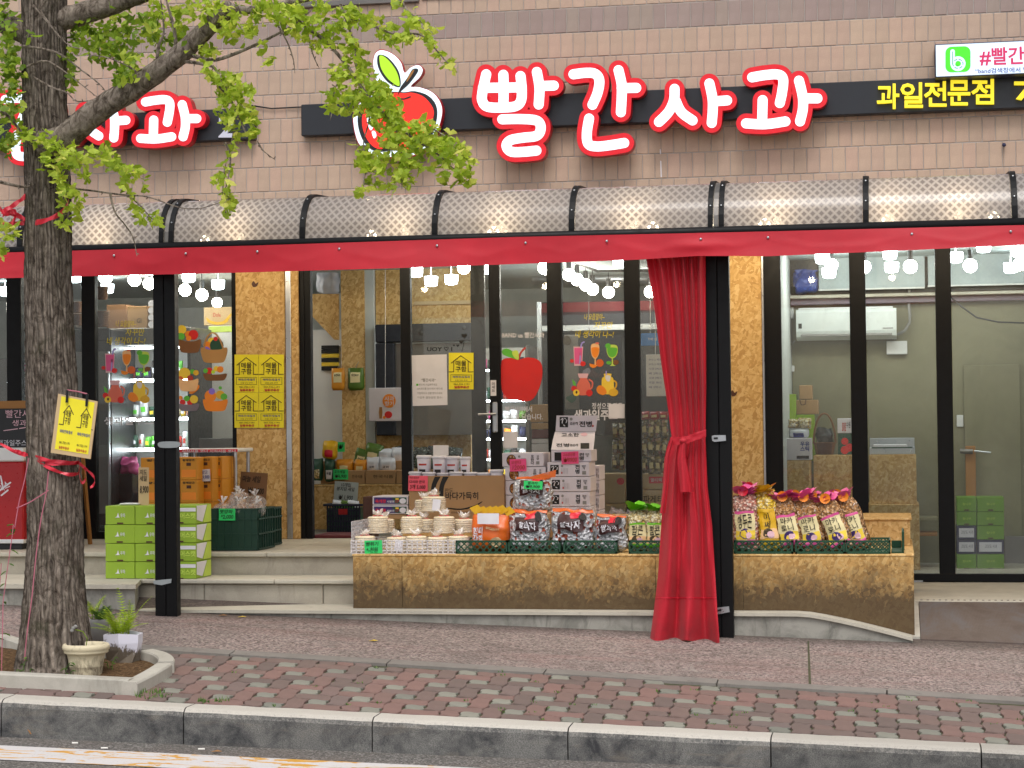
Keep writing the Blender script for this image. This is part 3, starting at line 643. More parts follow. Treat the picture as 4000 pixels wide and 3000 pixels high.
# sill ledge and ramp by the right door
led = MB().box(.06, 9, -1.64, .14, -.2, .375, .004).build('door_ledge', A('step_riser'), None, kind='structure')
slab('slab', .06, 9, -1.66, -.02, .377, .40, 'step_stone', led); 
y_r = -2.62; zr = lambda x: gz(x, y_r)+.01
rp = T('door_ramp', 'brown checkered steel ramp leading up to the right glass door', 'ramp', loc=(1.6, -2.1, .1))
xa, xb = W(3578, 2360, -1.64).x+.02, 2.9
mb = MB()
for x in (xa, xb): mb.v += [(x, -1.63, .398), (x, y_r, zr(x)), (x, y_r, zr(x)-.02), (x, -1.63, .37)]
mb.f = [(0, 1, 5, 4), (1, 2, 6, 5), (0, 4, 7, 3), (0, 3, 2, 1), (4, 5, 6, 7)]
def m_ramp():
    b = NB('ramp_steel'); v = b.co(); x = b.xyz(v)
    st = b.math('ABSOLUTE', b.math('SINE', b.math('MULTIPLY', x[0], 330.0))); n = b.noise(b.co((2, 1, 1)), 1.6, 6, .7, .6)
    c = b.ramp(n, (.3, S('51433c')), (.5, S('625650')), (.7, S('666366'))); c = b.mix(b.ramp(b.noise(v, 70, 6, .7), (.55, 0.0), (.75, .5)), c, S('4a3a33'))
    b.base(c); b.set(rough=.6, metal=.1, spec=.3); b.bump(b.math('ADD', st, b.noise(b.co((1, 1, 1)), 120, 3)), .35, .004); MT['ramp_steel'] = b.m
m_ramp(); mb.build('ramp_plate', A('ramp_steel'), rp)
mb = MB()
for i in range(60):
    x = xa+.01+i*.042
    if x < xb-.02: mb.box(x, x+.016, -1.648, -1.632, .398, .404)
mb.build('grip_teeth', A('ramp_steel'), rp, kind='stuff')
MB().prism([Vector((xa-.055, -1.64, .39)), Vector((xa-.004, -1.64, .39)), Vector((xa-.004, y_r+.04, zr(xa)+.01)), Vector((xa-.05, y_r+.04, zr(xa)+.01))], (0, 0, -.2)).build('ramp_edge', A('pit_stone'), rp)
# ================================================================ building front
bld = T('shop_building', 'beige tiled shop building with black framed glass front', 'building', loc=(-3, 0, .4))
MB().box(-12, 8, -.0085, .30, 3.15, 8.2).build('wall', A('mortar'), bld)
MB().box(-12, -9.2, .0, .3, .2, 3.15).build('side_wall', A('mortar'), bld)
ZL = 4.8075                                        # bottom of the dark course
def tile_me(w, h, mat):
    me = bpy.data.meshes.new('tile'); m = MB().box(-w/2, w/2, 0, .014, -h/2, h/2, .0035); me.from_pydata(m.v, [], m.f); me.materials.append(A(mat)); return me
tm = {(k, h): tile_me(.0942, h-.0068, 'tile_'+k) for k in ('beige', 'dark') for h in (.2, .1)}
tl = []; X0 = W(1000+406/5.53, 100+700/5.53, 0).x
for r in range(-3, 8):
    zt = ZL-.2*r
    h = .2
    for i in range(-60, 100):
        x = X0+.05+.1*i+(.05 if r % 2 else 0)
        if -11.5 < x < 7.5: tl.append((x, zt-.1, 'dark' if r == -1 else 'beige', h))
sel = lambda t: -5.9 < t[0] < 1.0 and t[1] < 5.0
# skip what the sign bars cover when choosing the 300 that show
def hid(t):
    if t[1] < 3.55: return True
    if 4.1 < t[1] < 4.36 and (t[0] > -4.8 or t[0] < -5.3): return True
    if -3.35 < t[0] < -.8 and 3.9 < t[1] < 4.5: return True
    return False
tl.sort(key=lambda t: (not sel(t) or hid(t), abs(t[0]+1.6)))
rest = {'beige': MB(), 'dark': MB()}
for i, (x, z, k_, h) in enumerate(tl):
    me = tm[(k_, h)]; dy = -.013+random.uniform(-.0012, .0012)
    if i < 300:
        o = bpy.data.objects.new('wall_tile', me); col.objects.link(o); o.location = (x, dy, z); o.rotation_euler = (random.uniform(-.006, .006), random.uniform(-.004, .004), random.uniform(-.008, .008)); par(o, bld)
    else:
        v = [(q.co.x+x, q.co.y+dy, q.co.z+z) for q in me.vertices]; rest[k_].add(v, [tuple(p.vertices) for p in me.polygons])
for k_ in rest: rest[k_].build('remaining_tiles', A('tile_'+k_), bld, kind='stuff')
# window sill of the storey above, just in the frame
q = W(1390, 22, -.02); MB().box(W(1100, 20, 0).x, W(1640, 10, 0).x, -.05, .02, q.z+.0, q.z+.05, .006).build('window_sill', A('steel_dark'), bld)
MB().box(W(1650, 10, 0).x, W(2290, 5, 0).x, -.03, .02, W(1700, 14, 0).z+.03, W(1700, 14, 0).z+.3, .006).build('window_ledge', A('steel_dark'), bld)
strokes('wall_drip', [[(2579, 585), (2580, 600)], [(2581, 630), (2583, 690)]], 2.2, -.015, .001, 'paper_white', bld)
# lens of a small camera on the wall
cq = W(3922, 566, -.05); cm = T('wall_camera', 'tiny dark blue camera dome on the tiles at far right', 'camera', loc=cq)
MB().ball(cq, .016, 12).build('dome', A('navy'), cm, smooth=True); MB().tube([cq, cq+Vector((0, .05, 0))], .007, 8).build('stem', A('black_metal'), cm); MB().tube([cq+Vector((0, .03, -.01)), cq+Vector((0, .035, -.24))], .0018, 5).build('cable', A('mortar'), cm)
# ================================================================ glazed front: frames, panes, boarded pillars
GY = .035
def frame(x0, x1, y0=1050, y1=2103, Y=0.0, d=.07, zb=.742, zt=3.16, nm='window_frame', mat='black_metal'):
    X0, X1, _, _ = rect(x0, y0, x1, y1, Y); return MB().box(X0, X1, Y, Y+d, zb, zt, .004).build(nm, A(mat), bld)
def pane(x0, x1, zb=.80, zt=3.15, Y=GY, nm='window_pane'):
    X0, X1, _, _ = rect(x0, 1300, x1, 1700, Y); return MB().box(X0, X1, Y, Y+.006, zb, zt).build(nm, A('glass'), bld)
for a, b in ((27, 84), (320, 373), (907, 923), (1168, 1190), (1191, 1216), (1566, 1606), (1913, 1956), (2140, 2198), (2442, 2502)): frame(a, b)
frame(1842, 1896, Y=.09, d=.05)                        # leaf of the sliding door behind
for a, b in ((2988, 3056), (3325, 3388), (3661, 3723)): frame(a, b, zb=.40, y0=1000, y1=2250)
frame(4010, 4080, zb=.40)
for a, b in ((-420, 27), (84, 320), (373, 907), (1606, 1913), (1956, 2140), (2198, 2442), (2502, 2700)): pane(a, b)
for a, b in ((3056, 3325), (3388, 3661), (3723, 4010)): pane(a, b, zb=.46)
Xr = lambda x: W(x, 1600, 0).x
for a, b in ((-420, 923), (1566, 2845)): MB().box(Xr(a), Xr(b), .004, .066, .742, .80, .003).build('bottom_rail', A('black_metal'), bld)
MB().box(Xr(2989), Xr(4080), -.006, .066, .402, .463, .003).build('bottom_rail', A('black_metal'), bld)
MB().box(Xr(-420), Xr(4080), .002, .068, 3.05, 3.16, .003).build('head_rail', A('black_metal'), bld)
pbox('door_label', 3570, 2267, 3605, 2274, -.010, .004, 'alu', bld, b=0)
# boarded pillars
o = pbox('board_pillar', 923, 1040, 1100, 2108, -.03, .12, 'osb', bld, zb=.741); o2 = pbox('board_strip', 1100, 1040, 1117, 2108, -.024, .1, 'osb', bld, zb=.741)
pbox('edge_strip', 1117.5, 1040, 1138, 2108, -.036, .1, 'alu', bld, zb=.741, b=.003); pbox('board_strip', 1138.5, 1040, 1167, 2108, -.028, .1, 'osb', bld, zb=.741)
pbox('board_pillar', 2842, 980, 2980, 2150, -.03, .14, 'osb', bld, zb=.40); pbox('edge_strip', 2980.5, 980, 2988, 2150, -.034, .1, 'alu', bld, zb=.40, b=.002)
for ox, oy in ((2866, 1538), (995, 1112)): plate('knot', smooth([(ox-12, oy-4), (ox-4, oy-14), (ox+3, oy-4), (ox+14, oy-10), (ox+8, oy+6), (ox-6, oy+9)], 3), -.034, .003, 'wood_dark', bld)
# handle of the glass door
dh = MB(); X0, X1, Z0, Z1 = rect(1923, 1570, 1943, 1690, -.02); dh.box(X0, X1, -.022, -.002, Z0, Z1, .008); a, b = W(1936, 1617, -.06), W(1868, 1619, -.06)
dh.tube([W(1934, 1617, -.02), a, b], .010, 8); dh.build('door_handle', A('alu'), bld, smooth=False)
pbox('door_plate', 1916, 1485, 1938, 1546, -.006, .005, 'paper_white', bld, b=0); TX('door_writing', '미\n세\n요', 1921, 1493, 1933, 1530, -.0075, 'ink', bld)
pbox('door_mat', 1218, 2091, 1385, 2104, .07, .5, 'maroon', None, b=.003, zb=.742, label='dark red mat in the open doorway', category='mat')
# ================================================================ rooms behind the glass
def st(name, mat, *a, p=None): return MB().box(*a).build(name, A(mat), p, kind='structure')
st('interior_floor', 'floor_grey', -12, -.98, .14, 6.2, .5, .742); st('interior_floor', 'step_stone', -.98, 8, .14, 6.2, .1, .40)
st('ceiling', 'ceiling_grey', -12, 8, .14, 6.2, 3.10, 3.14); st('back_wall', 'wall_white', -12, -.95, 5.0, 5.1, .74, 3.1)
st('interior_wall', 'wall_white', -12.1, -12, .14, 5.1, .4, 3.1); st('interior_wall', 'wall_olive', 5.0, 5.1, .14, 5.1, .4, 3.1)
RW = 2.2
def m_wallold():
    b = NB('stained_plaster'); v = b.co(); n = b.noise(v, 1.3, 8, .72, .8); n2 = b.noise(b.co((3, 3, .6)), 3, 6, .7, 1)
    c = b.mix(b.ramp(n, (.4, 0.0), (.75, .7)), S('87836a'), S('6c6953')); c = b.mix(b.ramp(n2, (.6, 0.0), (.75, .35)), c, S('a09c86')); b.base(c); b.set(rough=.85, spec=.2); b.bump(b.noise(v, 90, 5), .15, .004); MT['stained_plaster'] = b.m
m_wallold()
rw = st('room_wall', 'stained_plaster', -.90, 5.0, RW, RW+.1, .4, 3.1); X0, X1, Z0, Z1 = rect(3060, 1145, 4200, 1180, RW-.10)
MB().box(-.90, 5, RW-.12, RW+.0, Z0, Z1-.03, .003).build('ledge', A('mauve'), rw); MB().box(-.90, 5, RW-.20, RW, Z1-.027, Z1, .003).build('ledge_top', A('step_stone'), rw)
st('room_divider', 'wall_white', -.95, -.905, .14, RW+.1, .4, 3.1)
for k, (a, b, t, u) in enumerate(((3197, 3612, 940, 1128), (3624, 4100, 930, 1112))):
    pb = pbox('wall_board', a, t, b, u, RW-.16, .03, 'ceiling_grey', rw, b=.004); pbox('board_edge', a, u-3, b, u+3, RW-.165, .028, 'white_paint', rw, b=0)
pbox('dark_gap', 3070, 960, 4100, 1140, RW-.05, .03, 'plastic_black', rw, b=0)
# narrow door and its frame on the right wall
pbox('room_door', 3770, 1425, 3990, 2230, RW-.03, .025, 'stained_plaster', rw, b=.004); pbox('door_post', 3772, 1742, 3812, 1945, RW-.09, .05, 'wood', rw)
MB().tube([W(3750, 1762, RW-.12), W(3800, 1764, RW-.12)], .022, 10).build('door_knob', A('steel_dark'), rw); MB().tube([W(3805, 1762, RW-.12), W(3870, 1768, RW-.12)], .008, 8).build('bolt', A('alu'), rw)
pbox('light_switch', 3737, 1621, 3763, 1667, RW-.02, .018, 'plastic_white', None, label='white wall switch between the right window frames', category='switch'); pbox('light_switch', 3082, 1428, 3103, 1452, RW-.02, .018, 'plastic_white', None, label='small white wall switch below the air conditioner', category='switch')
pbox('skirting', 3925, 2095, 4200, 2240, RW-.06, .03, 'steel_dark', rw)
# ================================================================ air conditioner and wiring
acT = T('air_conditioner', 'white wall air conditioner in the right window', 'air conditioner', loc=W(3300, 1300, RW))
X0, X1, Z0, Z1 = rect(3110, 1207, 3502, 1325, RW-.22); dz = Z1-Z0
pr = [(RW-.22, Z1), (RW-.235, Z1-.03), (RW-.235, Z0+.075), (RW-.215, Z0+.025), (RW-.16, Z0), (RW-.01, Z0), (RW-.01, Z1)]
MB().prism([Vector((X0, y, z)) for y, z in pr], (X1-X0, 0, 0)).build('casing', A('ac_white'), acT)
MB().box(X0+.04, X1-.04, RW-.235, RW-.22, Z0+.028, Z0+.05, .003).build('air_vane', A('pot_grey'), acT); MB().box(X0+.02, X1-.03, RW-.2, RW-.03, Z1, Z1+.018, .004).build('top_grille', A('plastic_white'), acT)
MB().box(X0+.02, X0+.05, RW-.238, RW-.234, Z0+.10, Z0+.145).build('sticker', A('ink'), acT); MB().box(X1-.12, X1-.03, RW-.238, RW-.234, Z0+.085, Z0+.095).build('badge', A('pot_grey'), acT)
MB().tube([W(3552, 1130, RW-.1)]+[W(x, y, RW-.08) for x, y in ((3550, 1180), (3555, 1235), (3553, 1260), (3535, 1290), (3505, 1308))], .013, 8).build('drain_pipe', A('pot_grey'), acT, smooth=True)
pbox('junction_box', 3463, 1332, 3544, 1384, RW-.06, .055, 'plastic_white', None, label='white junction box beside the air conditioner', category='electrical box')
sk = T('power_socket', 'white double wall socket left of the air conditioner', 'socket', loc=W(3088, 1220, RW)); pbox('plate', 3074, 1199, 3101, 1244, RW-.03, .028, 'plastic_white', sk)
MB().tube([W(3088, 1195, RW-.04), W(3086, 1150, RW-.05), W(3070, 1130, RW-.06), W(3060, 1160, RW-.06)], .009, 7).build('cable', A('plastic_white'), sk, smooth=True); MB().tube([W(3088, 1228, RW-.04), W(3066, 1260, RW-.05), W(3062, 1330, RW-.05), W(3085, 1352, RW-.05), W(3106, 1330, RW-.05)], .006, 7).build('lead', A('pot_grey'), sk, smooth=True)
MB().tube([W(3700, 1150, RW-.3), W(3760, 1200, RW-.3), W(3815, 1240, RW-.3), W(3900, 1258, RW-.3), W(4020, 1262, RW-.3)], .008, 7).build('cable', A('plastic_black'), None, smooth=True, label='black cable sagging across the far right pane', category='cable')
# ================================================================ hanging lamps
EM('globe_glow', (1.0, .93, .82), 40.0); EM('drum_glow', (.86, .97, 1.0), 15.0)
LN = {}
ORD = ('first', 'second', 'third', 'fourth', 'fifth', 'sixth', 'seventh', 'eighth', 'ninth')
def nth(k): LN[k] = LN.get(k, -1)+1; return ', '+ORD[LN[k]]+' from the left'
def globe(x, y, Y, r, where):
    c = W(x, y, Y); t = T('globe_lamp', 'round white bulb hanging '+where+nth('g'+where), 'lamp', 'globe bulbs '+where, loc=c)
    MB().ball(c, r, 12).build('bulb', A('globe_glow'), t, smooth=True); MB().tube([c+Vector((0, 0, r*.9)), c+Vector((0, 0, r+.075))], .021, 10).build('socket', A('plastic_black'), t); MB().tube([c+Vector((0, 0, r+.075)), Vector((c.x, c.y, 3.1))], .004, 5).build('cord', A('plastic_black'), t)
def drum(x, y, Y, where):
    c = W(x, y, Y); t = T('drum_lamp', 'short white drum lamp '+where+nth('d'+where), 'lamp', 'drum lamps '+where, loc=c)
    MB().lathe(c, [(.030, -.045), (.052, -.038), (.058, -.01), (.060, .04)], 16).build('shade', A('drum_glow'), t, smooth=True); MB().tube([c+Vector((0, 0, .04)), Vector((c.x, c.y, 3.1))], .006, 6).build('stem', A('plastic_white'), t)
for x, y, Y, r in ((412, 1085, 1.5, .062), (525, 1094, 1.8, .06), (583, 1108, 2.0, .058), (723, 1133, 1.6, .057), (789, 1152, 1.7, .057), (848, 1182, 2.4, .05)): globe(x, y, Y, r, 'over the left glass front')
for x, y, Y in ((20, 1138, 2.2), (97, 1100, 1.7), (293, 1085, 1.8), (420, 1127, 2.1), (737, 1083, 1.2), (852, 1112, 1.7)): drum(x, y, Y, 'over the left glass front')
for x, y, Y, r in ((1812, 1045, 1.1, .058), (2128, 1046, 1.0, .06), (2222, 1073, 1.5, .056), (2254, 1092, 1.9, .056), (2288, 1113, 2.3, .056), (2315, 1130, 2.6, .056), (2377, 1142, 2.7, .056), (2540, 1140, 2.7, .056)): globe(x, y, Y, r, 'behind the middle panes')
for x, y, Y in ((1625, 1062, .9), (1684, 1098, 1.3), (1763, 1092, 1.3), (1902, 1050, 1.2), (2420, 1026, 1.3)): drum(x, y, Y, 'behind the middle panes')
for x, y, Y, r in ((3247, 1035, 1.2, .056), (3376, 1043, 1.2, .056), (3556, 1041, 1.0, .057), (3790, 1038, 1.0, .057), (3985, 1031, 1.2, .057)): globe(x, y, Y, r, 'behind the right panes')
for x, y, Y in ((3212, 1010, 1.1), (3238, 1066, 1.5), (3476, 993, 1.0), (3483, 1044, 1.4), (3733, 1005, 1.2), (3842, 965, 1.0), (3948, 1046, 1.6), (3978, 982, 1.1)): drum(x, y, Y, 'behind the right panes')
tr_ = T('light_track', 'black lighting track on the ceiling behind middle panes', 'track', loc=(-2, 2, 3))
MB().tube([W(2150, 985, 1.0), W(2335, 1060, 2.7)], .014, 6).build('rail', A('plastic_black'), tr_); MB().tube([W(2330, 1058, 2.7), W(2560, 1058, 2.75)], .014, 6).build('rail', A('plastic_black'), tr_)
# warm bulbs under the awning, seen glowing through its panels
EM('awning_glow', (1.0, .82, .56), 190.0)
for x in (-5.3, -3.95, -3.0, -1.78, -.94, -.03, .72):
    c = Vector((x, -.90, 3.13)); t = T('awning_bulb', 'warm bulb glowing behind the awning panels'+nth('aw'), 'lamp', 'warm bulbs under the awning', loc=c)
    MB().ball(c, .05, 10).build('bulb', A('awning_glow'), t, smooth=True); MB().tube([c+Vector((0, 0, .04)), c+Vector((0, 0, .195))], .014, 8).build('socket', A('plastic_black'), t)
EM('glow_bulb', (1.0, .82, .55), 70.0)
for x in (-5.42, -4.45, -3.28, -2.6, -1.72, -.78, -.05, .38):
    c = Vector((x+.04, -2.76, 2.97)); t = T('string_bulb', 'small warm bulb close behind the awning edge'+nth('sb'), 'lamp', 'string bulbs along the awning edge', loc=c)
    MB().ball(c, .03, 8).build('bulb', A('glow_bulb'), t, smooth=True); MB().tube([c+Vector((0, .02, .0)), c+Vector((0, .06, .02)), c+Vector((0, .1, .06))], .008, 6).build('socket', A('plastic_black'), t)
# ================================================================ awning
aw = T('awning', 'long curved awning with patterned grey panels and black ribs', 'awning', loc=(-2, -1.5, 3))
def aw_prof(e=0.0):
    pts = [(-2.905-e, 2.905)]
    for i in range(9): a = math.pi/2*i/8; pts.append((-2.60-.305*math.cos(a)-e*math.cos(a), 2.945+.30*math.sin(a)+e*math.sin(a)))
    return pts+[(-1.7, 3.30+e), (-.8, 3.335+e), (-.02, 3.36+e)]
RX = [-5.957, -4.888, -3.921, -3.004, -2.078, -1.128, -.166, .763]; RX = [RX[0]-1.9, RX[0]-.95]+RX+[RX[-1]+.95, RX[-1]+1.9]
for i in range(len(RX)-1):
    mb = MB(); pr = aw_prof()
    for x in (RX[i]+.02, (RX[i]+RX[i+1])/2, RX[i+1]-.02): mb.v += [(x, y, z) for y, z in pr]
    k = len(pr); mb.f = [(c*k+j, (c+1)*k+j, (c+1)*k+j+1, c*k+j+1) for c in range(2) for j in range(k-1)]
    mb.build('panel', A('polycarbonate'), aw, smooth=True)
for i, x in enumerate(RX):
    dbl = i in (3, 7); offs = (-.035, .035) if dbl else (0,)
    for o_ in offs:
        mb = MB(); pi, po = aw_prof(-.03), aw_prof(.018); k = len(pi); w = .019 if not dbl else .017
        for xx in (x+o_-w, x+o_+w): mb.v += [(xx, y, z) for y, z in pi]+[(xx, y, z) for y, z in po]
        n = 2*k; mb.f = []
        for j in range(k-1): mb.f += [(k+j, k+j+1, n+k+j+1, n+k+j), (j, n+j, n+j+1, j+1), (j, j+1, k+j+1, k+j), (n+j, n+k+j, n+k+j+1, n+j+1)]
        mb.f += [(0, k, n+k, n), (k-1, n+k-1, n+2*k-1, 2*k-1)]; mb.build('rib', A('black_metal'), aw)
        for jj in (3, 6): 
            y, z = aw_prof(.02)[jj]; MB().ball((x+o_, y, z), .006, 6).build('screw', A('alu'), aw)
    if dbl: 
        mb = MB(); po = aw_prof(.006); mb.v = [(x+s_*.016, y, z) for s_ in (-1, 1) for y, z in po]; k = len(po); mb.f = [(j, j+1, k+j+1, k+j) for j in range(k-1)]; mb.build('joint_cover', A('steel_dark'), aw)
MB().tube([(RX[0], -2.93, 2.898), (RX[-1], -2.93, 2.892)], .034, 12).build('gutter_pipe', A('black_metal'), aw, smooth=True)
MB().box(RX[0], RX[-1], -2.90, -2.84, 2.85, 2.905, .004).build('beam', A('black_metal'), aw)
def post(xa, xm, xb, y0, y1, dep, nm, lab, Yf):
    X0, Xm, X1 = (W(x, 1700, Yf).x for x in (xa, xm, xb)); t = T('awning_post', lab, 'post', 'awning posts', loc=((X0+X1)/2, Yf, gz(X0, Yf)))
    MB().box(X0, Xm-.001, Yf, Yf+dep, gz(X0, Yf)-.03, 2.87, .004).build('tube', A('black_metal'), t); MB().box(Xm+.001, X1, Yf+.004, Yf+dep, gz(X0, Yf)-.03, 2.87, .004).build('tube', A('black_metal'), t)
    return t
pL = post(601, 642, 685, 0, 0, .085, 'l', 'black steel awning post standing among the fruit boxes', -2.87); pR = post(2756, 2808, 2855, 0, 0, .09, 'r', 'black steel awning post right of the red curtain', -2.80)
MB().prism([W(x, y, -2.878) for x, y in smooth([(622, 1727), (690, 1725), (705, 1735), (690, 1748), (625, 1748)], 3)], (0, .003, 0)).build('tape', A('tape_grey'), pL)
MB().prism([W(x, y, -2.878) for x, y in ((599, 2268), (670, 2261), (668, 2277), (630, 2286), (600, 2281))], (0, .004, 0)).build('tape', A('tape_grey'), pL)
for cx, cy, rt in ((2808, 1712, -3), (2822, 2384, -9)):
    mb = MB(); q = [(-27, -11), (-18, -13), (27, -11), (27, 11), (-18, 13), (-27, 8)]; c_, s_ = math.cos(R(rt)), math.sin(R(rt)); mb.prism([W(cx+a*c_-b*s_, cy+a*s_+b*c_, -2.815) for a, b in q], (0, .012, 0)); mb.build('latch', A('alu'), pR)
    mb = MB(); mb.prism([W(cx-12+a*c_-b*s_, cy+a*s_+b*c_, -2.819) for a, b in ((-8, -4), (8, -4), (8, 4), (-8, 4))], (0, .004, 0)); mb.build('slot', A('plastic_black'), pR)
# red valance
VT = ((-300, 1012), (0, 1003), (1000, 975), (2000, 942), (3000, 920), (4000, 895), (4300, 887)); VB = ((-300, 1096), (0, 1087), (300, 1080), (900, 1066), (1500, 1049), (2000, 1032), (2500, 1014), (2720, 1000), (2850, 1000), (3000, 1001), (3500, 980), (4000, 956), (4300, 945))
def lerp(t, x):
    for (a, b), (c, d) in zip(t, t[1:]):
        if x <= c: return b+(d-b)*(x-a)/(c-a)
    return t[-1][1]
SCR = [445, 725, 1005, 1325, 1707, 2053, 2370, 2737, 3000, 3562, 3948]
def vfn(u, v):
    x = -300+4600*u; y = lerp(VT, x)-16+(lerp(VB, x)-lerp(VT, x)+16)*v
    near = min(abs(x-s) for s in SCR)
    wv = .012*noise.noise(Vector((x*.0022, v*.8, 3)))+.012*v*math.sin(x*.0031)+.004*noise.noise(Vector((x*.008, v*2.0, 9)))*v
    fold = -.0025*math.exp(-((v-.25-.45*min(1, near/170))/.14)**2)*(1-math.exp(-near/60))
    fold += -.012*math.exp(-((x-2730)/90)**2)*math.exp(-((v-.55)/.2)**2)
    return W(x, y, -2.97+wv+fold-.03*v)
val = T('valance', 'red fabric valance stretched below the awning gutter', 'valance', loc=W(2000, 990, -2.95))
MB().grid(vfn, 260, 14).build('fabric', A('red_cloth'), val, smooth=True)
for s_ in SCR: MB().ball(W(s_, lerp(VT, s_)+8, -2.985), .009, 8, (1, .6, 1)).build('screw', A('alu'), val, smooth=True)
# ================================================================ tied-back curtain
CL = ((985, 2520), (1200, 2556), (1400, 2580), (1600, 2610), (1712, 2624), (1800, 2604), (2000, 2586), (2250, 2570), (2400, 2552), (2500, 2539)); CR = ((985, 2756), (1500, 2759), (1712, 2756), (1900, 2764), (2050, 2782), (2250, 2794), (2400, 2803), (2500, 2811))
cur = T('curtain', 'red curtain tied back against the black awning post', 'curtain', loc=W(2680, 2500, -2.9))
def cfn(u, v):
    y = 985+v*1520; xl, xr = lerp(CL, y), lerp(CR, y); f = 0
    ti = math.exp(-((y-1712)/150)**2); lo = max(0, min(1, (y-1760)/500)); w = u+.015*math.sin(9*u+2*v)
    w2 = .5*w+.5*w**1.6; ph = 5.6*w2*2*math.pi
    f = (1-lo)*(.052*(1-.55*ti)*(abs(math.sin(ph*.5+.6*math.sin(2*v)))**.8*1.6-.8))
    f += lo*(.066*math.sin(2.3*w*2*math.pi+1.0*v*3)+.012*math.sin(4.3*w*2*math.pi-2.2*v*4))
    f += .012*noise.noise(Vector((w*5, v*9, 1)))*(.4+lo) - .030*lo*math.exp(-((u-.42)/.1)**2)*math.exp(-((v-.82)/.05)**2)
    f += .03*ti*(abs(u-.5)*2)**2 - .03*lo*(1-(2*u-1)**2)
    yy = y + lo*7*math.sin(u*9.5)*(v > .985) + (v > .985)*(6*u)
    return W(xl+(xr-xl)*u, yy, -2.91+f)
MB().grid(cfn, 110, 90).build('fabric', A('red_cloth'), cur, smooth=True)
MB().grid(lambda u, v: W(lerp(CL, 2335)+(lerp(CR, 2335)-lerp(CL, 2335))*u-2, 2330+v*5+6*math.sin(u*5), 0).lerp(cfn(u, (2335-985)/1520), 1)+Vector((0, -.004, (.5-v)*.008)), 60, 1).build('hem_seam', A('ribbon_red'), cur, smooth=True)
tie = [(2618, 1722), (2650, 1722), (2680, 1718), (2720, 1704), (2758, 1692)]
def band(pts, hw, Y0, name, bulge=.03):
    q = smooth(pts, 6, False); k = len(q); mb = MB()
    def f(u, v):
        i = u*(k-1); a = int(min(i, k-2)); t = i-a; x = q[a][0]+(q[a+1][0]-q[a][0])*t; y = q[a][1]+(q[a+1][1]-q[a][1])*t
        return W(x, y+(v-.5)*2*hw, Y0-bulge*math.sin(math.pi*u)+.006*noise.noise(Vector((x*.05, v*4, 2))))
    return mb.grid(f, k*2, 5).build(name, A('red_cloth'), cur, smooth=True)
band(tie, 15, -2.945, 'tie_band')
MB().ball(W(2668, 1722, -3.0), .022, 10, (1.1, .8, .8)).build('knot', A('red_cloth'), cur, smooth=True)
def tail(pts, w0, w1, Y0, nm):
    q = smooth(pts, 6, False); k = len(q)
    def f(u, v):
        i = v*(k-1); a = int(min(i, k-2)); t = i-a; x = q[a][0]+(q[a+1][0]-q[a][0])*t; y = q[a][1]+(q[a+1][1]-q[a][1])*t; w = w0+(w1-w0)*v
        return W(x+(u-.5)*2*w, y, Y0+.016*math.sin(u*7+v*3)*(.4+v))
    MB().grid(f, 10, k).build(nm, A('red_cloth'), cur, smooth=True)
tail([(2668, 1726), (2662, 1790), (2672, 1850), (2685, 1922)], 10, 27, -3.005, 'tie_tail'); tail([(2622, 1720), (2606, 1790), (2600, 1900), (2590, 2005)], 8, 13, -2.97, 'tie_tail')
# ================================================================ illuminated signs
EM('sign_white', (.78, .92, 1.0), .75, False); EM('sign_red', S('e01225'), .42, False); EM('sign_yellow', (1.0, .80, .03), .65, False); EM('sign_lime', S('b5f02a'), .5, False); EM('logo_red', S('ff2b1e'), .55, False); EM('app_green', S('4fe32e'), .5, False); EM('box_glow', (.72, .87, 1.0), .6, False)
M('sign_side', 'b3101f', .4, .1, 6); M('sign_black', '14151a', .4, .05, 6)
LET = {'빨': [[(1899, 290), (1884, 360), (1884, 395), (1905, 417), (1965, 420), (2015, 414), (2035, 392), (2038, 350), (2033, 297)], [(1966, 292), (1967, 345), (1966, 412)], [(1886, 343), (2034, 341)],
             [(2097, 281), (2107, 344), (2104, 408)], [(2108, 336), (2163, 334)], [(1962, 466), (2040, 465), (2098, 472), (2112, 500), (2096, 530), (2040, 538), (1993, 548), (1978, 570), (1996, 592), (2045, 593), (2095, 588)]],
       '간': [[(2240, 290), (2290, 284), (2326, 289), (2341, 315), (2334, 362), (2314, 409)], [(2416, 274), (2428, 330), (2428, 384), (2425, 438)], [(2428, 344), (2485, 343)], [(2301, 463), (2292, 520), (2298, 562), (2330, 572), (2384, 567), (2438, 558)]],
       '사': [[(2635, 347), (2632, 392), (2612, 436), (2574, 476)], [(2640, 395), (2662, 438), (2705, 470)], [(2771, 326), (2783, 384), (2784, 430), (2780, 480)], [(2784, 396), (2840, 392)]],
       '과': [[(2938, 302), (2990, 293), (3040, 291), (3059, 310), (3055, 360), (3046, 402)], [(2979, 391), (2977, 475)], [(2914, 482), (2990, 485), (3068, 474)], [(3121, 315), (3135, 375), (3136, 425), (3125, 474)], [(3136, 384), (3193, 384)]]}
sg = T('shop_sign', 'long black sign bar with large red and white apple lettering', 'sign', loc=W(2500, 450, -.05))
X0, X1, Z0, Z1 = rect(1176, 408, 1186, 531, -.115); MB().box(W(1176, 470, -.115).x, 4.5, -.115, -.002, Z0, Z1, .006).build('bar', A('black_sign'), sg)
GR = {'빨': [[0, 1, 2], [3, 4], [5]], '간': [[0], [1, 2], [3]], '사': [[0, 1], [2, 3]], '과': [[0], [1, 2], [3, 4]]}
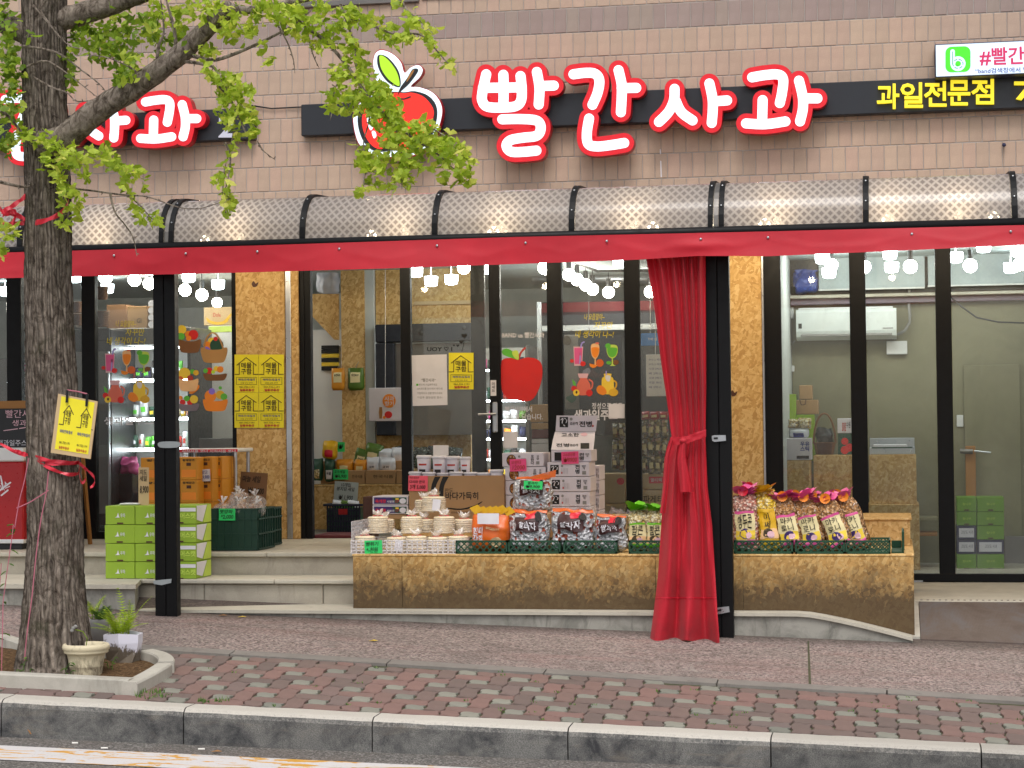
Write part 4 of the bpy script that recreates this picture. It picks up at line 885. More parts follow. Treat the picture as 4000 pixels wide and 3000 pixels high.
for ch, L in LET.items():
    b_ = strokes('letter_case', L, 39, -.215, .10, 'sign_side', sg); strokes('letter_rim', L, 38.5, -.2205, .005, 'sign_red', b_); [strokes('letter_face', [L[i] for i in g], 19.5, -.226, .005, 'sign_white', b_) for g in GR[ch]]
lf = lambda x, y: (330+(x-2635)*.785, 433+(y-346)*.79)
s2 = T('shop_sign', 'left sign bar behind the tree, red letters and a number 2', 'sign', loc=W(500, 480, -.05))
X0, X1, Z0, Z1 = rect(895, 424, 905, 546, -.115); MB().box(-9.5, W(988, 480, -.115).x, -.115, -.002, Z0, Z1, .006).build('bar', A('black_sign'), s2)
for ch in '간사과':
    b_ = strokes('letter_case', LET[ch], 36, -.215, .10, 'sign_side', s2, lf); strokes('letter_rim', LET[ch], 35.5, -.2205, .005, 'sign_red', b_, lf); [strokes('letter_face', [LET[ch][i] for i in g], 17.5, -.226, .005, 'sign_white', b_, lf) for g in GR[ch]]
M('sign_pale', 'c9cbdc', .4, .05); TX('numeral', '2', 853, 447, 922, 537, -.135, 'sign_pale', s2, bold=.02, th=.019)
# apple emblem
sil = smooth([(1487, 193), (1462, 212), (1458, 262), (1478, 330), (1530, 352), (1440, 375), (1386, 425), (1378, 480), (1398, 560), (1440, 595), (1480, 618), (1540, 614), (1600, 612), (1650, 592), (1702, 530), (1728, 450), (1722, 400), (1690, 360), (1640, 340), (1605, 336), (1640, 300), (1652, 270), (1635, 252), (1605, 262), (1580, 282), (1565, 240), (1530, 206)], 5)
ap = plate('emblem_case', sil, -.20, .085, 'sign_side', sg); plate('emblem_face', [(1556+(x-1556)*.985, 405+(y-405)*.985) for x, y in sil], -.2045, .004, 'sign_white', ap)
body = smooth([(1545, 358), (1490, 362), (1430, 390), (1400, 440), (1400, 500), (1425, 560), (1470, 592), (1540, 588), (1590, 597), (1640, 585), (1685, 535), (1707, 460), (1702, 408), (1670, 372), (1620, 356), (1580, 360)], 5)
plate('outline', body, -.2085, .004, 'sign_black', ap)
plate('apple_body', smooth([(1545, 362), (1495, 372), (1440, 400), (1416, 450), (1418, 505), (1442, 556), (1480, 582), (1540, 572), (1590, 588), (1632, 572), (1670, 525), (1692, 460), (1690, 420), (1655, 378), (1610, 362), (1580, 364)], 5), -.2125, .004, 'logo_red', ap)
plate('shine', smooth([(1434, 455), (1445, 450), (1458, 480), (1456, 500), (1446, 508), (1435, 480)], 4), -.2165, .004, 'sign_white', ap); plate('shine', smooth([(1452, 515), (1464, 512), (1470, 530), (1460, 540)], 4), -.2165, .004, 'sign_white', ap)
plate('leaf_outline', smooth([(1478, 215), (1512, 222), (1548, 262), (1563, 300), (1561, 340), (1520, 325), (1490, 290), (1474, 250)], 5), -.2085, .004, 'sign_black', ap)
plate('leaf', smooth([(1484, 217), (1510, 228), (1540, 264), (1556, 300), (1558, 336), (1520, 312), (1494, 278), (1484, 248)], 5), -.2125, .004, 'sign_lime', ap)
plate('stem', smooth([(1612, 270), (1634, 275), (1600, 325), (1562, 362), (1556, 390), (1550, 384), (1562, 345), (1590, 305)], 4), -.2125, .004, 'sign_black', ap); plate('stem_light', smooth([(1610, 276), (1618, 274), (1604, 300), (1588, 320), (1594, 300)], 4), -.2165, .004, 'wood', ap)
strokes('crease', [[(1562, 386), (1580, 386), (1602, 378)]], 3, -.2165, .004, 'sign_black', ap)
for i, ch in enumerate('과일전문점'):
    x = 3425+i*92.5; TX('yellow_letter', ch, x, 326-i*4.6, x+88, 424-i*4.6, -.155, 'sign_yellow', sg, bold=.016, th=.038)
TX('yellow_letter', '7', 3962, 318, 4050, 390, -.155, 'sign_yellow', sg, bold=.016, th=.038)
cq = [(970, 410), (1060, 424), (1176, 418)]; MB().tube([W(x, y, -.03) for x, y in cq], .006, 6).build('feed_cable', A('plastic_black'), sg)
# light box on the right
lb = T('light_box', 'white light box sign with green square app logo', 'sign', loc=W(3900, 240, -.1))
X0, X1, Z0, Z1 = rect(3653, 172, 3663, 303, -.26); XE = 2.6
MB().box(X0, XE, -.255, -.01, Z0, Z1, .004).build('case', A('navy'), lb); MB().box(X0+.006, XE-.006, -.2585, -.2545, Z0+.008, Z1-.008).build('face', A('box_glow'), lb)
def sl_(pts): return [(x, y-(x-3700)*.034) for x, y in pts]
rr = []
for cx, cy, a0 in ((3767, 207, -90), (3767, 259, 0), (3717, 259, 90), (3717, 207, 180)): rr += [(cx+24*math.cos(R(a0+i*15)), cy+24*math.sin(R(a0+i*15))) for i in range(7)]
plate('app_square', sl_(rr), -.2615, .003, 'app_green', lb)
strokes('app_letter', [sl_([(3721, 202), (3721, 250)]), sl_([(3721, 250), (3727, 264), (3742, 270), (3757, 264), (3763, 250), (3757, 236), (3742, 230), (3728, 236), (3722, 250)])], 9, -.2645, .003, 'box_glow', lb)
M('app_line', '5fbf9a', .5); strokes('app_ring', [sl_([(3721, 203), (3721, 250)]), sl_([(3721, 250), (3728, 263), (3742, 268), (3756, 263), (3762, 250), (3756, 238), (3742, 232), (3728, 238)])], 1.6, -.2665, .002, 'app_line', lb); plate('app_dot', sl_(ell(3742, 250, 7, 7)), -.2668, .002, 'app_green', lb)
EM('sign_pink', S('e02a6a'), .35, False); EM('sign_ink', S('3a3a9c'), .3, False)
TX('hash_text', '#빨간사과', 3826, 182, 4135, 252, -.2615, 'sign_pink', lb, bold=.02, rot=-1.7); TX('small_text', '“band검색창에서 빨간사과', 3810, 263, 4090, 284, -.2615, 'sign_ink', lb, bold=.01, rot=-1.7)
# ================================================================ ginkgo tree
TY = -4.62
tb = G(185, 2640); tree = T('ginkgo_tree', 'ginkgo tree with rough bark and yellow green leaves', 'tree', loc=(tb.x, TY, gz(tb.x, TY)))
TL = ((-40, 104), (0, 92), (300, 97), (500, 100), (620, 104), (800, 104), (1100, 105), (1500, 110), (1900, 116), (2100, 118), (2300, 105), (2400, 97), (2500, 88), (2600, 70), (2660, 40)); TR = ((-40, 246), (0, 250), (150, 250), (420, 252), (500, 262), (620, 262), (800, 268), (1100, 270), (1500, 292), (1900, 306), (2100, 312), (2300, 322), (2400, 332), (2500, 345), (2600, 360), (2660, 400))
def ridge(w, z, k):                                 # furrowed bark: interlacing vertical ridges
    q = Vector((math.cos(w)*k, math.sin(w)*k, z*1.15)); d = noise.noise_vector(q*1.3)*.55; q += d
    a = 1-abs(noise.noise(q*2.6+Vector((0, 0, z*.4))))*2.2; b = 1-abs(noise.noise(q*5.5))*2
    return .7*a+.3*b
def tfn(u, v):
    y = -60+2730*v; xl, xr = lerp(TL, y), lerp(TR, y); c = W((xl+xr)/2, y, TY); r = (W(xr, y, TY).x-W(xl, y, TY).x)/2
    w = u*2*math.pi; n = ridge(w, c.z, 2.2); r *= 1.0+.045*noise.noise(Vector((math.cos(w)*2, math.sin(w)*2, c.z*2)))
    r += .019*(n-.45); return Vector((c.x+r*math.cos(w), c.y+r*math.sin(w), c.z))
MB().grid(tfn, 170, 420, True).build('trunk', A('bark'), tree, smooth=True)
def limb(pts, rad, Ys, nm='limb', n=28, seg=14):
    q = smooth(pts, seg, False); k = len(q); cs = []; rs = []
    for i, (x, y) in enumerate(q):
        t = i/(k-1); Y = TY+Ys[0]+(Ys[1]-Ys[0])*t; cs.append(W(x, y, Y)); rs.append((rad[0]+(rad[1]-rad[0])*t)*13.0/FPX)
    mb = MB().tube(cs, rs, n)
    for i, v in enumerate(mb.v):
        c = cs[min(i//n, k-1)]; d = Vector(v)-c; w = (i % n)/n*2*math.pi; e = ridge(w, (i//n)*.035+pts[0][0], 1.4)
        mb.v[i] = tuple(c+d*(1+.11*(e-.4)+.06*noise.noise(Vector(v)*9)))
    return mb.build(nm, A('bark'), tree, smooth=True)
limb([(170, 570), (260, 535), (370, 440), (520, 345), (640, 262), (740, 180), (830, 90), (905, 30)], (52, 27), (-.12, -.30))
limb([(905, 30), (960, 40), (1030, 30), (1180, 0), (1330, -30)], (16, 9), (-.30, -.35), n=12)
limb([(215, 85), (300, 60), (400, 30), (520, -15), (640, -50)], (44, 34), (.0, .1)); limb([(130, 145), (60, 110), (-40, 60), (-120, 20)], (42, 36), (.0, -.1)); limb([(130, -20), (60, -60), (0, -90)], (40, 30), (0, .1))
tw = []                                             # twigs: (pixel line, start radius, depth start, depth end)
def twig(pts, r, Y0, Y1, nm='twig'):
    q = smooth(pts, 5, False); k = len(q); mb = MB(); cs = [W(x, y, TY+Y0+(Y1-Y0)*i/(k-1)) for i, (x, y) in enumerate(q)]
    mb.tube(cs, [r*(1-.7*i/(k-1))*13/FPX for i in range(k)], 6)
    for i in range(1, k-1, 2):                      # short spur shoots
        a = cs[i]; d = Vector((random.uniform(-1, 1), random.uniform(-1, 1), random.uniform(-1, 1)))*.018; mb.tube([a, a+d], [.0035, .0028], 5)
    mb.build(nm, A('bark'), tree); return cs
TWG = [([(745, 215), (830, 235), (930, 205), (1050, 150), (1150, 95), (1215, 40)], 8, -.25, -.4), ([(725, 240), (790, 250), (845, 275), (905, 400), (940, 475), (965, 530)], 7, -.25, -.5), ([(800, 255), (850, 330), (915, 420), (905, 560), (880, 650), (868, 760)], 5, -.25, -.45), ([(1165, 85), (1270, 160), (1350, 250), (1420, 350), (1500, 440), (1600, 530), (1720, 610), (1815, 705)], 8, -.35, -.75),
       ([(1330, 20), (1350, 60), (1420, 85), (1490, 115), (1550, 133), (1640, 135), (1690, 180), (1765, 265)], 7, -.35, -.6), ([(1345, 55), (1370, 130), (1385, 180), (1392, 260)], 5, -.35, -.5), ([(1560, -20), (1590, 40), (1640, 80), (1690, 130)], 5, -.4, -.55), ([(1080, 90), (1120, 160), (1145, 230), (1152, 285)], 4, -.35, -.4), ([(1180, 60), (1205, 150), (1225, 220), (1245, 262)], 4, -.35, -.4),
       ([(90, 180), (220, 205), (320, 275), (390, 330), (425, 375)], 5, -.16, -.2), ([(105, 260), (180, 238), (260, 285), (330, 340), (400, 395)], 4, -.17, -.22), ([(130, 300), (200, 340), (260, 362), (300, 395), (360, 390), (420, 370)], 4, -.17, -.22), ([(610, 268), (620, 180), (640, 120), (628, 0)], 7, -.2, -.25), ([(690, 210), (680, 110), (660, 40), (645, -20)], 8, -.24, -.3), ([(540, 330), (530, 280), (480, 250), (420, 225), (350, 215)], 5, -.2, -.3),
       ([(0, 430), (40, 460), (90, 520), (160, 560)], 7, -.4, -.2), ([(0, 710), (60, 725), (100, 730), (130, 720)], 7, -.3, -.15), ([(270, 735), (360, 745), (470, 760), (580, 770), (700, 810), (790, 812), (900, 775)], 4, -.2, -.5), ([(430, 760), (450, 830), (490, 880), (520, 930), (535, 1000)], 4, -.25, -.4), ([(500, 765), (545, 800), (590, 850), (650, 905)], 3, -.25, -.35), ([(880, 555), (900, 620), (890, 700), (872, 780), (885, 830)], 3.5, -.4, -.5), ([(1010, 560), (1030, 590), (1075, 625)], 3, -.4, -.45), ([(1360, 300), (1310, 340), (1300, 420), (1290, 470)], 3.5, -.4, -.5), ([(1450, 400), (1440, 480), (1420, 560), (1430, 640), (1420, 730)], 3.5, -.5, -.6), ([(1550, 500), (1560, 600), (1570, 680), (1570, 740)], 3.5, -.55, -.65), ([(1650, 480), (1720, 520), (1780, 560), (1840, 620)], 3.5, -.6, -.7),
       ([(180, 0), (160, 40), (200, 100), (230, 150)], 5, -.16, -.2), ([(130, 20), (180, 80), (260, 170), (310, 190)], 4, -.17, -.25)]
for q in TWG: twig(*q)
def fan(w, h, notch, fold):
    pts = [(0, 0)]; n = 8
    for i in range(n+1):
        a = R(26+128*i/n); rr = 1+.06*math.sin(i*2.4); rr *= 1-notch*math.exp(-((i-n/2)/.7)**2); pts.append((w*rr*math.cos(a)*1.08, h*rr*(.25+.75*math.sin(a))))
    return [(x, fold*abs(x)+.12*x*x/.03, y) for x, y in pts], [(0, i+1, i+2) for i in range(n)]
FANS = []
for i in range(5):
    v, f = fan(.038, .040, (.0, .35, .2, .1, .45)[i], (-.2, .15, .35, -.35, .05)[i]); FANS.append((v, f))
lm = {}
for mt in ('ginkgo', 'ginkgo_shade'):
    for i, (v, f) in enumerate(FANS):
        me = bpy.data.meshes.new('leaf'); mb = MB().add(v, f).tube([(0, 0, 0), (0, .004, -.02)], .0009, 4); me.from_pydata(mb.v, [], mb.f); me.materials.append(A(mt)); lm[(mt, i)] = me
# leaf clumps: pixel centre, spread x, y, number, depth offset, shade material?
CL_ = [(330, 110, 70, 70, 75, .25, 1), (460, 130, 90, 80, 95, .2, 1), (570, 100, 60, 60, 45, .1, 1), (420, 190, 60, 50, 40, .15, 1), (500, 220, 55, 40, 34, -.1, 1), (480, 290, 32, 45, 38, -.2, 1), (520, 280, 30, 40, 24, -.2, 0), (270, 230, 22, 60, 26, .1, 1), (275, 300, 14, 50, 12, .1, 1), (640, 40, 60, 40, 40, -.1, 0), (700, 70, 60, 60, 40, -.1, 0), (780, 30, 60, 40, 36, -.25, 0), (850, 20, 60, 30, 40, -.3, 0), (900, 50, 50, 40, 34, -.3, 0), (690, 140, 40, 50, 24, .1, 1), (620, 170, 30, 60, 24, .1, 1),
       (890, 110, 50, 40, 40, -.35, 0), (955, 120, 40, 40, 30, -.35, 0), (985, 60, 40, 40, 26, -.35, 0), (810, 205, 45, 25, 26, -.3, 0), (830, 290, 40, 35, 30, -.35, 0), (900, 300, 40, 40, 36, -.4, 0), (940, 360, 45, 40, 40, -.45, 0), (890, 380, 35, 40, 28, -.4, 0), (960, 430, 35, 45, 36, -.45, 0), (985, 490, 24, 40, 22, -.5, 0), (900, 470, 30, 40, 16, -.45, 0), (870, 430, 20, 40, 12, -.4, 0), (925, 540, 16, 30, 8, -.45, 0), (905, 590, 14, 20, 7, -.45, 0), (890, 640, 14, 20, 6, -.45, 0), (880, 685, 18, 20, 10, -.45, 0), (845, 705, 20, 10, 7, -.45, 0), (878, 745, 16, 22, 9, -.45, 0), (895, 790, 16, 22, 10, -.45, 0), (880, 825, 12, 14, 5, -.45, 0),
       (20, 60, 40, 70, 40, .0, 1), (40, 150, 40, 60, 36, -.05, 1), (30, 240, 45, 60, 46, -.1, 1), (50, 330, 40, 60, 40, -.1, 1), (40, 430, 45, 50, 36, -.1, 1), (60, 500, 45, 40, 26, -.15, 0), (25, 560, 40, 40, 24, -.15, 1), (110, 520, 40, 30, 22, -.3, 0), (160, 545, 35, 30, 26, -.3, 0), (215, 570, 28, 28, 26, -.32, 0), (175, 620, 28, 30, 20, -.34, 0), (245, 625, 30, 32, 28, -.34, 0), (230, 690, 32, 36, 34, -.34, 0), (280, 590, 30, 25, 20, -.33, 0), (340, 605, 36, 26, 24, -.33, 0), (300, 650, 30, 30, 20, -.33, 0), (330, 690, 20, 25, 12, -.33, 0), (265, 740, 30, 25, 18, -.34, 0), (420, 600, 26, 20, 18, -.33, 0), (440, 640, 30, 24, 22, -.33, 0), (490, 655, 26, 24, 16, -.33, 0), (505, 690, 24, 26, 18, -.34, 0), (545, 660, 14, 22, 9, -.34, 0), (560, 715, 16, 16, 7, -.34, 0), (475, 720, 12, 14, 5, -.34, 0),
       (255, 800, 18, 30, 12, -.3, 0), (300, 780, 26, 30, 18, -.3, 0), (250, 880, 22, 20, 14, -.3, 0), (300, 830, 16, 18, 9, -.3, 0), (515, 785, 14, 24, 10, -.3, 0), (545, 815, 18, 20, 12, -.3, 0), (555, 860, 16, 12, 8, -.3, 0), (600, 862, 26, 14, 12, -.3, 0), (625, 870, 10, 10, 5, -.3, 0), (885, 760, 22, 12, 9, -.45, 0), (900, 815, 16, 22, 8, -.45, 0), (20, 890, 34, 26, 22, -.2, 0), (55, 915, 24, 22, 14, -.2, 0), (12, 975, 16, 26, 9, -.2, 0),
       (1040, 20, 40, 30, 26, -.4, 0), (1080, 60, 50, 30, 34, -.4, 0), (1140, 30, 50, 36, 44, -.4, 0), (1170, 80, 50, 36, 40, -.4, 0), (1240, 30, 40, 34, 22, -.4, 0), (1230, 80, 40, 36, 30, -.4, 0), (1150, 130, 30, 26, 12, -.4, 0), (1180, 150, 26, 20, 10, -.4, 0), (1240, 175, 30, 26, 18, -.4, 0), (1280, 130, 30, 30, 18, -.4, 0), (1320, 105, 34, 26, 20, -.42, 0), (1330, 60, 30, 30, 18, -.42, 0), (1375, 30, 30, 24, 18, -.42, 0), (1300, 165, 24, 18, 10, -.4, 0), (1025, 180, 10, 20, 4, -.4, 0), (1045, 225, 16, 18, 6, -.4, 0), (1045, 255, 10, 10, 3, -.4, 0),
       (1395, 60, 30, 24, 14, -.45, 0), (1425, 90, 26, 24, 14, -.45, 0), (1465, 80, 16, 16, 8, -.45, 0), (1500, 125, 20, 18, 10, -.45, 0), (1540, 150, 34, 22, 20, -.5, 0), (1590, 135, 28, 24, 18, -.5, 0), (1560, 15, 20, 24, 8, -.5, 0), (1595, 50, 20, 20, 8, -.5, 0), (1610, 85, 22, 22, 12, -.5, 0), (1650, 120, 24, 26, 16, -.5, 0), (1690, 120, 20, 22, 10, -.5, 0), (1680, 165, 20, 24, 13, -.52, 0), (1710, 205, 22, 22, 11, -.52, 0), (1745, 225, 20, 24, 9, -.53, 0), (1765, 255, 12, 20, 6, -.53, 0), (1535, 100, 14, 14, 5, -.5, 0),
       (1370, 160, 22, 34, 16, -.42, 0), (1390, 230, 18, 36, 14, -.44, 0), (1405, 200, 18, 30, 10, -.44, 0), (1360, 220, 18, 30, 10, -.44, 0), (1325, 290, 24, 22, 12, -.45, 0), (1300, 270, 20, 18, 8, -.45, 0), (1370, 270, 30, 26, 18, -.46, 0), (1400, 300, 30, 26, 22, -.48, 0), (1430, 260, 20, 30, 14, -.48, 0), (1330, 340, 20, 18, 8, -.46, 0), (1300, 370, 22, 24, 12, -.46, 0), (1285, 400, 18, 22, 9, -.46, 0), (1350, 380, 26, 26, 16, -.47, 0), (1400, 370, 34, 28, 26, -.5, 0), (1450, 330, 34, 30, 30, -.52, 0), (1490, 350, 34, 30, 30, -.54, 0), (1460, 390, 34, 28, 30, -.54, 0), (1520, 380, 34, 30, 32, -.55, 0), (1430, 430, 26, 20, 14, -.54, 0), (1340, 430, 18, 22, 8, -.47, 0), (1390, 420, 24, 22, 12, -.5, 0),
       (1480, 440, 34, 26, 26, -.55, 0), (1530, 430, 34, 30, 30, -.56, 0), (1540, 480, 30, 28, 24, -.58, 0), (1490, 500, 22, 26, 14, -.56, 0), (1460, 470, 16, 22, 8, -.56, 0), (1560, 520, 30, 26, 20, -.6, 0), (1510, 545, 26, 26, 18, -.58, 0), (1590, 490, 26, 22, 14, -.6, 0), (1620, 510, 30, 24, 20, -.62, 0), (1650, 540, 34, 28, 28, -.64, 0), (1600, 560, 30, 30, 22, -.62, 0), (1560, 570, 30, 28, 20, -.6, 0), (1660, 490, 22, 16, 12, -.64, 0), (1690, 500, 20, 18, 10, -.65, 0), (1700, 560, 34, 30, 30, -.66, 0), (1750, 550, 26, 26, 20, -.68, 0), (1720, 610, 32, 30, 26, -.68, 0), (1770, 600, 30, 28, 22, -.7, 0), (1815, 590, 26, 26, 16, -.72, 0), (1780, 650, 24, 24, 14, -.72, 0), (1820, 680, 26, 22, 16, -.72, 0), (1840, 620, 14, 20, 8, -.72, 0), (1745, 665, 20, 18, 10, -.7, 0), (1790, 705, 16, 14, 6, -.72, 0),
       (1430, 600, 26, 26, 16, -.58, 0), (1410, 640, 22, 22, 12, -.58, 0), (1440, 650, 34, 20, 22, -.6, 0), (1480, 610, 30, 24, 18, -.6, 0), (1490, 660, 30, 18, 16, -.6, 0), (1560, 625, 34, 22, 20, -.62, 0), (1600, 640, 26, 20, 14, -.62, 0), (1575, 680, 32, 20, 20, -.63, 0), (1530, 720, 34, 16, 16, -.63, 0), (1590, 720, 16, 22, 10, -.63, 0), (1640, 600, 24, 24, 14, -.64, 0), (1640, 655, 16, 16, 7, -.64, 0), (1455, 720, 24, 18, 12, -.6, 0), (1410, 745, 26, 14, 11, -.6, 0), (1535, 745, 12, 10, 4, -.62, 0), (1730, 690, 12, 12, 4, -.7, 0)]
crown = MB().tube([W(905, 25, TY-.30), W(1000, 30, TY-.33), W(1100, 10, TY-.35)], .004, 5).build('crown', A('bark'), tree)
leaves = []
for cx, cy, sx, sy, n, dY, sh in CL_:
    n = int(n*(1.35 if sh else 1.0))
    for i in range(n):
        x, y = random.gauss(cx, sx*.55), random.gauss(cy, sy*.55)
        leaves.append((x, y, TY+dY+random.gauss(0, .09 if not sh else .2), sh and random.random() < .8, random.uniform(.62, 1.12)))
for cx, cy, sx, sy, n in ((-160, 200, 200, 260, 260), (500, -160, 500, 110, 420), (1500, -160, 400, 110, 200)):       # crown going on above and left of the frame
    for i in range(n): leaves.append((random.gauss(cx, sx*.6), random.gauss(cy, sy*.5) if cy > -100 else cy-abs(random.gauss(0, sy)), TY+random.gauss(-.1, .4), True, random.uniform(.7, 1.1)))
random.shuffle(leaves)
leaves.sort(key=lambda l: -(l[4]+(1 if 0 < l[0] < 1900 and 0 < l[1] < 1000 else -2)))
rm = {'ginkgo': MB(), 'ginkgo_shade': MB()}; nl = 0
for x, y, Y, sh, s_ in leaves:
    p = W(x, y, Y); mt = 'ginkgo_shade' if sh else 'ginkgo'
    down = random.random() < .7
    e = Matrix.Rotation(random.gauss(0, .9), 4, 'Z') @ Matrix.Rotation(random.gauss(0, .75), 4, 'X') @ Matrix.Rotation((math.pi if down else 0)+random.gauss(0, .9), 4, 'Y')
    k = random.randrange(5)
    if nl < 300:
        o = bpy.data.objects.new('leaf', lm[(mt, k)]); col.objects.link(o); o.rotation_euler = e.to_euler(); o.location = p; o.scale = (s_,)*3; par(o, crown); nl += 1
    else:
        m = Matrix.Translation(p) @ e @ Matrix.Scale(s_, 4); me = lm[(mt, k)]; rm[mt].add([m @ v.co for v in me.vertices], [tuple(q.vertices) for q in me.polygons])
for k_ in rm: rm[k_].build('leaf_mass', A(k_), crown, kind='stuff')
# ---- red ribbons and twine round the trunk
def wrap(name, pts, hw, th, mat, lab, Yo, extra=()):
    t = T(name, lab, 'ribbon', loc=W(*pts[0], TY-.2))
    for k, q in enumerate((pts,)+tuple(extra)):
        s_ = smooth(q, 8, False); n = len(s_)
        def f(u, v):
            i = u*(n-1); a = int(min(i, n-2)); f_ = i-a; x = s_[a][0]+(s_[a+1][0]-s_[a][0])*f_; y = s_[a][1]+(s_[a+1][1]-s_[a][1])*f_
            cx = (lerp(TL, y)+lerp(TR, y))/2; hw_ = (lerp(TR, y)-lerp(TL, y))/2; d = (x-cx)/hw_
            r = hw_*13/FPX*.98; Y = TY-(r*math.sqrt(max(0, 1-min(1, abs(d))**2))+.024) if abs(d) < 1.05 else TY-.02-.02*k
            return W(x, y+(v-.5)*2*hw*(.75+.5*abs(math.sin(u*9+k))), Y-.004*k+.006*math.sin(u*23+v*2))
        MB().grid(f, n*2, 3).build('strand', A(mat), t, smooth=True)
    return t
wrap('red_ribbon', [(105, 868), (150, 868), (205, 850), (245, 825), (266, 790), (269, 775)], 9, 0, 'ribbon_red', 'red ribbon wound high round the trunk with a bow', 0, extra=([(106, 866), (60, 875), (20, 878), (-10, 884)], [(110, 862), (60, 838), (20, 832), (0, 815)], [(40, 880), (60, 850), (62, 830), (30, 825), (10, 840)], [(100, 765), (70, 790), (30, 815), (5, 830)]))
wrap('red_ribbon', [(0, 1732), (60, 1765), (130, 1790), (200, 1812), (270, 1810), (306, 1806)], 6, 0, 'ribbon_red', 'red plastic ribbon round the trunk below the yellow board', 0, extra=([(110, 1780), (180, 1822), (260, 1852), (306, 1850)], [(112, 1775), (200, 1800), (306, 1808)], [(306, 1808), (330, 1830), (335, 1870), (318, 1885), (308, 1840)], [(306, 1806), (345, 1840), (368, 1865), (368, 1890), (352, 1905)], [(60, 1760), (112, 1778)], [(306, 1850), (312, 1820), (308, 1800)]))
wt = T('twine', 'thin faded pink twine hanging down the trunk', 'twine', loc=W(150, 2300, TY-.2))
for q in ([(112, 1790), (95, 1880), (75, 1960), (58, 2060)], [(190, 1840), (180, 1930), (160, 2030), (140, 2180), (125, 2330), (105, 2480), (96, 2580)], [(65, 1985), (120, 1960), (190, 1915)]): MB().tube([W(x, y, TY-.21) for x, y in smooth(q, 5, False)], .0035, 5).build('strand', A('twine_pink'), wt)
# ---- cardboard with a yellow poster tied on the trunk
bd = T('poster_board', 'yellow poster on tilted cardboard tied to the tree trunk', 'poster', loc=W(290, 1660, TY-.22))
BY = TY-.215; q = [(227, 1538), (381, 1568), (353, 1793), (198, 1768)]
MB().prism([W(x, y, BY) for x, y in q], (0, .008, 0)).build('cardboard', A('cardboard_pale'), bd)
def bl(u, v): a = Vector(q[0]).lerp(Vector(q[1]), u); b = Vector(q[3]).lerp(Vector(q[2]), u); return tuple(a.lerp(b, v))
def bplate(nm, u0, v0, u1, v1, d, mat): MB().prism([W(*bl(u, v), BY-d) for u, v in ((u0, v0), (u1, v0), (u1, v1), (u0, v1))], (0, .001, 0)).build(nm, A(mat), bd)
bplate('paper', .09, .03, .93, .93, .0015, 'paper_yellow')
def btext(nm, s_, u0, v0, u1, v1, mat, bold=.015):
    v, f = glyphs(s_, bold); MB().add([W(*bl(u0+(u1-u0)*a, v1+(v0-v1)*b), BY-.003) for a, b in v], f).build(nm, A(mat), bd)
def house(nm, L, p, Y, w, mat): return strokes(nm, L, w, Y, .0008, mat, p, nseg=1, k=6)
hs_ = lambda o: [[(.10+o, .50), (.20+o, .50), (.20+o, .26)], [(.17+o, .30), (.29+o, .16), (.42+o, .30)], [(.39+o, .26), (.39+o, .50), (.50+o, .50)]]
for o in (.02, .46): strokes('house_outline', [[bl(*a) for a in l] for l in hs_(o)], 1.6, BY-.003, .0008, 'ink_brown', bd, nseg=1, k=6); btext('headline', '매물\n구함', .225+o, .24, .37+o, .48, 'ink_brown')
for o in (.02, .46): btext('subline', '매매/전매/월세', .14+o, .58, .45+o, .64, 'ink_blue'); btext('phone', '061.722.1191', .16+o, .78, .42+o, .82, 'ink_brown'); btext('agency', '일등부동산', .16+o, .86, .42+o, .91, 'ink_red', .025)
for u in (.22, .72): MB().tube([W(*bl(u, -.09), BY-.012), W(*bl(u+.02, .12), BY-.012)], .008, 6).build('clip', A('plastic_black'), bd); 
MB().tube([W(*bl(.22, -.09), BY-.012), W(*bl(.5, -.10), BY-.0), W(*bl(.72, -.09), BY-.012)], .004, 5).build('string', A('twine_pink'), bd)
# ================================================================ flower pots
c0 = G(337, 2648)
pt = T('flower_pot', 'round cream plastic pot with rolled rim and moulded bands', 'flower pot', loc=c0)
sc0 = 1/ (FPX/(c0.y-CAM.y)); H = (2648-2506)*sc0; Rr = 97*sc0
prof = [(Rr*.62, 0), (Rr*.66, .006), (Rr*.67, H*.10), (Rr*.655, H*.11), (Rr*.72, H*.34), (Rr*.735, H*.36), (Rr*.72, H*.38), (Rr*.79, H*.66), (Rr*.82, H*.71), (Rr*.93, H*.74), (Rr*.94, H*.79), (Rr*.92, H*.80), (Rr*.99, H*.84), (Rr*1.0, H*.92), (Rr*.96, H*.985), (Rr*.90, H), (Rr*.84, H*.97), (Rr*.80, H*.86)]
def m_oldpot():
    b = NB('weathered_cream'); v = b.co(); z = b.xyz(v)[2]
    n = b.noise(b.co((18, 18, 9)), 1, 8, .75, .6); h = b.n('ShaderNodeMapRange'); h.inputs['From Min'].default_value = c0.z+H*.72; h.inputs['From Max'].default_value = c0.z; b.l(z, h.inputs['Value'])
    f = b.math('ADD', b.math('MULTIPLY', h.outputs[0], .28), n); b.base(b.mix(b.ramp(f, (.52, 0.0), (.74, .85)), S('cfc3a5'), S('54483b'))); b.set(rough=.8, spec=.3); b.bump(n, .4, .006); MT['weathered_cream'] = b.m
m_oldpot(); MB().lathe(c0, prof, 40, cap=False).build('body', A('weathered_cream'), pt, smooth=True); MB().lathe(c0, [(Rr*.81, H*.86), (Rr*.4, H*.875), (.004, H*.88)], 24, cap=False, jit=lambda i, w: 1+.04*math.sin(w*7)).build('soil', A('soil'), pt)
mb = MB().tube([c0+Vector((0, 0, H*.88)), c0+Vector((.012, -.01, H+.03)), c0+Vector((-.02, 0, H+.07)), c0+Vector((-.07, .01, H+.08))], .003, 5); mb.build('seedling_stem', A('fern'), pt)
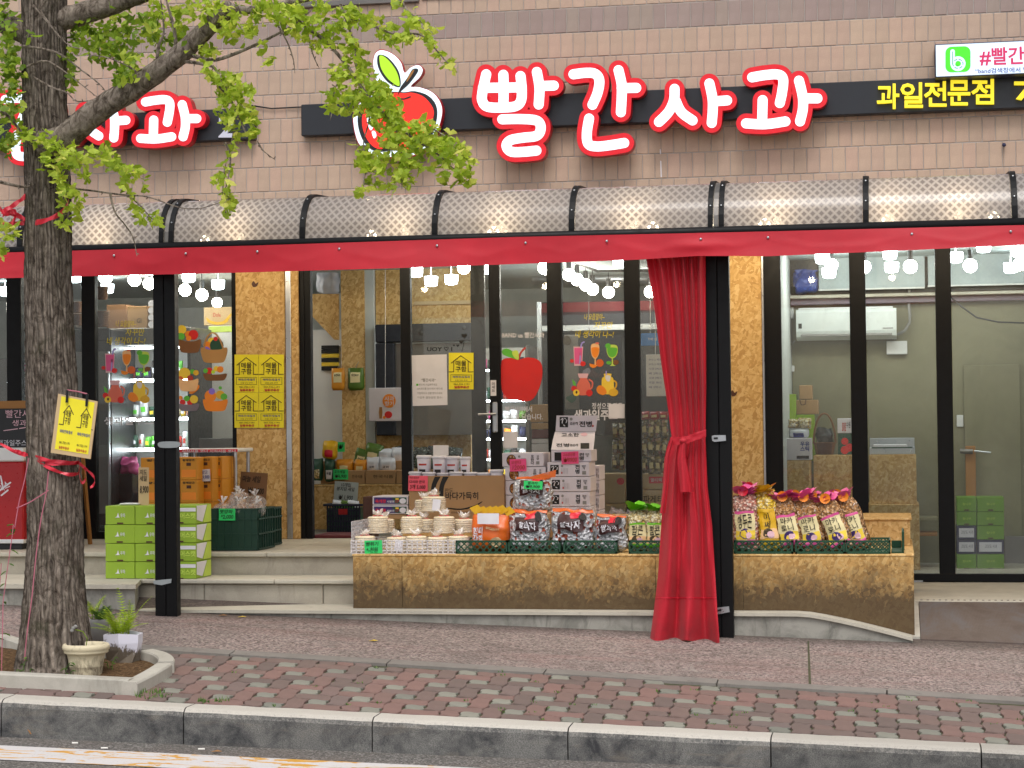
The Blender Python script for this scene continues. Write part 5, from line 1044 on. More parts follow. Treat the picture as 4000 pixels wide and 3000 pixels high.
for dx, dz in ((-.08, .09), (-.065, .10), (-.088, .075)): MB().ball(c0+Vector((dx, 0, H+dz)), .013, 7, (1, .5, .8)).build('dry_bloom', A('pot_grey'), pt)
MB().box(c0.x-.07, c0.x-.02, c0.y-.02, c0.y+.02, c0.z+H*.885, c0.z+H*.93, .004).build('plant_tag', A('mauve'), pt)
c1 = G(482, 2592)
hp = T('flower_pot', 'white angular pot with peeling paint and bright green fern', 'flower pot', loc=c1)
sc1 = (c1.y-CAM.y)/FPX; H1 = (2592-2470)*sc1
def m_peel():
    b = NB('peeling_paint'); v = b.co(); z = b.xyz(v)[2]; n = b.noise(b.co((22, 22, 7)), 1, 9, .78, .5); h = b.n('ShaderNodeMapRange'); h.inputs['From Min'].default_value = c1.z; h.inputs['From Max'].default_value = c1.z+H1; b.l(z, h.inputs['Value'])
    x_ = b.xyz(v)[0]; hx = b.n('ShaderNodeMapRange'); hx.inputs['From Min'].default_value = c1.x+.0; hx.inputs['From Max'].default_value = c1.x+.1; b.l(x_, hx.inputs['Value'])
    f = b.math('ADD', n, b.math('MULTIPLY', b.math('SUBTRACT', h.outputs[0], .45), .55)); f = b.math('ADD', f, b.math('MULTIPLY', b.math('SUBTRACT', hx.outputs[0], .6), .22))
    b.base(b.mix(b.ramp(f, (.50, 1.0), (.545, 0.0)), S('dcdae6'), b.mix(n, S('544a3f'), S('857a6c')))); b.set(rough=.7, spec=.3); b.bump(b.ramp(f, (.5, 0.0), (.545, 1.0)), .5, .003); MT['peeling_paint'] = b.m
m_peel(); ang = [-100, -40, 20, 80, 140, 200]; Ra = 82*sc1; mb = MB()
rows = ((.80, 0), (.93, H1*.5), (1.0, H1*.72), (1.02, H1), (.93, H1), (.86, H1*.84))
for s_, z in rows: mb.v += [(c1.x+Ra*s_*math.cos(R(a+18*(z > H1*.4))), c1.y+Ra*s_*math.sin(R(a+18*(z > H1*.4))), c1.z+z+(.012 if z == H1 and k in (0, 3) else 0)) for k, a in enumerate(ang)]
mb.f = [(j*6+i, j*6+(i+1) % 6, (j+1)*6+(i+1) % 6, (j+1)*6+i) for j in range(5) for i in range(6)]; mb.build('body', A('peeling_paint'), hp)
MB().lathe(c1, [(Ra*.84, H1*.84), (Ra*.4, H1*.87), (.004, H1*.86)], 12, cap=False).build('soil', A('soil'), hp)
def fern(base, n, L, sp, mat, p, nm='frond'):
    for i in range(n):
        a = 2*math.pi*i/n+random.uniform(-.4, .4); el = random.uniform(.3, 1.15); l = L*random.uniform(.65, 1.1); pts = []; cp = Vector(base)+Vector((random.uniform(-.02, .02), random.uniform(-.02, .02), 0))
        mb = MB(); d = Vector((math.cos(a)*math.cos(el)*sp, math.sin(a)*math.cos(el)*sp, math.sin(el)+.3)).normalized()
        for j in range(9): pts.append(cp.copy()); cp = cp+d*(l/8); d = (d+Vector((0, 0, -.10))).normalized()
        mb.tube(pts, [.0028*(1-.08*j) for j in range(9)], 4)
        sd = d.cross(Vector((0, 0, 1))).normalized()
        for j in range(2, 9):
            for s_ in (-1, 1):
                w = .036*math.sin(math.pi*min(.97, (j+.6)/10))*random.uniform(.8, 1.2); b_ = pts[j]; t_ = (pts[min(8, j+1)]-pts[j-1]).normalized()
                for kk in range(2): o_ = t_*(kk*.5*l/8); mb.add([b_+o_, b_+o_+t_*.007, b_+o_+sd*s_*w+t_*.018+Vector((0, 0, -.006))], [(0, 1, 2)])
        mb.build(nm, A(mat), p)
fern(c1+Vector((-.035, 0, H1*.86)), 22, .20, .8, 'fern', hp); fern(c1+Vector((.01, .03, H1*.9)), 5, .26, .35, 'fern', hp)
p2 = G(385, 2500); c2 = Vector((p2.x, p2.y+.02, gz(p2.x, p2.y))); gp_ = T('flower_pot', 'small grey pot with grey green plant behind the trunk', 'flower pot', loc=c2)
MB().lathe(c2, [(.055, 0), (.062, .11), (.066, .13), (.06, .135), (.055, .12), (.004, .12)], 20).build('body', A('pot_grey'), gp_, smooth=True); fern(c2+Vector((.02, 0, .12)), 14, .10, 1.0, 'weed', gp_); fern(c2+Vector((-.05, .02, .13)), 5, .16, .6, 'fern', gp_)
# ---- weeds in the pit and a vine stem at the left edge
def leafy(name, lab, stems, mat, sz):
    t = T(name, lab, 'plant', loc=stems[0][0])
    for st_ in stems:
        q = [Vector(a) for a in st_]; MB().tube(q, .0028, 5).build('stem', A('twine_pink' if name == 'vine' else mat), t)
        for a, b in zip(q, q[1:]):
            for s_ in (.2, .6, 1.0):
                c = a.lerp(b, s_); an = random.uniform(0, 6.28); l = sz*random.uniform(.7, 1.2); d = Vector((math.cos(an), math.sin(an)*.6, random.uniform(-.5, .25))).normalized(); n = d.cross(Vector((0, 0, 1))).normalized()
                v = [c, c+d*l*.35+n*l*.28+Vector((0, 0, .004)), c+d*l*.75+n*l*.2, c+d*l+Vector((0, 0, -l*.2)), c+d*l*.75-n*l*.2, c+d*l*.35-n*l*.28+Vector((0, 0, .004)), c+d*l*.5+Vector((0, 0, -.004))]
                MB().add(v, [(0, 1, 6), (1, 2, 6), (2, 3, 6), (3, 4, 6), (4, 5, 6), (5, 0, 6)]).build('leaf', A(mat), t)
vy = -4.9
leafy('vine', 'climbing stem with green leaves at the left edge', [[W(5, 2660, vy), W(12, 2350, vy), W(28, 2230, vy), W(48, 2090, vy), W(52, 2050, vy)], [W(-30, 2640, vy), W(-10, 2400, vy), W(5, 2200, vy)]], 'weed', .055)
gw = lambda x, y: G(x, y, .01)
leafy('weed', 'small leafy weed growing at the foot of the trunk', [[gw(95, 2640), gw(92, 2640)+Vector((0, 0, .06)), gw(98, 2640)+Vector((.01, 0, .11))], [gw(120, 2645), gw(118, 2645)+Vector((0, 0, .05))], [gw(70, 2648), gw(66, 2648)+Vector((0, 0, .05))]], 'weed', .03)
leafy('weed', 'small leafy weed beside the cream flower pot', [[gw(262, 2655), gw(255, 2655)+Vector((0, 0, .06)), gw(262, 2655)+Vector((.02, 0, .1))], [gw(275, 2668), gw(278, 2668)+Vector((0, 0, .07))]], 'weed', .035)
leafy('weed', 'small leafy weed between the two flower pots', [[gw(440, 2625), gw(438, 2625)+Vector((0, 0, .05)), gw(446, 2625)+Vector((.01, 0, .09))], [gw(425, 2620), gw(420, 2620)+Vector((0, 0, .05))]], 'weed', .025)
mb = MB()
for i in range(260):
    x, y = random.uniform(0, 500), random.uniform(2590, 2668); c = gw(x, y)
    a = random.uniform(0, 3.14); l = random.uniform(.01, .05); mb.tube([c, c+Vector((math.cos(a)*l, math.sin(a)*l, random.uniform(0, .012)))], .0016, 4)
mb.build('dry_litter', A('straw_dry'), None, label='dry leaf litter and straw in the tree pit', category='litter', kind='stuff')
# ---- litter on road and walk
for i, (x, y, a) in enumerate(((293, 2902, 25), (408, 2922, 0), (787, 2926, -3))):
    c = onz(x, y, rz(W(x, y, -5.6).x, -5.6)+.006); d = Vector((math.cos(R(a)), .1, 0))*.018; MB().tube([c-d, c+d], .005, 8).build('cigarette_butt', A('cig'), None, label=('white cigarette butt on the road, leftmost of three', 'small white paper scrap on the road by the kerb', 'white cigarette butt nearest the middle of the kerb')[i], category='litter')
for i, (x, y, lab) in enumerate(((115, 2858, 'brown leaf stuck to the kerb face below the pots'), (1458, 2504, 'yellow leaf lying on the asphalt walk in the middle'), (870, 2405, 'brown leaf lying against the plinth by the left post'), (945, 2411, 'dry yellow leaf on the walk at the plinth foot'), (845, 2937, 'orange leaf on the road next to the kerb'))):
    c = G(x, y, .006) if y < 2800 else (W(x, y, -5.465) if y < 2900 else onz(x, y, rz(W(x, y, -5.6).x, -5.6)+.006)); s_ = .022
    if y in (2858,): v = [c+Vector((a, 0, b)) for a, b in ((-.012, .012), (0, .006), (.012, -.014), (.004, -.012))]
    else: v = [c+Vector((a*s_, b*s_, e*.006)) for a, b, e in ((-1.4, 0, 0), (0, .8, 1.2), (1.4, .2, .4), (.1, -.8, 1))]
    MB().prism(v, (0, .0006, .0008)).build('fallen_leaf', A('lemon' if 'yellow' in lab else 'wood'), None, label=lab, category='leaf')
# ================================================================ display counter in front of the glass
CY, CT = -2.543, .762                               # front face and top of the lower counter
TT = W(3450, 2024, -1.59).z                         # top of the raised rear tier
ct = T('display_counter', 'low display counter of stained strand board with raised rear tier', 'counter', loc=(-1.8, -2.1, .4))
xL, xR = W(1378, 2200, CY).x, W(3569, 2200, CY).x
cuts = [xL, W(1570, 2200, CY).x, W(2560, 2200, CY).x, W(2902, 2200, CY).x]
for a, b in zip(cuts, cuts[1:]): MB().box(a+.001, b-.001, CY, CY+.018, .404, CT-.001, .002).build('front_panel', A('osb_stained'), ct)
# right front panel follows the falling plinth
xs = [cuts[-1]+.001]+[x for x in [-.75+.09*i for i in range(10)] if cuts[-1]+.02 < x < xR-.02]+[xR]; mb = MB(); k = len(xs)
for x in xs: mb.v += [(x, CY, pl_top(x)+.002), (x, CY, CT-.001), (x, CY+.018, CT-.001), (x, CY+.018, pl_top(x)+.002)]
mb.f = [(i*4+j, (i+1)*4+j, (i+1)*4+(j+1) % 4, i*4+(j+1) % 4) for i in range(k-1) for j in range(4)]+[(3, 2, 1, 0), tuple((k-1)*4+j for j in range(4))]; mb.build('front_panel', A('osb_stained'), ct)
MB().box(xL, xL+.018, CY+.019, -.75, .404, CT-.001, .002).build('end_panel', A('osb_stained'), ct); MB().box(xR-.018, xR, CY+.019, -1.0, .20, CT-.001, .002).build('end_panel', A('osb'), ct)
MB().box(xL-.004, xR+.004, CY-.004, -.75, CT, CT+.015, .003).build('top_board', A('osb'), ct); CT += .0155
xT = W(3556, 2080, -1.59).x
MB().box(xL+.12, xT, -1.59, -1.572, CT, TT-.016, .002).build('tier_front', A('osb'), ct); MB().box(xT-.018, xT, -1.57, -.75, CT, TT-.016, .002).build('tier_end', A('osb'), ct); MB().box(xL+.12, xT+.012, -1.605, -.75, TT-.0155, TT, .004).build('tier_top', A('osb'), ct)
# ---- lattice trays
def tray(x0, x1, lab, y0=2111, y1=2172, Yf=-2.525, d=.36, cut=None):
    X0, X1 = W(x0, 2140, Yf).x, W(x1, 2140, Yf).x; Z0 = CT+.001; Z1 = W((x0+x1)/2, y0, Yf).z; t = T('lattice_tray', lab, 'tray', 'dark green lattice trays on the counter', loc=((X0+X1)/2, Yf, Z0))
    h = Z1-Z0; r = .008; th = .010
    def side(ax0, ax1, fixed, horiz, nm):
        mb = MB(); L = ax1-ax0
        def bx(a0, a1, z0, z1): mb.box(a0, a1, fixed, fixed+th, z0, z1) if horiz else mb.box(fixed, fixed+th, a0, a1, z0, z1)
        bx(ax0, ax1, Z1-.013, Z1); bx(ax0, ax1, Z0, Z0+.013); bx(ax0, ax0+.011, Z0, Z1); bx(ax1-.011, ax1, Z0, Z1)
        n = max(3, round(L/.044)); s_ = L/n; zz0, zz1 = Z0+.01, Z1-.01; hh = zz1-zz0
        for i in range(-3, n+1):
            for sg in (1, -1):
                a0, a1 = ax0+i*s_, ax0+i*s_+hh*1.05; za, zb = (zz0, zz1) if sg > 0 else (zz1, zz0)
                t0, t1 = max(0, (ax0-a0)/(a1-a0)), min(1, (ax1-a0)/(a1-a0))
                if t1-t0 < .03: continue
                p = [(a0+(a1-a0)*q, za+(zb-za)*q) for q in (t0, t1)]; w = .0042; dy = th*.3 if sg > 0 else th*.5
                dx, dz = p[1][0]-p[0][0], p[1][1]-p[0][1]; l = math.hypot(dx, dz); nx, nz = -dz/l*w, dx/l*w
                o = [(p[0][0]+nx, p[0][1]+nz), (p[1][0]+nx, p[1][1]+nz), (p[1][0]-nx, p[1][1]-nz), (p[0][0]-nx, p[0][1]-nz)]
                if horiz: mb.prism([Vector((a, fixed+dy-.002, z)) for a, z in o], (0, .004, 0))
                else: mb.prism([Vector((fixed+dy-.002, a, z)) for a, z in o], (.004, 0, 0))
        mb.build(nm, A('tray_green'), t)
    side(X0, X1, Yf, True, 'front_lattice'); side(X0, X1, Yf+d, True, 'back_lattice'); side(Yf+.012, Yf+d-.002, X0, False, 'side_lattice'); side(Yf+.012, Yf+d-.002, X1-th, False, 'side_lattice')
    MB().box(X0+.011, X1-.011, Yf+.011, Yf+d, Z0, Z0+.006).build('base', A('tray_green'), t); return t
tray(1780, 1981, 'green lattice tray holding the orange rice snack bag'); tray(1985, 2189, 'green lattice tray below the leftmost rice cracker bag'); tray(2201, 2410, 'green lattice tray below the dark label cracker bags left of the curtain'); tray(2456, 2640, 'green lattice tray of green topped popcorn half behind the curtain')
tray(2866, 3097, 'green lattice tray just right of the black post'); tray(3106, 3300, 'green lattice tray below the leaning macaroni bags'); tray(3303, 3478, 'green lattice tray at the right end of the counter')
e_ = T('lattice_tray', 'empty green tray behind the right end of the counter', 'tray', 'dark green lattice trays on the counter', loc=W(3500, 2160, -2.3)); Xa, Xb = W(3482, 2150, -2.45).x, W(3531, 2150, -2.45).x
MB().box(Xa, Xb, -2.45, -2.0, CT+.001, CT+.012, .002).build('base', A('tray_green'), e_); MB().box(Xb-.012, Xb, -2.46, -2.0, CT+.012, CT+.145, .004).build('side_wall', A('tray_green'), e_); MB().box(Xa, Xb-.013, -2.012, -2.0, CT+.012, CT+.06, .003).build('back_wall', A('tray_green'), e_)
mb = MB()
for i in range(7): mb.box(Xb, Xb+.004, -2.44+i*.06, -2.43+i*.06, CT+.02, CT+.14)
mb.build('side_ribs', A('tray_green'), e_)
# ---- clear basket of rice puffs
cb = T('clear_basket', 'clear plastic slotted basket holding bags of puffed rice rounds', 'basket', loc=W(1580, 2170, -2.5))
X0, X1 = W(1374, 2120, -2.50).x, W(1792, 2120, -2.50).x; Z0, Z1 = CT+.001, W(1580, 2112, -2.5).z
for nm, (a0, a1, f, hz) in (('front_wall', (X0, X1, -2.515, 1)), ('back_wall', (X0, X1, -2.05, 1)), ('side_wall', (-2.505, -2.055, X0, 0)), ('side_wall', (-2.505, -2.055, X1, 0))):
    mb = MB(); zt = Z1 if nm == 'front_wall' else Z1+(.13 if f == X0 else .0)
    bx = lambda p, q, z0, z1: mb.box(p, q, f, f+.006, z0, z1) if hz else mb.box(f, f+.006, p, q, z0, z1)
    nz = 4 if zt == Z1 else 9
    for i in range(nz+1): bx(a0, a1, Z0+(zt-Z0)*i/nz-.004, Z0+(zt-Z0)*i/nz+.004)
    n = int((a1-a0)/.036)
    for i in range(n+1): xx = a0+(a1-a0)*i/n; bx(xx-.005, xx+.005, Z0, zt)
    mb.build(nm, A('clear_plastic'), cb)
MB().box(X0, X1, -2.51, -2.05, Z0, Z0+.004).build('base', A('clear_plastic'), cb)
def puff(x, y0, y1, w, Y, lab, sup=None, sq=1.0, tag_=False):
    c = W(x, y1, Y); h = W(x, y0, Y).z-c.z; r = w/2*(Y-CAM.y)/FPX
    if sup is not None: dz = sup-c.z; c.z = sup; h -= dz
    t = T('rice_puff_bag', lab, 'snack bag', 'bags of puffed rice rounds', loc=c); n = max(4, round(h/.0145)); pr = []; c.x += random.uniform(-.012, .012)
    for i in range(n):
        z0 = h*i/n; e = r*random.uniform(.95, 1.02); pr += [(e*.87, z0+.001), (e*.98, z0+h/n*.25), (e, z0+h/n*.6), (e*.9, z0+h/n*.95)]
    pr.append((r*.5, h*1.01)); sx = random.uniform(0, 6)
    MB().lathe(c, pr, 22, jit=lambda i, a: 1+.05*math.sin(2*a+sx+i*.06)+.05*noise.noise(Vector((math.cos(a)*2, math.sin(a)*2, i*.25+x)))).build('rounds', A('rice_puff'), t, smooth=True)
    MB().grid(lambda u, v: c+Vector(((r*1.045+.003*noise.noise(Vector((math.cos(u*6.28)*4, math.sin(u*6.28)*4, v*5+x))))*math.cos(u*6.28), (r*1.045)*math.sin(u*6.28), h*v)) if v < .93 else c+Vector((r*.6*math.cos(u*6.28), r*.6*math.sin(u*6.28), h*1.04)), 24, 8, True).build('film', A('clear_film'), t, smooth=True)
    mb = MB(); k = 16                                  # gathered film tuft
    for i in range(k):
        a = 2*math.pi*i/k; d = Vector((math.cos(a)*.05*random.uniform(.5, 1.3), math.sin(a)*.05, .04*random.uniform(.4, 1.6))); b_ = c+Vector((0, 0, h*1.03)); n_ = Vector((-math.sin(a), math.cos(a), 0))*.016
        mb.add([b_, b_+d*.6+n_, b_+d, b_+d*.6-n_], [(0, 1, 2), (0, 2, 3)])
    mb.build('film_tuft', A('white_film'), t); MB().tube([c+Vector((-.03, -.02, h*1.05)), c+Vector((0, -.01, h*1.08)), c+Vector((.04, -.02, h*1.06))], .0022, 5).build('twist_tie', A('tag_red'), t)
    if tag_:
        X_, zz = c.x+r*.45, c.z+h*.45; m = Matrix.Translation((X_, c.y-r*1.0, zz)) @ Matrix.Rotation(R(8), 4, 'Y'); MB().box(-.028, .028, -.004, 0, -.04, .04, .0, m).build('label', A('paper_white'), t)
PB = CT+.007
for i, x in enumerate((1432, 1545, 1628, 1710, 1785)): puff(x, 2094+(i % 2)*4, 2168, 88, -2.40+.02*(i % 2), 'puffed rice bag in the front row of the clear basket, '+('first', 'second', 'third', 'fourth', 'fifth')[i]+' from its left end', PB, tag_=(i == 1))
for i, (x, w) in enumerate(((1472, 85), (1508, 84), (1607, 86), (1660, 86), (1740, 86), (1812, 84))): puff(x, 2018+(i % 2)*10, 2110, w, -2.24+.11*(i % 2), 'puffed rice bag in the second row of the clear basket, '+('first', 'second', 'third', 'fourth', 'fifth', 'sixth')[i]+' from its left end', PB+.12)
puff(1690, 1940, 2025, 96, -2.06, 'puffed rice bag on top of the heap against the brown carton', TT+.08, tag_=True); puff(1655, 1952, 2025, 80, -1.93, 'half hidden puffed rice bag behind the topmost one', TT+.06)
def note(name, lab, x0, y0, x1, y1, Y, mat, lines, ink='ink', rot=0, p=None, cat='price tag', sh=.15):
    t = T(name, lab, cat, loc=W((x0+x1)/2, y1, Y)); cx, cy = (x0+x1)/2, (y0+y1)/2; c_, s_ = math.cos(R(rot)), math.sin(R(rot))
    def rp_(x, y): return (cx+(x-cx)*c_-(y-cy)*s_, cy+(x-cx)*s_+(y-cy)*c_)
    MB().grid(lambda u, v: W(*rp_(x0+(x1-x0)*u, y0+(y1-y0)*v), Y)+Vector((0, -.004*math.sin(u*3.1)*v, 0)), 6, 4).build('paper', A(mat), t)
    for (s, a, b, c, d) in lines: TX('handwriting', s, *[0]*4, Y-.007, ink, t, fn=None) if False else MB().add(*(lambda vf: ([W(*rp_(x0+(x1-x0)*(a+(c-a)*q[0]), y0+(y1-y0)*(d+(b-d)*q[1])), Y-.0065) for q in vf[0]], vf[1]))(glyphs(s, .012, sh))).build('handwriting', A(ink), t)
    return t
note('price_tag', 'green price tag on the puffed rice basket', 1424, 2111, 1493, 2162, -2.53, 'tag_green', [('뻥튀기', .08, .1, .8, .42), ('*-천원', .1, .52, .75, .92)], rot=-2)
# ---- brown carton with cups
bx_ = T('carton', 'large brown carton with curved black stripes filled with white cups', 'carton', loc=W(1780, 2010, -1.56))
X0, X1 = W(1598, 1930, -1.56).x, W(1968, 1930, -1.56).x; Zt = W(1780, 1858, -1.56).z
MB().box(X0, X1, -1.56, -1.556, TT+.001, Zt).build('front_wall', A('cardboard'), bx_); MB().box(X0, X1, -1.16, -1.156, TT+.001, Zt).build('back_wall', A('cardboard'), bx_)
MB().box(X0, X0+.004, -1.556, -1.16, TT+.001, Zt).build('side_wall', A('cardboard'), bx_); MB().box(X1-.004, X1, -1.556, -1.16, TT+.001, Zt).build('side_wall', A('cardboard'), bx_); MB().box(X0+.004, X1-.004, -1.556, -1.16, TT+.001, Zt-.10).build('filling', A('cardboard_dark'), bx_)
def arcp(a, b, w): q = smooth(a, 8, False); return q
for s_ in (0, 32): 
    l = smooth([(1712+s_-14, 1862), (1690+s_-4, 1895), (1683+s_, 1925), (1690+s_, 1950)], 6, False); r_ = smooth([(1735+s_-14, 1862), (1708+s_-4, 1895), (1700+s_, 1925), (1700+s_, 1950)], 6, False); plate('stripe', l+r_[::-1], -1.5625, .0015, 'ink', bx_)
plate('swoosh', smooth([(1750, 1983), (1800, 1987), (1850, 1975), (1882, 1959), (1880, 1964), (1850, 1981), (1800, 1992), (1755, 1988)], 4), -1.5625, .0015, 'ink', bx_)
TX('print_small', '완도', 1737, 1906, 1770, 1924, -1.5625, 'ink_brown', bx_, bold=0); TX('print_name', '바다가득히', 1740, 1922, 1868, 1952, -1.5625, 'ink', bx_, bold=.018)
TX('print_line', '완도수산물 청정지역', 1762, 1998, 1840, 2006, -1.5625, 'ink_brown', bx_, bold=.0)
def cup(x, y0, y1, w, Y, lab, lean=0, zb=None):
    c = W(x, y1, Y); 
    if zb is not None: c.z = zb
    h = W(x, y0, Y).z-c.z; r = w/2*(Y-CAM.y)/FPX; t = T('paper_cup', lab, 'cup', 'white lidded paper cups', loc=c)
    MB().lathe(c, [(r*.76, 0), (r*.93, h*.88)], 18).build('cup', A('box_white'), t, smooth=True); MB().lathe(c, [(r*.98, h*.87), (r*1.03, h*.89), (r*1.03, h*.96), (r*.9, h), (r*.85, h*.975)], 18).build('lid', A('paper_white'), t, smooth=True)
    mb = MB(); mb.grid(lambda u, v: c+Vector((math.cos(-2.4+u*1.1+.15)*r*(.80+.13*(.1+.28*v)), math.sin(-2.4+u*1.1+.15)*r*(.80+.13*(.1+.28*v))-.0015, h*(.10+.28*v))), 6, 3).build('picture', A('hair_dark'), t)
    mb = MB(); mb.grid(lambda u, v: c+Vector((math.cos(-2.2+u*1.2)*r*(.80+.13*(.55+.08*v)+.02), math.sin(-2.2+u*1.2)*r*(.80+.13*(.55+.08*v)+.02), h*(.55+.08*v))), 6, 1).build('print', A('ink_red'), t)
for i, (x, w) in enumerate(((1657, 62), (1717, 60), (1768, 62), (1818, 44))): cup(x, 1778+2*i, 1846, w, -1.40-.03*(i % 2), 'white lidded cup in the top row on the brown carton, '+('first', 'second', 'third', 'fourth')[i]+' from its left end', zb=Zt-.018)
for i, x in enumerate((1624, 1676, 1732, 1782, 1838, 1890, 1940)): cup(x, 1842-(i == 6)*8+(i % 3)*2, 1900, 56, -1.46-.02*(i % 2), 'white lidded cup sunk in the brown carton, '+('first', 'second', 'third', 'fourth', 'fifth', 'sixth', 'seventh')[i]+' from its left end', zb=Zt-.099)
note('price_tag', 'red price tag stuck on the brown carton', 1595, 1858, 1671, 1918, -1.567, 'tag_red', [('국산 완도산', .05, .06, .55, .2), ('다시마 한각', .05, .3, .85, .5), ('3개 5,000', .08, .58, .88, .9)], rot=1)
# ---- noodle boxes
for k, (y0, y1) in enumerate(((1938, 1972), (1974, 2008))):
    t = T('noodle_box', ('upper', 'lower')[k]+' purple and green printed noodle box beside the brown carton', 'box', 'noodle boxes on the counter', loc=W(1525, y1, -1.55)); o = pbox('box', 1455, y0, 1594, y1, -1.55, .3, 'box_white', t)
    plate('print_purple', [(1461, y0+5), (1530, y0+5), (1545, y1-4), (1461, y1-4)], -1.5525, .002, 'purple_box', t); plate('print_green', [(1530, y0+5), (1588, y0+5), (1588, y1-4), (1545, y1-4)], -1.5525, .002, 'melon_green', t)
    TX('print_name', '육개장', 1466, y0+13, 1508, y1-7, -1.5545, 'hot_red', t, bold=.03); TX('print_kind', '사발면', 1511, y0+17, 1540, y1-8, -1.5545, 'paper_white', t); plate('print_bowl', ell(1573, (y0+y1)/2+2, 13, 11, 14), -1.5545, .002, 'paper_white', t); plate('print_badge', quad(1545, y0+8, 1557, y0+14), -1.5545, .002, 'lemon', t); TX('print_seven', '17', 1546, y0+15, 1558, y1-8, -1.5545, 'hot_red', t)
MB().box(W(1460, 2000, -1.5).x, W(1590, 2000, -1.5).x, -1.54, -1.26, TT+.001, W(1525, 2009, -1.55).z-.001, .003).build('base_box', A('cardboard'), None, label='plain brown box under the noodle boxes', category='box')
pbox('wood_board', 1418, 1940, 1454, 2085, -.95, .2, 'wood_dark', None, zb=.743, label='dark brown wooden board left of the noodle boxes', category='board')
# ---- white cracker boxes
def wbox(x0, y0, x1, y1, Y, d, lab, art, p=None, zb=None, grp='white cracker boxes'):
    t = T('cracker_box', lab, 'box', grp, loc=W((x0+x1)/2, y1, Y)); pbox('box', x0, y0, x1, y1, Y, d, 'box_white', t, b=.003, zb=zb); f = Y-.002; w, h = x1-x0, y1-y0
    px = lambda u: x0+w*u; py = lambda v: y0+h*v
    if art == 'jeon':
        plate('print_block', quad(px(.07), py(.2), px(.27), py(.85)), f, .0015, 'ink', t); strokes('print_brush', [[(px(.1), py(.35)), (px(.16), py(.3)), (px(.13), py(.6)), (px(.2), py(.75))], [(px(.19), py(.3)), (px(.24), py(.4)), (px(.21), py(.6))], [(px(.1), py(.7)), (px(.24), py(.55))]], 1.5, f-.0018, .0015, 'paper_white', t, k=5)
        TX('print_name', '전\n병', px(.66), py(.18), px(.77), py(.82), f, 'ink', t, bold=.03); TX('print_kind', '검은\n깨', px(.82), py(.2), px(.92), py(.52), f, 'ink', t, bold=.02); plate('print_stamp', quad(px(.83), py(.62), px(.92), py(.86)), f, .0015, 'pot_grey', t)
        for i in range(5): plate('print_line', quad(px(.34+.035*i), py(.42), px(.345+.035*i), py(.82)), f, .001, 'pot_grey', t)
        plate('print_logo', ell(px(.35), py(.27), 5, 5, 10), f, .001, 'pot_grey', t); plate('print_red', quad(px(.33), py(.68), px(.36), py(.82)), f-.001, .001, 'ink_red', t)
    else:
        plate('print_cracker', ell(px(.22), py(.55), h*.36, h*.42, 22), f, .0015, 'ink', t); plate('print_cracker', ell(px(.22), py(.55), h*.31, h*.37, 22), f-.0018, .0015, 'cracker', t); TX('print_name', '오\n란\n다', px(.69), py(.16), px(.77), py(.86), f, 'ink', t, bold=.03); TX('print_kind', '고\n급', px(.83), py(.18), px(.89), py(.5), f, 'ink', t, bold=.02); plate('print_stamp', quad(px(.82), py(.62), px(.9), py(.85)), f, .0015, 'pot_grey', t); plate('print_logo', ell(px(.41), py(.27), 5, 5, 10), f, .001, 'pot_grey', t)
        for i in range(4): plate('print_line', quad(px(.45), py(.4+.1*i), px(.58), py(.42+.1*i)), f, .001, 'pot_grey', t)
    return t
yb = [(1805, 1862), (1863, 1921), (1922, 1979), (1980, 2035), (2036, 2090)]
words = ('topmost closed', 'second', 'third', 'fourth', 'lowest')
zs = [W(2240, 1862, -1.52).z, W(2240, 1921, -1.52).z]
for i, (y0, y1) in enumerate(yb[:4]): wbox(2138+(i > 0)*2+(i % 2)*3, y0, 2302+(i % 2)*3+(i > 0)*2, y1-1, -1.52, .30, words[i]+' white sesame cracker box in the right stack', 'jeon', zb=(TT+.001 if i == 3 else None))
for i, (y0, y1) in enumerate(yb[:4]): wbox(2304, y0+14, 2342, y1+13, -1.22, .28, words[i]+' white sesame cracker box at the back of the right stack', 'none_' if False else 'jeon', zb=(TT+.001 if i == 3 else None), grp='rear white cracker boxes')
ob = T('open_cracker_box', 'open white sesame cracker box with raised printed lid', 'box', loc=W(2240, 1804, -1.5)); pbox('box', 2153, 1758, 2310, 1803.5, -1.50, .28, 'box_white', ob); plate('lid', [(2174, 1623), (2335, 1623), (2327, 1685), (2170, 1685)], -1.26, .004, 'box_white', ob)
MB().add([W(2168, 1686, -1.27), W(2325, 1686, -1.27), W(2322, 1720, -1.38), W(2159, 1720, -1.38), W(2318, 1757, -1.50), W(2153, 1757, -1.50)], [(0, 1, 2, 3), (3, 2, 4, 5)]).build('flap', A('box_white'), ob)
plate('print_block', quad(2186, 1629, 2219, 1669), -1.2625, .0015, 'ink', ob); strokes('print_brush', [[(2191, 1640), (2200, 1634), (2196, 1652), (2206, 1664)], [(2206, 1634), (2214, 1642), (2209, 1655)], [(2190, 1662), (2215, 1648)]], 1.8, -1.2645, .0015, 'paper_white', ob, k=5)
TX('print_kind', '검은깨', 2226, 1648, 2257, 1660, -1.2625, 'ink', ob, bold=.02); TX('print_name', '전병', 2262, 1645, 2312, 1668, -1.2625, 'ink', ob, bold=.03); plate('print_logo', ell(2231, 1637, 6, 6, 12), -1.2625, .001, 'pot_grey', ob); plate('print_red', quad(2313, 1660, 2319, 1668), -1.2625, .001, 'ink_red', ob)
fl = lambda x, y: W(x, y, -1.27+(-.23)*(y-1686)/71)+Vector((0, -.003, .001))
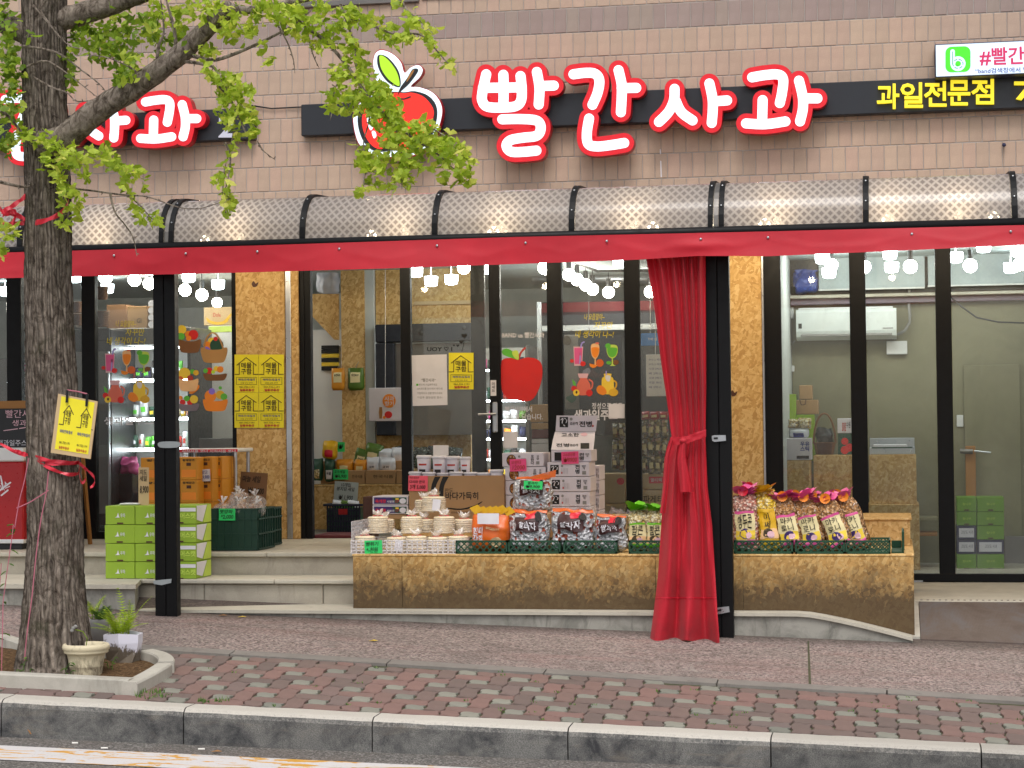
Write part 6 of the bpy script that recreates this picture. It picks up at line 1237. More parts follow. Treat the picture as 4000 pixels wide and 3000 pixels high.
for s_, a in (('고소한', (2194, 1692, 2262, 1706)), ('전병', (2172, 1732, 2224, 1746)), ('검은깨', (2226, 1734, 2258, 1744))): TX('print_word', s_, *a, 0, 'ink', ob, bold=.02, fn=fl)
MB().add([fl(*q) for q in ell(2282, 1697, 13, 7, 14)], [tuple(range(14))]).build('print_badge', A('pale_pink'), ob); MB().add([fl(*q) for q in quad(2268, 1731, 2302, 1753)], [(0, 1, 2, 3)]).build('print_block', A('ink'), ob)
TX('print_name', '전\n병', 2263, 1769, 2281, 1798, -1.502, 'ink', ob, bold=.03); TX('print_kind', '검은\n깨', 2286, 1770, 2302, 1786, -1.502, 'ink', ob); plate('print_block', quad(2166, 1767, 2196, 1800), -1.502, .0015, 'ink', ob)
note('price_tag', 'pink price tag reading 9900 on the open cracker box', 2193, 1764, 2260, 1812, -1.53, 'tag_pink', [('고소한전병', .08, .1, .8, .36), ('₩9900', .1, .46, .9, .86)], 'ink_red', rot=-2)
for i, (y0, y1) in enumerate(((1769, 1823), (1824, 1878), (1879, 1934), (1935, 1990), (1991, 2040))): wbox(1962+(i > 0)*9+i*1.5, y0, 2123+(i > 0)*8+i, y1-1, -1.50, .30, ('top', 'second', 'third', 'fourth', 'lowest')[i]+' white round cracker box in the stack left of the open box', 'oran', zb=(TT+.001 if i == 4 else None), grp='white round cracker boxes')
note('price_tag', 'pink price tag reading 12000 on the round cracker boxes', 1991, 1793, 2056, 1841, -1.512, 'tag_pink', [('오란다', .08, .12, .7, .42), ('12000', .15, .5, .9, .88)], 'ink_red', rot=-2)
# ---- snack bags on the counter
def base_at(x, y, Y, z=None):
    c = W(x, y, Y)
    if z is not None: c.z = z
    return c
def hgt(x, y0, Y, z): return W(x, y0, Y).z-z
ppm = lambda Y: (Y-CAM.y)/FPX
def cracker_bag(x0, x1, y0, y1, Y, lab, seed, lean=0, z=None, tg=None, txt='쌀과자'):
    z = PB if z is None else z; xm = (x0+x1)/2; c = base_at(xm, y1, Y, z); h = hgt(xm, y0, Y, z); w = (x1-x0)*ppm(Y)
    t = T('rice_cracker_bag', lab, 'snack bag', 'silver rice cracker bags', loc=c); b = Bag(c, w, h, .17, lean, 0, seed, .018, .74); b.body('bag', 'foil', t, 16, 16)
    b.patch('label', -.62, .58, .50, .86, 'label_brown', t, .014); b.text('label_name', txt, -.46, .46, .55, .72, 'paper_white', t, .020, .018); b.patch('label_top', -.05, .42, .80, .94, 'hot_red', t, .019, 5); b.patch('label_edge', -.95, .98, .93, 1.0, 'orange_bag', t, .008, 8)
    b.blob('label_picture', .55, .83, .22, .09, 'hair_dark', t, .022); b.text('label_line', '국내산쌀 100%', -.4, .5, .42, .47, 'ink', t, .018, 0)
    mb = MB()
    for i in range(9):
        u = -1+.25*i; a = b.at(u*.9, .99); mb.add([a, a+Vector((.05, -.01, .02)), a+Vector((.025+random.uniform(-.02, .02), -.02, .045*random.uniform(.4, 1.3)))], [(0, 1, 2)])
    mb.build('crimped_top', A('clear_film'), t); return t
cracker_bag(1988, 2148, 1992, 2150, -2.33, 'silver rice cracker bag with dark label, left of the front row', 1); cracker_bag(2150, 2322, 1988, 2150, -2.34, 'silver rice cracker bag with dark label, middle of the front row', 2, lean=2); cracker_bag(2326, 2450, 2010, 2150, -2.36, 'silver rice cracker bag with dark label, right of the front row', 3, txt='쌀과자')
cracker_bag(2006, 2160, 1862, 2000, -2.12, 'silver rice cracker bag on top with a green price tag', 4, z=W(2080, 2000, -2.12).z)
MB().box(W(2010, 2050, -2.1).x, W(2155, 2050, -2.1).x, -2.2, -2.02, PB, W(2080, 2001, -2.12).z, .01).build('snack_carton', A('cardboard'), None, label='plain carton under the top rice cracker bag', category='carton')
note('price_tag', 'green price tag reading 9900 on the top rice cracker bag', 2046, 1879, 2119, 1911, -2.25, 'tag_green', [('쌀과자', .2, .06, .75, .4), ('₩9,900', .1, .48, .85, .9)], rot=2)
plate('orange_streamer', [(2035, 1872), (2172, 1835), (2170, 1863), (2035, 1882)], -2.14, .002, 'orange_bag', None, label='orange paper strip above the top rice cracker bag', category='paper')
# orange snack bag
z = PB; c = base_at(1915, 2110, -2.36, z); t = T('orange_snack_bag', 'orange rice snack bag with a blank white note', 'snack bag', loc=c); b = Bag(c, 158*ppm(-2.36), hgt(1915, 2008, -2.36, z), .15, 2, 0, 9, .012, .7); b.body('bag', 'orange_bag', t); b.text('name', '현미\n강정', -.82, -.28, .25, .66, 'paper_white', t, .014, .03); b.blob('picture', .35, .28, .3, .14, 'cardboard_pale', t, .012); b.text('line', 'BROWN RICE', -.1, .55, .60, .66, 'label_cream', t, .014, .01)
for k in range(6):
    u = -.9+.36*k; a = b.at(u, .97); MB().add([a, a+Vector((.06, -.02, .03)), a+Vector((.02, -.01, .07)), a+Vector((-.04, 0, .045))], [(0, 1, 2, 3)]).build('ribbon', A('yellow_ribbon'), t)
note('blank_note', 'blank white note on the orange snack bag', 1865, 2005, 1949, 2047, -2.47, 'paper_white', [], cat='note')
# popcorn bags with lettuce-green tops
def tall_bag(xb, yb_, xt, yt, w, Y, lab, mat, name, seed, ribbon, top2=None, cat='snack bag', lm_='label_cream', grp=None, z=None, nm='popcorn_bag', lab_mats=('label_cream', 'ink')):
    w *= 1.14
    z = PB if z is None else z; c = base_at(xb, yb_, Y, z); top = W(xt, yt, Y); L = (top-c); h = L.length; lean = math.degrees(math.atan2(L.x, L.z)); t = T(nm, lab, cat, grp, loc=c)
    b = Bag(c, w*ppm(Y), h, .10, lean, -4, seed, .010, .8, 2.2, .7); b.body('bag', mat, t, 12, 18); b.patch('label', -.72, .72, .16, .66, lab_mats[0], t, .010); b.text('label_name', name, *((-.22, .22, .24, .64) if name.count(chr(10)) > 1 else (-.5, .5, .39, .645)), 'ink', t, .015, .006); b.patch('label_band', -.74, .74, .12, .19, ribbon, t, .012, 5); b.patch('label_top', -.72, .72, .655, .70, ribbon, t, .012, 5)
    b.blob('picture', -.05, .30, .42, .085, 'ink_brown' if ribbon != 'pink_ribbon' else 'purple_box', t, .014); b.blob('picture', .2, .27, .25, .06, 'pale_pink', t, .016); b.patch('picture_band', -.7, .7, .2, .36, 'lemon' if ribbon == 'pink_ribbon' else 'peach_cream', t, .0125, 5)
    mb = MB(); tp = b.at(0, 1.0, -1)
    R_ = Matrix.Rotation(R(lean), 3, 'Y')
    for k in range(26):                              # ruffled ribbon top
        a = random.uniform(0, 6.28); l = random.uniform(.5, 1)*w*ppm(Y)*.62; d = R_ @ Vector((math.cos(a)*l, math.sin(a)*l*.6, random.uniform(.1, .75)*l)); n_ = Vector((-math.sin(a), math.cos(a), .3))*l*.42
        mb.add([tp, tp+d*.6+n_, tp+d+n_*.6+Vector((0, 0, -.006)), tp+d*.95-n_*.6, tp+d*.55-n_], [(0, 1, 2), (0, 2, 3), (0, 3, 4)])
    mb.build('ribbon_top', A(ribbon), t)
    if top2:
        mb = MB(); tp2 = tp+Vector((0, -.03, .02))
        for k in range(14): a = 2*math.pi*k/14; d = Vector((math.cos(a)*.032, -.012, math.sin(a)*.032)); mb.add([tp2, tp2+d+Vector((-d.z, 0, d.x))*.3, tp2+d*1.15, tp2+d-Vector((-d.z, 0, d.x))*.3], [(0, 1, 2), (0, 2, 3)])
        mb.build('flower_bow', A(top2), t)
    return t
G1 = 'tall popcorn and corn snack bags'
tall_bag(2495, 2105, 2490, 1995, 80, -2.34, 'popcorn bag with bright green top, left of the pair by the curtain', 'popcorn', '팝콘', 21, 'lime_ribbon', grp=G1); tall_bag(2562, 2105, 2560, 1995, 76, -2.34, 'popcorn bag with bright green top, half behind the curtain', 'popcorn', '팝콘', 22, 'lime_ribbon', grp=G1)
tall_bag(2918, 2103, 2905, 1930, 92, -2.34, 'pink corn snack bag with red and yellow bow by the post', 'crumb_pink', '앵두콘', 23, 'pink_ribbon', 'hot_red', grp=G1); tall_bag(2880, 2103, 2925, 1912, 60, -2.20, 'half hidden pink corn snack bag behind its twin', 'crumb_pink', '앵두콘', 24, 'pink_ribbon', 'hot_red', grp=G1)
tall_bag(3012, 2103, 2985, 1918, 82, -2.33, 'yellow corn snack bag between the pink ones', 'corn_yellow', '미\n쎄\n니', 25, 'yellow_ribbon', None, grp=G1, lab_mats=('yellow_bag', 'ink'))
for i, (xb, xt, yt, Y) in enumerate(((3098, 3055, 1952, -2.34), (3180, 3140, 1955, -2.33), (3295, 3220, 1955, -2.33), (3358, 3295, 1950, -2.22))): tall_bag(xb, 2102, xt, yt, 88, Y, 'pink ribboned macaroni snack bag, '+('first', 'second', 'third', 'fourth and rearmost')[i]+' from the left', 'macaroni', '마카\n로니', 30+i, 'pink_ribbon', 'fruit_orange', grp=G1)
for i, (x, yt) in enumerate(((3120, 1945), (3185, 1942), (3285, 1940))): tall_bag(x, 2060, x-15, yt, 70, -2.05, 'macaroni snack bag in the back row, '+('first', 'second', 'third')[i]+' from the left', 'macaroni', '마카\n로니', 40+i, 'pink_ribbon', 'fruit_orange', grp=G1, z=CT+.002)
# ================================================================ left side of the platform
P2 = .5775
def gbox(x0, y0, x1, y1, Y, d, lab, grp, txt=True, mat='box_green', zb=None, side=False):
    t = T('fruit_box', lab, 'box', grp, loc=W((x0+x1)/2, y1, Y)); pbox('carton', x0, y0, x1, y1-1, Y, d, mat, t, b=.003, zb=zb); xm = (x0+x1)/2; h = y1-y0
    pbox('hand_hole', xm-12, y1-9, xm+12, y1-3, Y-.002, .002, 'wood_dark', t, b=0)
    if txt: plate('print_tree', [(xm-14, y0+h*.62), (xm-8, y0+h*.36), (xm-3, y0+h*.62)], Y-.0022, .0015, 'paper_white', t); plate('print_tree', [(xm-20, y0+h*.62), (xm-8, y0+h*.52), (xm-1, y0+h*.62)], Y-.0032, .0015, 'paper_white', t); TX('print_name', '우하', xm+1, y0+h*.4, xm+20, y0+h*.62, Y-.002, 'paper_white', t)
    return t
rws = [(1976, 2050), (2051, 2123), (2124, 2195), (2196, 2268)]; cw = ('left', 'middle', 'right'); rwn = ('top', 'second', 'third', 'bottom')
for r_, (y0, y1) in enumerate(rws):
    for c_, (x0, x1) in enumerate(((412, 526), (528, 641))): gbox(x0-(r_ == 1)*3, y0, x1, y1, -2.20, .33, rwn[r_]+' green grape box in the '+cw[c_]+' column by the black post', 'green grape boxes on the steps', zb=(P2 if r_ == 3 else None))
    t = gbox(643, y0-2, 766, y1-2, -2.20, .33, rwn[r_]+' printed green grape box in the right column behind the black post', 'green grape boxes on the steps', False, zb=(P2 if r_ == 3 else None)); TX('print_name', '샤인머스캣', 660, y0+28, 764, y0+50, -2.202, 'lime_print', t, bold=.03); plate('print_band', quad(700, y0+8, 764, y0+22), -2.202, .0015, 'paper_white', t)
    X1 = W(766, (y0+y1)/2, -2.2).x; z0, z1 = W(704, y1-3, -2.2).z, W(704, y0-2, -2.2).z
    if r_ == 3: z0 = P2
    MB().prism([Vector((X1+.0015, -2.19, z1-.004)), Vector((X1+.0015, -1.97, z1-.004)), Vector((X1+.0015, -2.07, z0+.01)), Vector((X1+.0015, -2.19, z0+.03))], (.001, 0, 0)).build('side_print', A('paper_white'), t); MB().prism([Vector((X1+.0015, -1.96, z1-.004)), Vector((X1+.0015, -1.88, z1-.004)), Vector((X1+.0015, -1.88, z0+.004)), Vector((X1+.0015, -2.05, z0+.004))], (.001, 0, 0)).build('side_print', A('lime_print'), t)
note('price_card', 'tall brown cardboard price card reading 8900', 541, 1826, 582, 1975, -2.06, 'cardboard_pale', [('지도\n세일', .1, .05, .8, .36), ('8,900', .12, .48, .95, .7)], cat='price card')
pbox('flat_cover', 466, 1966, 540, 1974, -2.1, .12, 'plastic_white', None, label='thin white cover lying on the green box stack', category='cover', zb=W(500, 1975, -2.2).z+.002)
# orange boxes
ry = ((1786, 1875), (1876, 1966)); ZO = [W(780, y, -1.25).z for y in (1786, 1875, 1966)]; hO = ZO[1]-ZO[2]
for r_ in range(4):
    for c_, (x0, x1) in enumerate(((550, 700), (704, 771), (775, 829), (832, 868))):
        Z1 = ZO[0]-r_*((ZO[0]-.742)/4); Z0 = ZO[0]-(r_+1)*((ZO[0]-.742)/4)+.001; Y = (-1.25, -1.25, -1.1, -.95)[c_]; X0, X1 = W(x0, 1870, Y).x, W(x1, 1870, Y).x; t = T('orange_box', 'orange fruit box, '+('top', 'second', 'third', 'bottom')[r_]+' row, '+('left of the black post', 'right of the black post', 'middle of the right three', 'farthest right')[c_], 'box', 'orange fruit boxes on the platform', loc=((X0+X1)/2, Y, Z0))
        MB().box(X0, X1, Y, Y+.28, Z0, Z1, .003).build('carton', A('box_orange'), t); xm = (X0+X1)/2; MB().box(xm-.018, xm+.018, Y-.0015, Y, Z0+(Z1-Z0)*.62, Z0+(Z1-Z0)*.76).build('hand_hole', A('wood_dark'), t); MB().box(X0+.012, X1-.012, Y-.0012, Y, Z0+.02, Z0+(Z1-Z0)*.45).build('print', A('fruit_orange'), t)
        v, f = glyphs('황제망고', .03); MB().add([(X0+(X1-X0)*(.15+.7*a), Y-.003, Z0+(Z1-Z0)*(.82+.11*b)) for a, b in v], f).build('print_name', A('ink_brown'), t)
note('price_card', 'small white price card on the orange boxes', 786, 1833, 821, 1880, -1.13, 'paper_white', [('망고', .1, .1, .7, .4), ('9,900', .15, .5, .9, .85)], 'ink_blue', cat='price card', rot=-3)
# striped table edge
tb_ = T('striped_table', 'table with a red and white striped edge behind the orange boxes', 'table', loc=W(820, 1800, -.45)); X0, X1 = W(690, 1760, -.75).x, W(929, 1760, -.75).x; zt = W(820, 1752, -.75).z
MB().box(X0, X1, -.75, -.35, zt-.03, zt, .008).build('table_top', A('plastic_white'), tb_); mb = MB()
MB().box(X0+.002, X1-.002, -.753, -.75, zt-.028, zt-.006).build('red_edge', A('hot_red'), tb_); TX('edge_text', '시식시음 코너 시식시음 코너', 710, 1757, 920, 1768, -.757, 'paper_white', tb_, bold=.02)
for x in (X0+.03, X1-.03):
    for y in (-.72, -.4): MB().tube([(x, y, .742), (x, y, zt-.03)], .014, 8).build('leg', A('alu'), tb_)
# dark green crates of onions
def crate(x0, x1, Y, d, lab, y0=1985, y1=2141):
    X0, X1 = W(x0, 2060, Y).x, W(x1, 2060, Y).x; Z0 = .742; Z1 = W((x0+x1)/2, y0, Y).z; t = T('plastic_crate', lab, 'crate', 'dark green plastic crates', loc=((X0+X1)/2, Y, Z0)); h = Z1-Z0
    for nm, hz, f, a0, a1 in (('front_wall', 1, Y, X0, X1), ('back_wall', 1, Y+d-.012, X0, X1), ('side_wall', 0, X0, Y+.012, Y+d-.012), ('side_wall', 0, X1-.012, Y+.012, Y+d-.012)):
        mb = MB(); bx = lambda a, b, z0, z1, o=0, w=.012: mb.box(a, b, f-o, f+w, z0, z1) if hz else mb.box(f, f+w+o, a, b, z0, z1)
        bx(a0, a1, Z0+.01, Z1-.01, 0, .004); n = max(3, round((a1-a0)/.055))
        for i in range(n+1): xx = a0+(a1-a0)*i/n; bx(max(a0, xx-.005), min(a1, xx+.005), Z0+.005, Z1-.012, .006, .01)
        for zz in (Z0+.004, Z0+h*.37, Z0+h*.72, Z1-.014): bx(a0, a1, zz, zz+.012, .008, .012)
        mb.build(nm, A('crate_green'), t)
    MB().box(X0+.006, X1-.006, Y+.006, Y+d-.006, Z0, Z0+.01).build('base', A('crate_green'), t); return X0, X1, Z1
X0, X1, zc = crate(822, 1006, -1.60, .42, 'front dark green plastic crate with onion bags on the platform'); crate(900, 1040, -1.15, .40, 'rear dark green plastic crate beside the boarded pillar')
for i, (dx, dy, s_, zz) in enumerate(((-.12, .1, .085, 0), (.02, .08, .095, .0), (.13, .12, .085, 0), (-.04, .22, .1, .03), (.09, .24, .095, .04), (.0, .14, .085, .085))):
    c = Vector(((X0+X1)/2+dx, -1.60+dy, zc-.06+zz)); t = T('onion_bag', 'clear bag of brown onions on the green crate, '+('front left', 'front middle', 'front right', 'back left', 'back right', 'topmost')[i], 'onion bag', 'bags of onions on the green crate', loc=c)
    mb = MB()
    for k in range(9): a = random.uniform(0, 6.28); mb.ball(c+Vector((math.cos(a)*s_*.5*random.random(), math.sin(a)*s_*.5*random.random(), s_*(.15+.5*random.random()))), s_*random.uniform(.30, .42), 8)
    mb.build('onions', A('onion'), t, smooth=True, kind='stuff'); MB().ball(c+Vector((0, 0, s_*.45)), s_*.92, 14, (1.05, 1, .78)).build('film', A('clear_film'), t, smooth=True)
    mb = MB()
    for k in range(6): d = Vector((random.uniform(-.05, .05), random.uniform(-.03, .03), random.uniform(.02, .06))); b_ = c+Vector((0, 0, s_*1.05)); mb.add([b_, b_+d+Vector((.01, 0, 0)), b_+d-Vector((.01, 0, 0))], [(0, 1, 2)])
    mb.build('film_tuft', A('white_film'), t)
note('price_tag', 'green price tag reading 2000 on the onion crate', 855, 1987, 919, 2033, -1.618, 'tag_green', [('햇양파', .05, .08, .85, .42), ('*2,000', .12, .5, .88, .92)])
note('price_card', 'brown cardboard card leaning on the boarded pillar', 936, 1845, 1042, 1985, -.62, 'cardboard_dark', [('마늘 세일', .08, .1, .75, .28), ('₩ 5,000', .3, .42, .9, .62)], cat='price card', rot=4)
# red ice cream freezer and chalkboard at the left edge
fz = T('ice_freezer', 'red ice cream freezer with white lid at the left edge', 'freezer', loc=W(20, 2110, -1.45)); X1 = W(91, 1950, -1.45).x; zt, zm, zb_ = W(50, 1750, -1.45).z, W(50, 1803, -1.45).z, .80
MB().box(X1-1.2, X1, -1.45, -.85, zb_, zm, .012).build('body', A('plastic_red'), fz); MB().box(X1-1.2, X1+.006, -1.46, -.84, zm+.001, zt, .012).build('lid', A('plastic_white'), fz); MB().box(X1-1.2, X1+.002, -1.455, -.85, zb_-.012, zb_+.02, .004).build('bottom_trim', A('plastic_white'), fz); MB().box(X1-1.15, X1-.02, -1.43, -.87, .742, zb_-.013, .004).build('plinth', A('plastic_black'), fz)
strokes('logo_stroke', [[(2, 1860), (10, 1900), (8, 1912)], [(-20, 1930), (40, 1885)], [(5, 1935), (30, 1915)]], 3, -1.4535, .002, 'paper_white', fz); TX('logo_word', '아이스', -30, 1888, 38, 1920, -1.4535, 'paper_white', fz, rot=-25)
cbd = T('chalkboard', 'black chalkboard stand with wooden frame behind the trunk', 'chalkboard', loc=W(170, 2110, -1.05)); Yc = -1.05
X0, X1 = W(-60, 1850, Yc).x, W(300, 1850, Yc).x; z0, z1 = .85, W(100, 1595, Yc).z
MB().box(X0, X1, Yc, Yc+.02, z0, z1).build('board', A('plastic_black'), cbd); MB().box(X0-.03, X1+.03, Yc-.006, Yc+.03, z1, z1+.06, .004).build('frame_top', A('wood'), cbd); MB().box(X1, X1+.035, Yc-.006, Yc+.03, .742, z1-.001, .004).build('frame_side', A('wood'), cbd); MB().box(X0-.03, X0, Yc-.006, Yc+.03, .742, z1-.001, .004).build('frame_side', A('wood'), cbd); MB().tube([(X1+.02, Yc+.03, z1-.2), (W(352, 2095, Yc+.3).x, Yc+.3, .745)], .02, 6).build('rear_leg', A('wood'), cbd)
for s_, a, m in (('빨간사과', (22, 1601, 150, 1632), 'pale_pink'), ('생과일', (48, 1640, 130, 1664), 'pale_pink'), ('생과일주스', (-10, 1718, 104, 1742), 'paper_white')): TX('chalk_text', s_, *a, Yc-.003, m, cbd, bold=.0)
strokes('chalk_line', [[(15, 1682), (60, 1676), (112, 1668)]], 1.6, Yc-.003, .001, 'pale_pink', cbd)
# ================================================================ posters and notes on pillar and glass
def yposter(x0, y0, x1, y1, Y, lab, grp='yellow wanted posters'):
    t = T('yellow_poster', lab, 'poster', grp, loc=W((x0+x1)/2, y1, Y)); w, h = x1-x0, y1-y0; px = lambda u: x0+w*u; py = lambda v: y0+h*v
    MB().grid(lambda u, v: W(x0+w*u, y0+h*v, Y)+Vector((0, .0015*math.sin(u*5+v*7), 0)), 8, 8).build('paper', A('paper_yellow'), t); f = Y-.004
    strokes('house_outline', [[(px(.02), py(.52)), (px(.2), py(.52)), (px(.2), py(.22))], [(px(.1), py(.28)), (px(.48), py(.08)), (px(.9), py(.28))], [(px(.78), py(.22)), (px(.78), py(.52)), (px(.98), py(.52))]], 1.3, f, .0008, 'ink_brown', t, nseg=1, k=6)
    TX('headline', '매물\n구함', px(.27), py(.21), px(.71), py(.52), f, 'ink_brown', t, bold=.012); TX('subline', '매매/전세/월세', px(.16), py(.63), px(.84), py(.69), f, 'ink_blue', t); TX('small_line', '친절 상담 환영', px(.25), py(.73), px(.75), py(.765), f, 'ink_brown', t, bold=0)
    strokes('text_frame', [[(px(.08), py(.6)), (px(.92), py(.6)), (px(.92), py(.79)), (px(.08), py(.79)), (px(.08), py(.6))]], .6, f, .0006, 'ink_brown', t, nseg=1, k=4)
    TX('phone', '061.722.1191', px(.2), py(.835), px(.82), py(.875), f, 'ink_brown', t); TX('agency', '일등부동산', px(.22), py(.9), px(.82), py(.97), f, 'ink_red', t, bold=.04)
for r_, (y0, y1) in enumerate(((1385, 1533), (1534, 1671))):
    for c_, (x0, x1) in enumerate(((916, 1010), (1011, 1109))): yposter(x0, y0, x1, y1, -.038, ('upper', 'lower')[r_]+' '+('left', 'right')[c_]+' of four yellow house posters on the boarded pillar')
yposter(1753, 1378, 1850, 1521, GY-.008, 'yellow house poster on the glass beside the white notice')
t = T('white_notice', 'white printed notice on the glass left of the yellow poster', 'notice', loc=W(1675, 1585, GY)); MB().prism([W(x, y, GY-.008) for x, y in ((1608, 1388), (1745, 1384), (1748, 1582), (1612, 1586))], (0, .001, 0)).build('paper', A('paper_white'), t)
TX('notice_title', '“빨간사과”', 1645, 1478, 1702, 1492, GY-.0095, 'pot_grey', t); plate('notice_mark', quad(1626, 1499, 1634, 1507), GY-.0095, .001, 'fruit_green', t)
for k, (s_, y) in enumerate((('밴드에 가입해주세요', 1498), ('QR코드를 인식해서 밴드에', 1514), ('가입하시고 선물 받아가세요', 1531), ('가입후 결정설정 필수!', 1548))): TX('notice_line', s_, 1636-(k > 0)*7, y, 1708+(k > 0)*20, y+9, GY-.0095, 'pot_grey', t, bold=0)
for x0, y0, x1, y1, lab in ((2377, 1578, 2440, 1634, 'blank pale note on the pane left of the curtain'), (1966, 1686, 2022, 1749, 'blank pale note on the pane above the round cracker boxes'), (1692, 1739, 1752, 1780, 'blank pale note above the white cups')): note('blank_note', lab, x0, y0, x1, y1, GY-.012, 'paper_white', [], cat='note')
D = GY-.006
def dec(name, lab, cat='decal'): return T(name, lab, cat, loc=(0, D, 1))
# ---- window film: handwriting and juice pictures, twice
for k, (ox, oy, wh) in enumerate(((0, 0, 'left'), (1830, -27, 'middle'))):
    t = dec('window_lettering', 'yellow handwritten lettering on the '+wh+' pane'); M('film_yellow', 'e6d021', .5)
    for s_, a in (('나 요즘말야~', (452, 1252, 532, 1277)), ('자꾸만', (490, 1284, 564, 1311)), ('네 생각이 나~!', (417, 1317, 568, 1347))): TX('line', s_, a[0]+ox, a[1]+oy, a[2]+ox, a[3]+oy, D, 'film_yellow', t, bold=.0, sh=.2)
    j = lambda *q: [(x+ox, y+oy) for x, y in q]; jl = lambda pts: [(x+ox, y+oy) for x, y in pts]
    t = dec('juice_decal', 'pink juice glass with strawberries decal on the '+wh+' pane'); plate('glass', j((410, 1381), (448, 1381), (444, 1456), (413, 1456)), D, .001, 'pale_pink', t); plate('juice', j((413, 1386), (445, 1386), (441, 1449), (415, 1449)), D-.0012, .001, 'pink_ribbon', t); strokes('straw', [j((435, 1446), (440, 1376), (451, 1363))], 3, D-.0024, .001, 'straw_lilac', t, k=6)
    for cx, cy, r_ in ((404, 1437, 8), (447, 1448, 11)): plate('strawberry', jl(ell(cx, cy, r_, r_*.9, 12)), D-.0036, .001, 'fruit_red', t)
    t = dec('juice_decal', 'orange juice goblet with orange halves decal on the '+wh+' pane'); plate('goblet', jl(smooth([(481, 1372), (508, 1372), (511, 1400), (505, 1420), (495, 1430), (484, 1420), (478, 1400)], 4)), D, .001, 'peach_cream', t); plate('juice', jl(smooth([(482, 1385), (508, 1385), (509, 1402), (503, 1418), (495, 1424), (486, 1418), (481, 1402)], 4)), D-.0012, .001, 'fruit_orange', t); plate('stem', j((493, 1428), (497, 1428), (498, 1452), (505, 1457), (485, 1457), (492, 1452)), D, .001, 'peach_cream', t); plate('orange', jl(ell(513, 1445, 15, 15, 16)), D-.0024, .001, 'orange_bag', t); plate('slice', jl([(472+a, 1447+b) for a, b in ((0, 0), (30, 6), (26, 14), (14, 18), (3, 12))]), D-.0036, .001, 'fruit_orange', t); plate('slice', jl(ell(503, 1368, 8, 4, 10)), D-.0036, .001, 'skin_peach', t)
    t = dec('juice_decal', 'green kiwi juice glass decal on the '+wh+' pane'); plate('glass', jl(smooth([(544, 1376), (578, 1376), (583, 1400), (575, 1420), (562, 1427), (548, 1420), (540, 1400)], 4)), D, .001, 'lime_print', t); plate('juice', jl(smooth([(545, 1386), (578, 1386), (580, 1402), (573, 1417), (562, 1422), (549, 1417), (543, 1402)], 4)), D-.0012, .001, 'fruit_green', t); plate('stem', j((560, 1426), (564, 1426), (565, 1450), (576, 1456), (552, 1456), (559, 1450)), D, .001, 'lime_print', t); plate('kiwi_slice', jl(ell(545, 1378, 11, 10, 14)), D-.0024, .001, 'fruit_green', t); plate('kiwi_half', jl(ell(548, 1444, 10, 7, 12)), D-.0024, .001, 'fruit_green', t); plate('kiwi', jl(ell(576, 1442, 11, 10, 12)), D-.0012, .001, 'hair_dark' if 0 else 'wicker', t)
    t = dec('juice_decal', 'peach juice pitcher decal on the '+wh+' pane'); plate('pitcher', jl(smooth([(428, 1488), (467, 1488), (463, 1505), (476, 1530), (474, 1560), (465, 1570), (432, 1570), (423, 1555), (424, 1530), (436, 1505)], 4)), D, .001, 'skin_peach', t); plate('pitcher_top', j((427, 1486), (468, 1486), (464, 1504), (432, 1504)), D-.0012, .001, 'pale_pink', t); strokes('handle', [j((472, 1510), (484, 1520), (482, 1540), (474, 1548))], 3, D-.0012, .001, 'skin_peach', t, k=6); plate('peach', jl(ell(412, 1545, 11, 11, 14)), D-.0012, .001, 'fruit_red', t); plate('peach_half', jl(ell(421, 1561, 13, 13, 14)), D-.0024, .001, 'lemon', t); plate('stone', jl(ell(422, 1559, 4, 6, 8)), D-.0036, .001, 'wood_dark', t); plate('peach', jl(ell(472, 1562, 13, 13, 14)), D-.0024, .001, 'fruit_red', t); plate('leaf', j((405, 1508), (418, 1520), (420, 1536), (408, 1530)), D, .001, 'fruit_green', t)
    t = dec('juice_decal', 'yellow lemonade jar decal on the '+wh+' pane'); plate('jar', jl(smooth([(530, 1487), (557, 1487), (557, 1498), (566, 1508), (568, 1555), (560, 1566), (528, 1566), (521, 1555), (521, 1508), (530, 1498)], 4)), D, .001, 'lemon', t); plate('jar_ice', jl(smooth([(534, 1495), (554, 1495), (552, 1515), (540, 1515)], 3)), D-.0012, .001, 'paper_white', t); strokes('straw', [j((538, 1478), (538, 1490))], 2.5, D-.0012, .001, 'straw_lilac', t); strokes('handle', [j((568, 1514), (577, 1522), (576, 1538), (568, 1546))], 3, D-.0012, .001, 'yellow_bag', t, k=6); plate('lemon', jl(smooth([(500, 1545), (512, 1532), (530, 1540), (540, 1560), (525, 1570), (505, 1562)], 4)), D-.0012, .001, 'fruit_orange', t); plate('lemon', jl(ell(566, 1560, 19, 15, 16)), D-.0024, .001, 'yellow_bag', t)
t = dec('window_lettering', 'white lettering for fresh juice on the middle pane'); TX('line', '정성으로 만든', 2312, 1573, 2432, 1599, D, 'paper_white', t); TX('line', '생과일주스', 2243, 1600, 2412, 1642, D, 'paper_white', t, bold=.03)
t = dec('window_lettering', 'white lettering for fresh juice on the left pane'); TX('line', '생과일주스', 406, 1628, 600, 1660, D, 'paper_white', t, bold=.02)
t = dec('window_lettering', 'white shop name lettering above the red apple decal'); TX('line', 'BAND us 빨간사과', 1960, 1298, 2126, 1320, D, 'paper_white', t, bold=.02)
t = dec('window_lettering', 'two white lines of lettering below the red apple decal'); TX('line', '빨간사과에서', 1974, 1587, 2078, 1609, D, 'paper_white', t); TX('line', '행복을 담습니다.', 1972, 1616, 2120, 1640, D, 'paper_white', t)
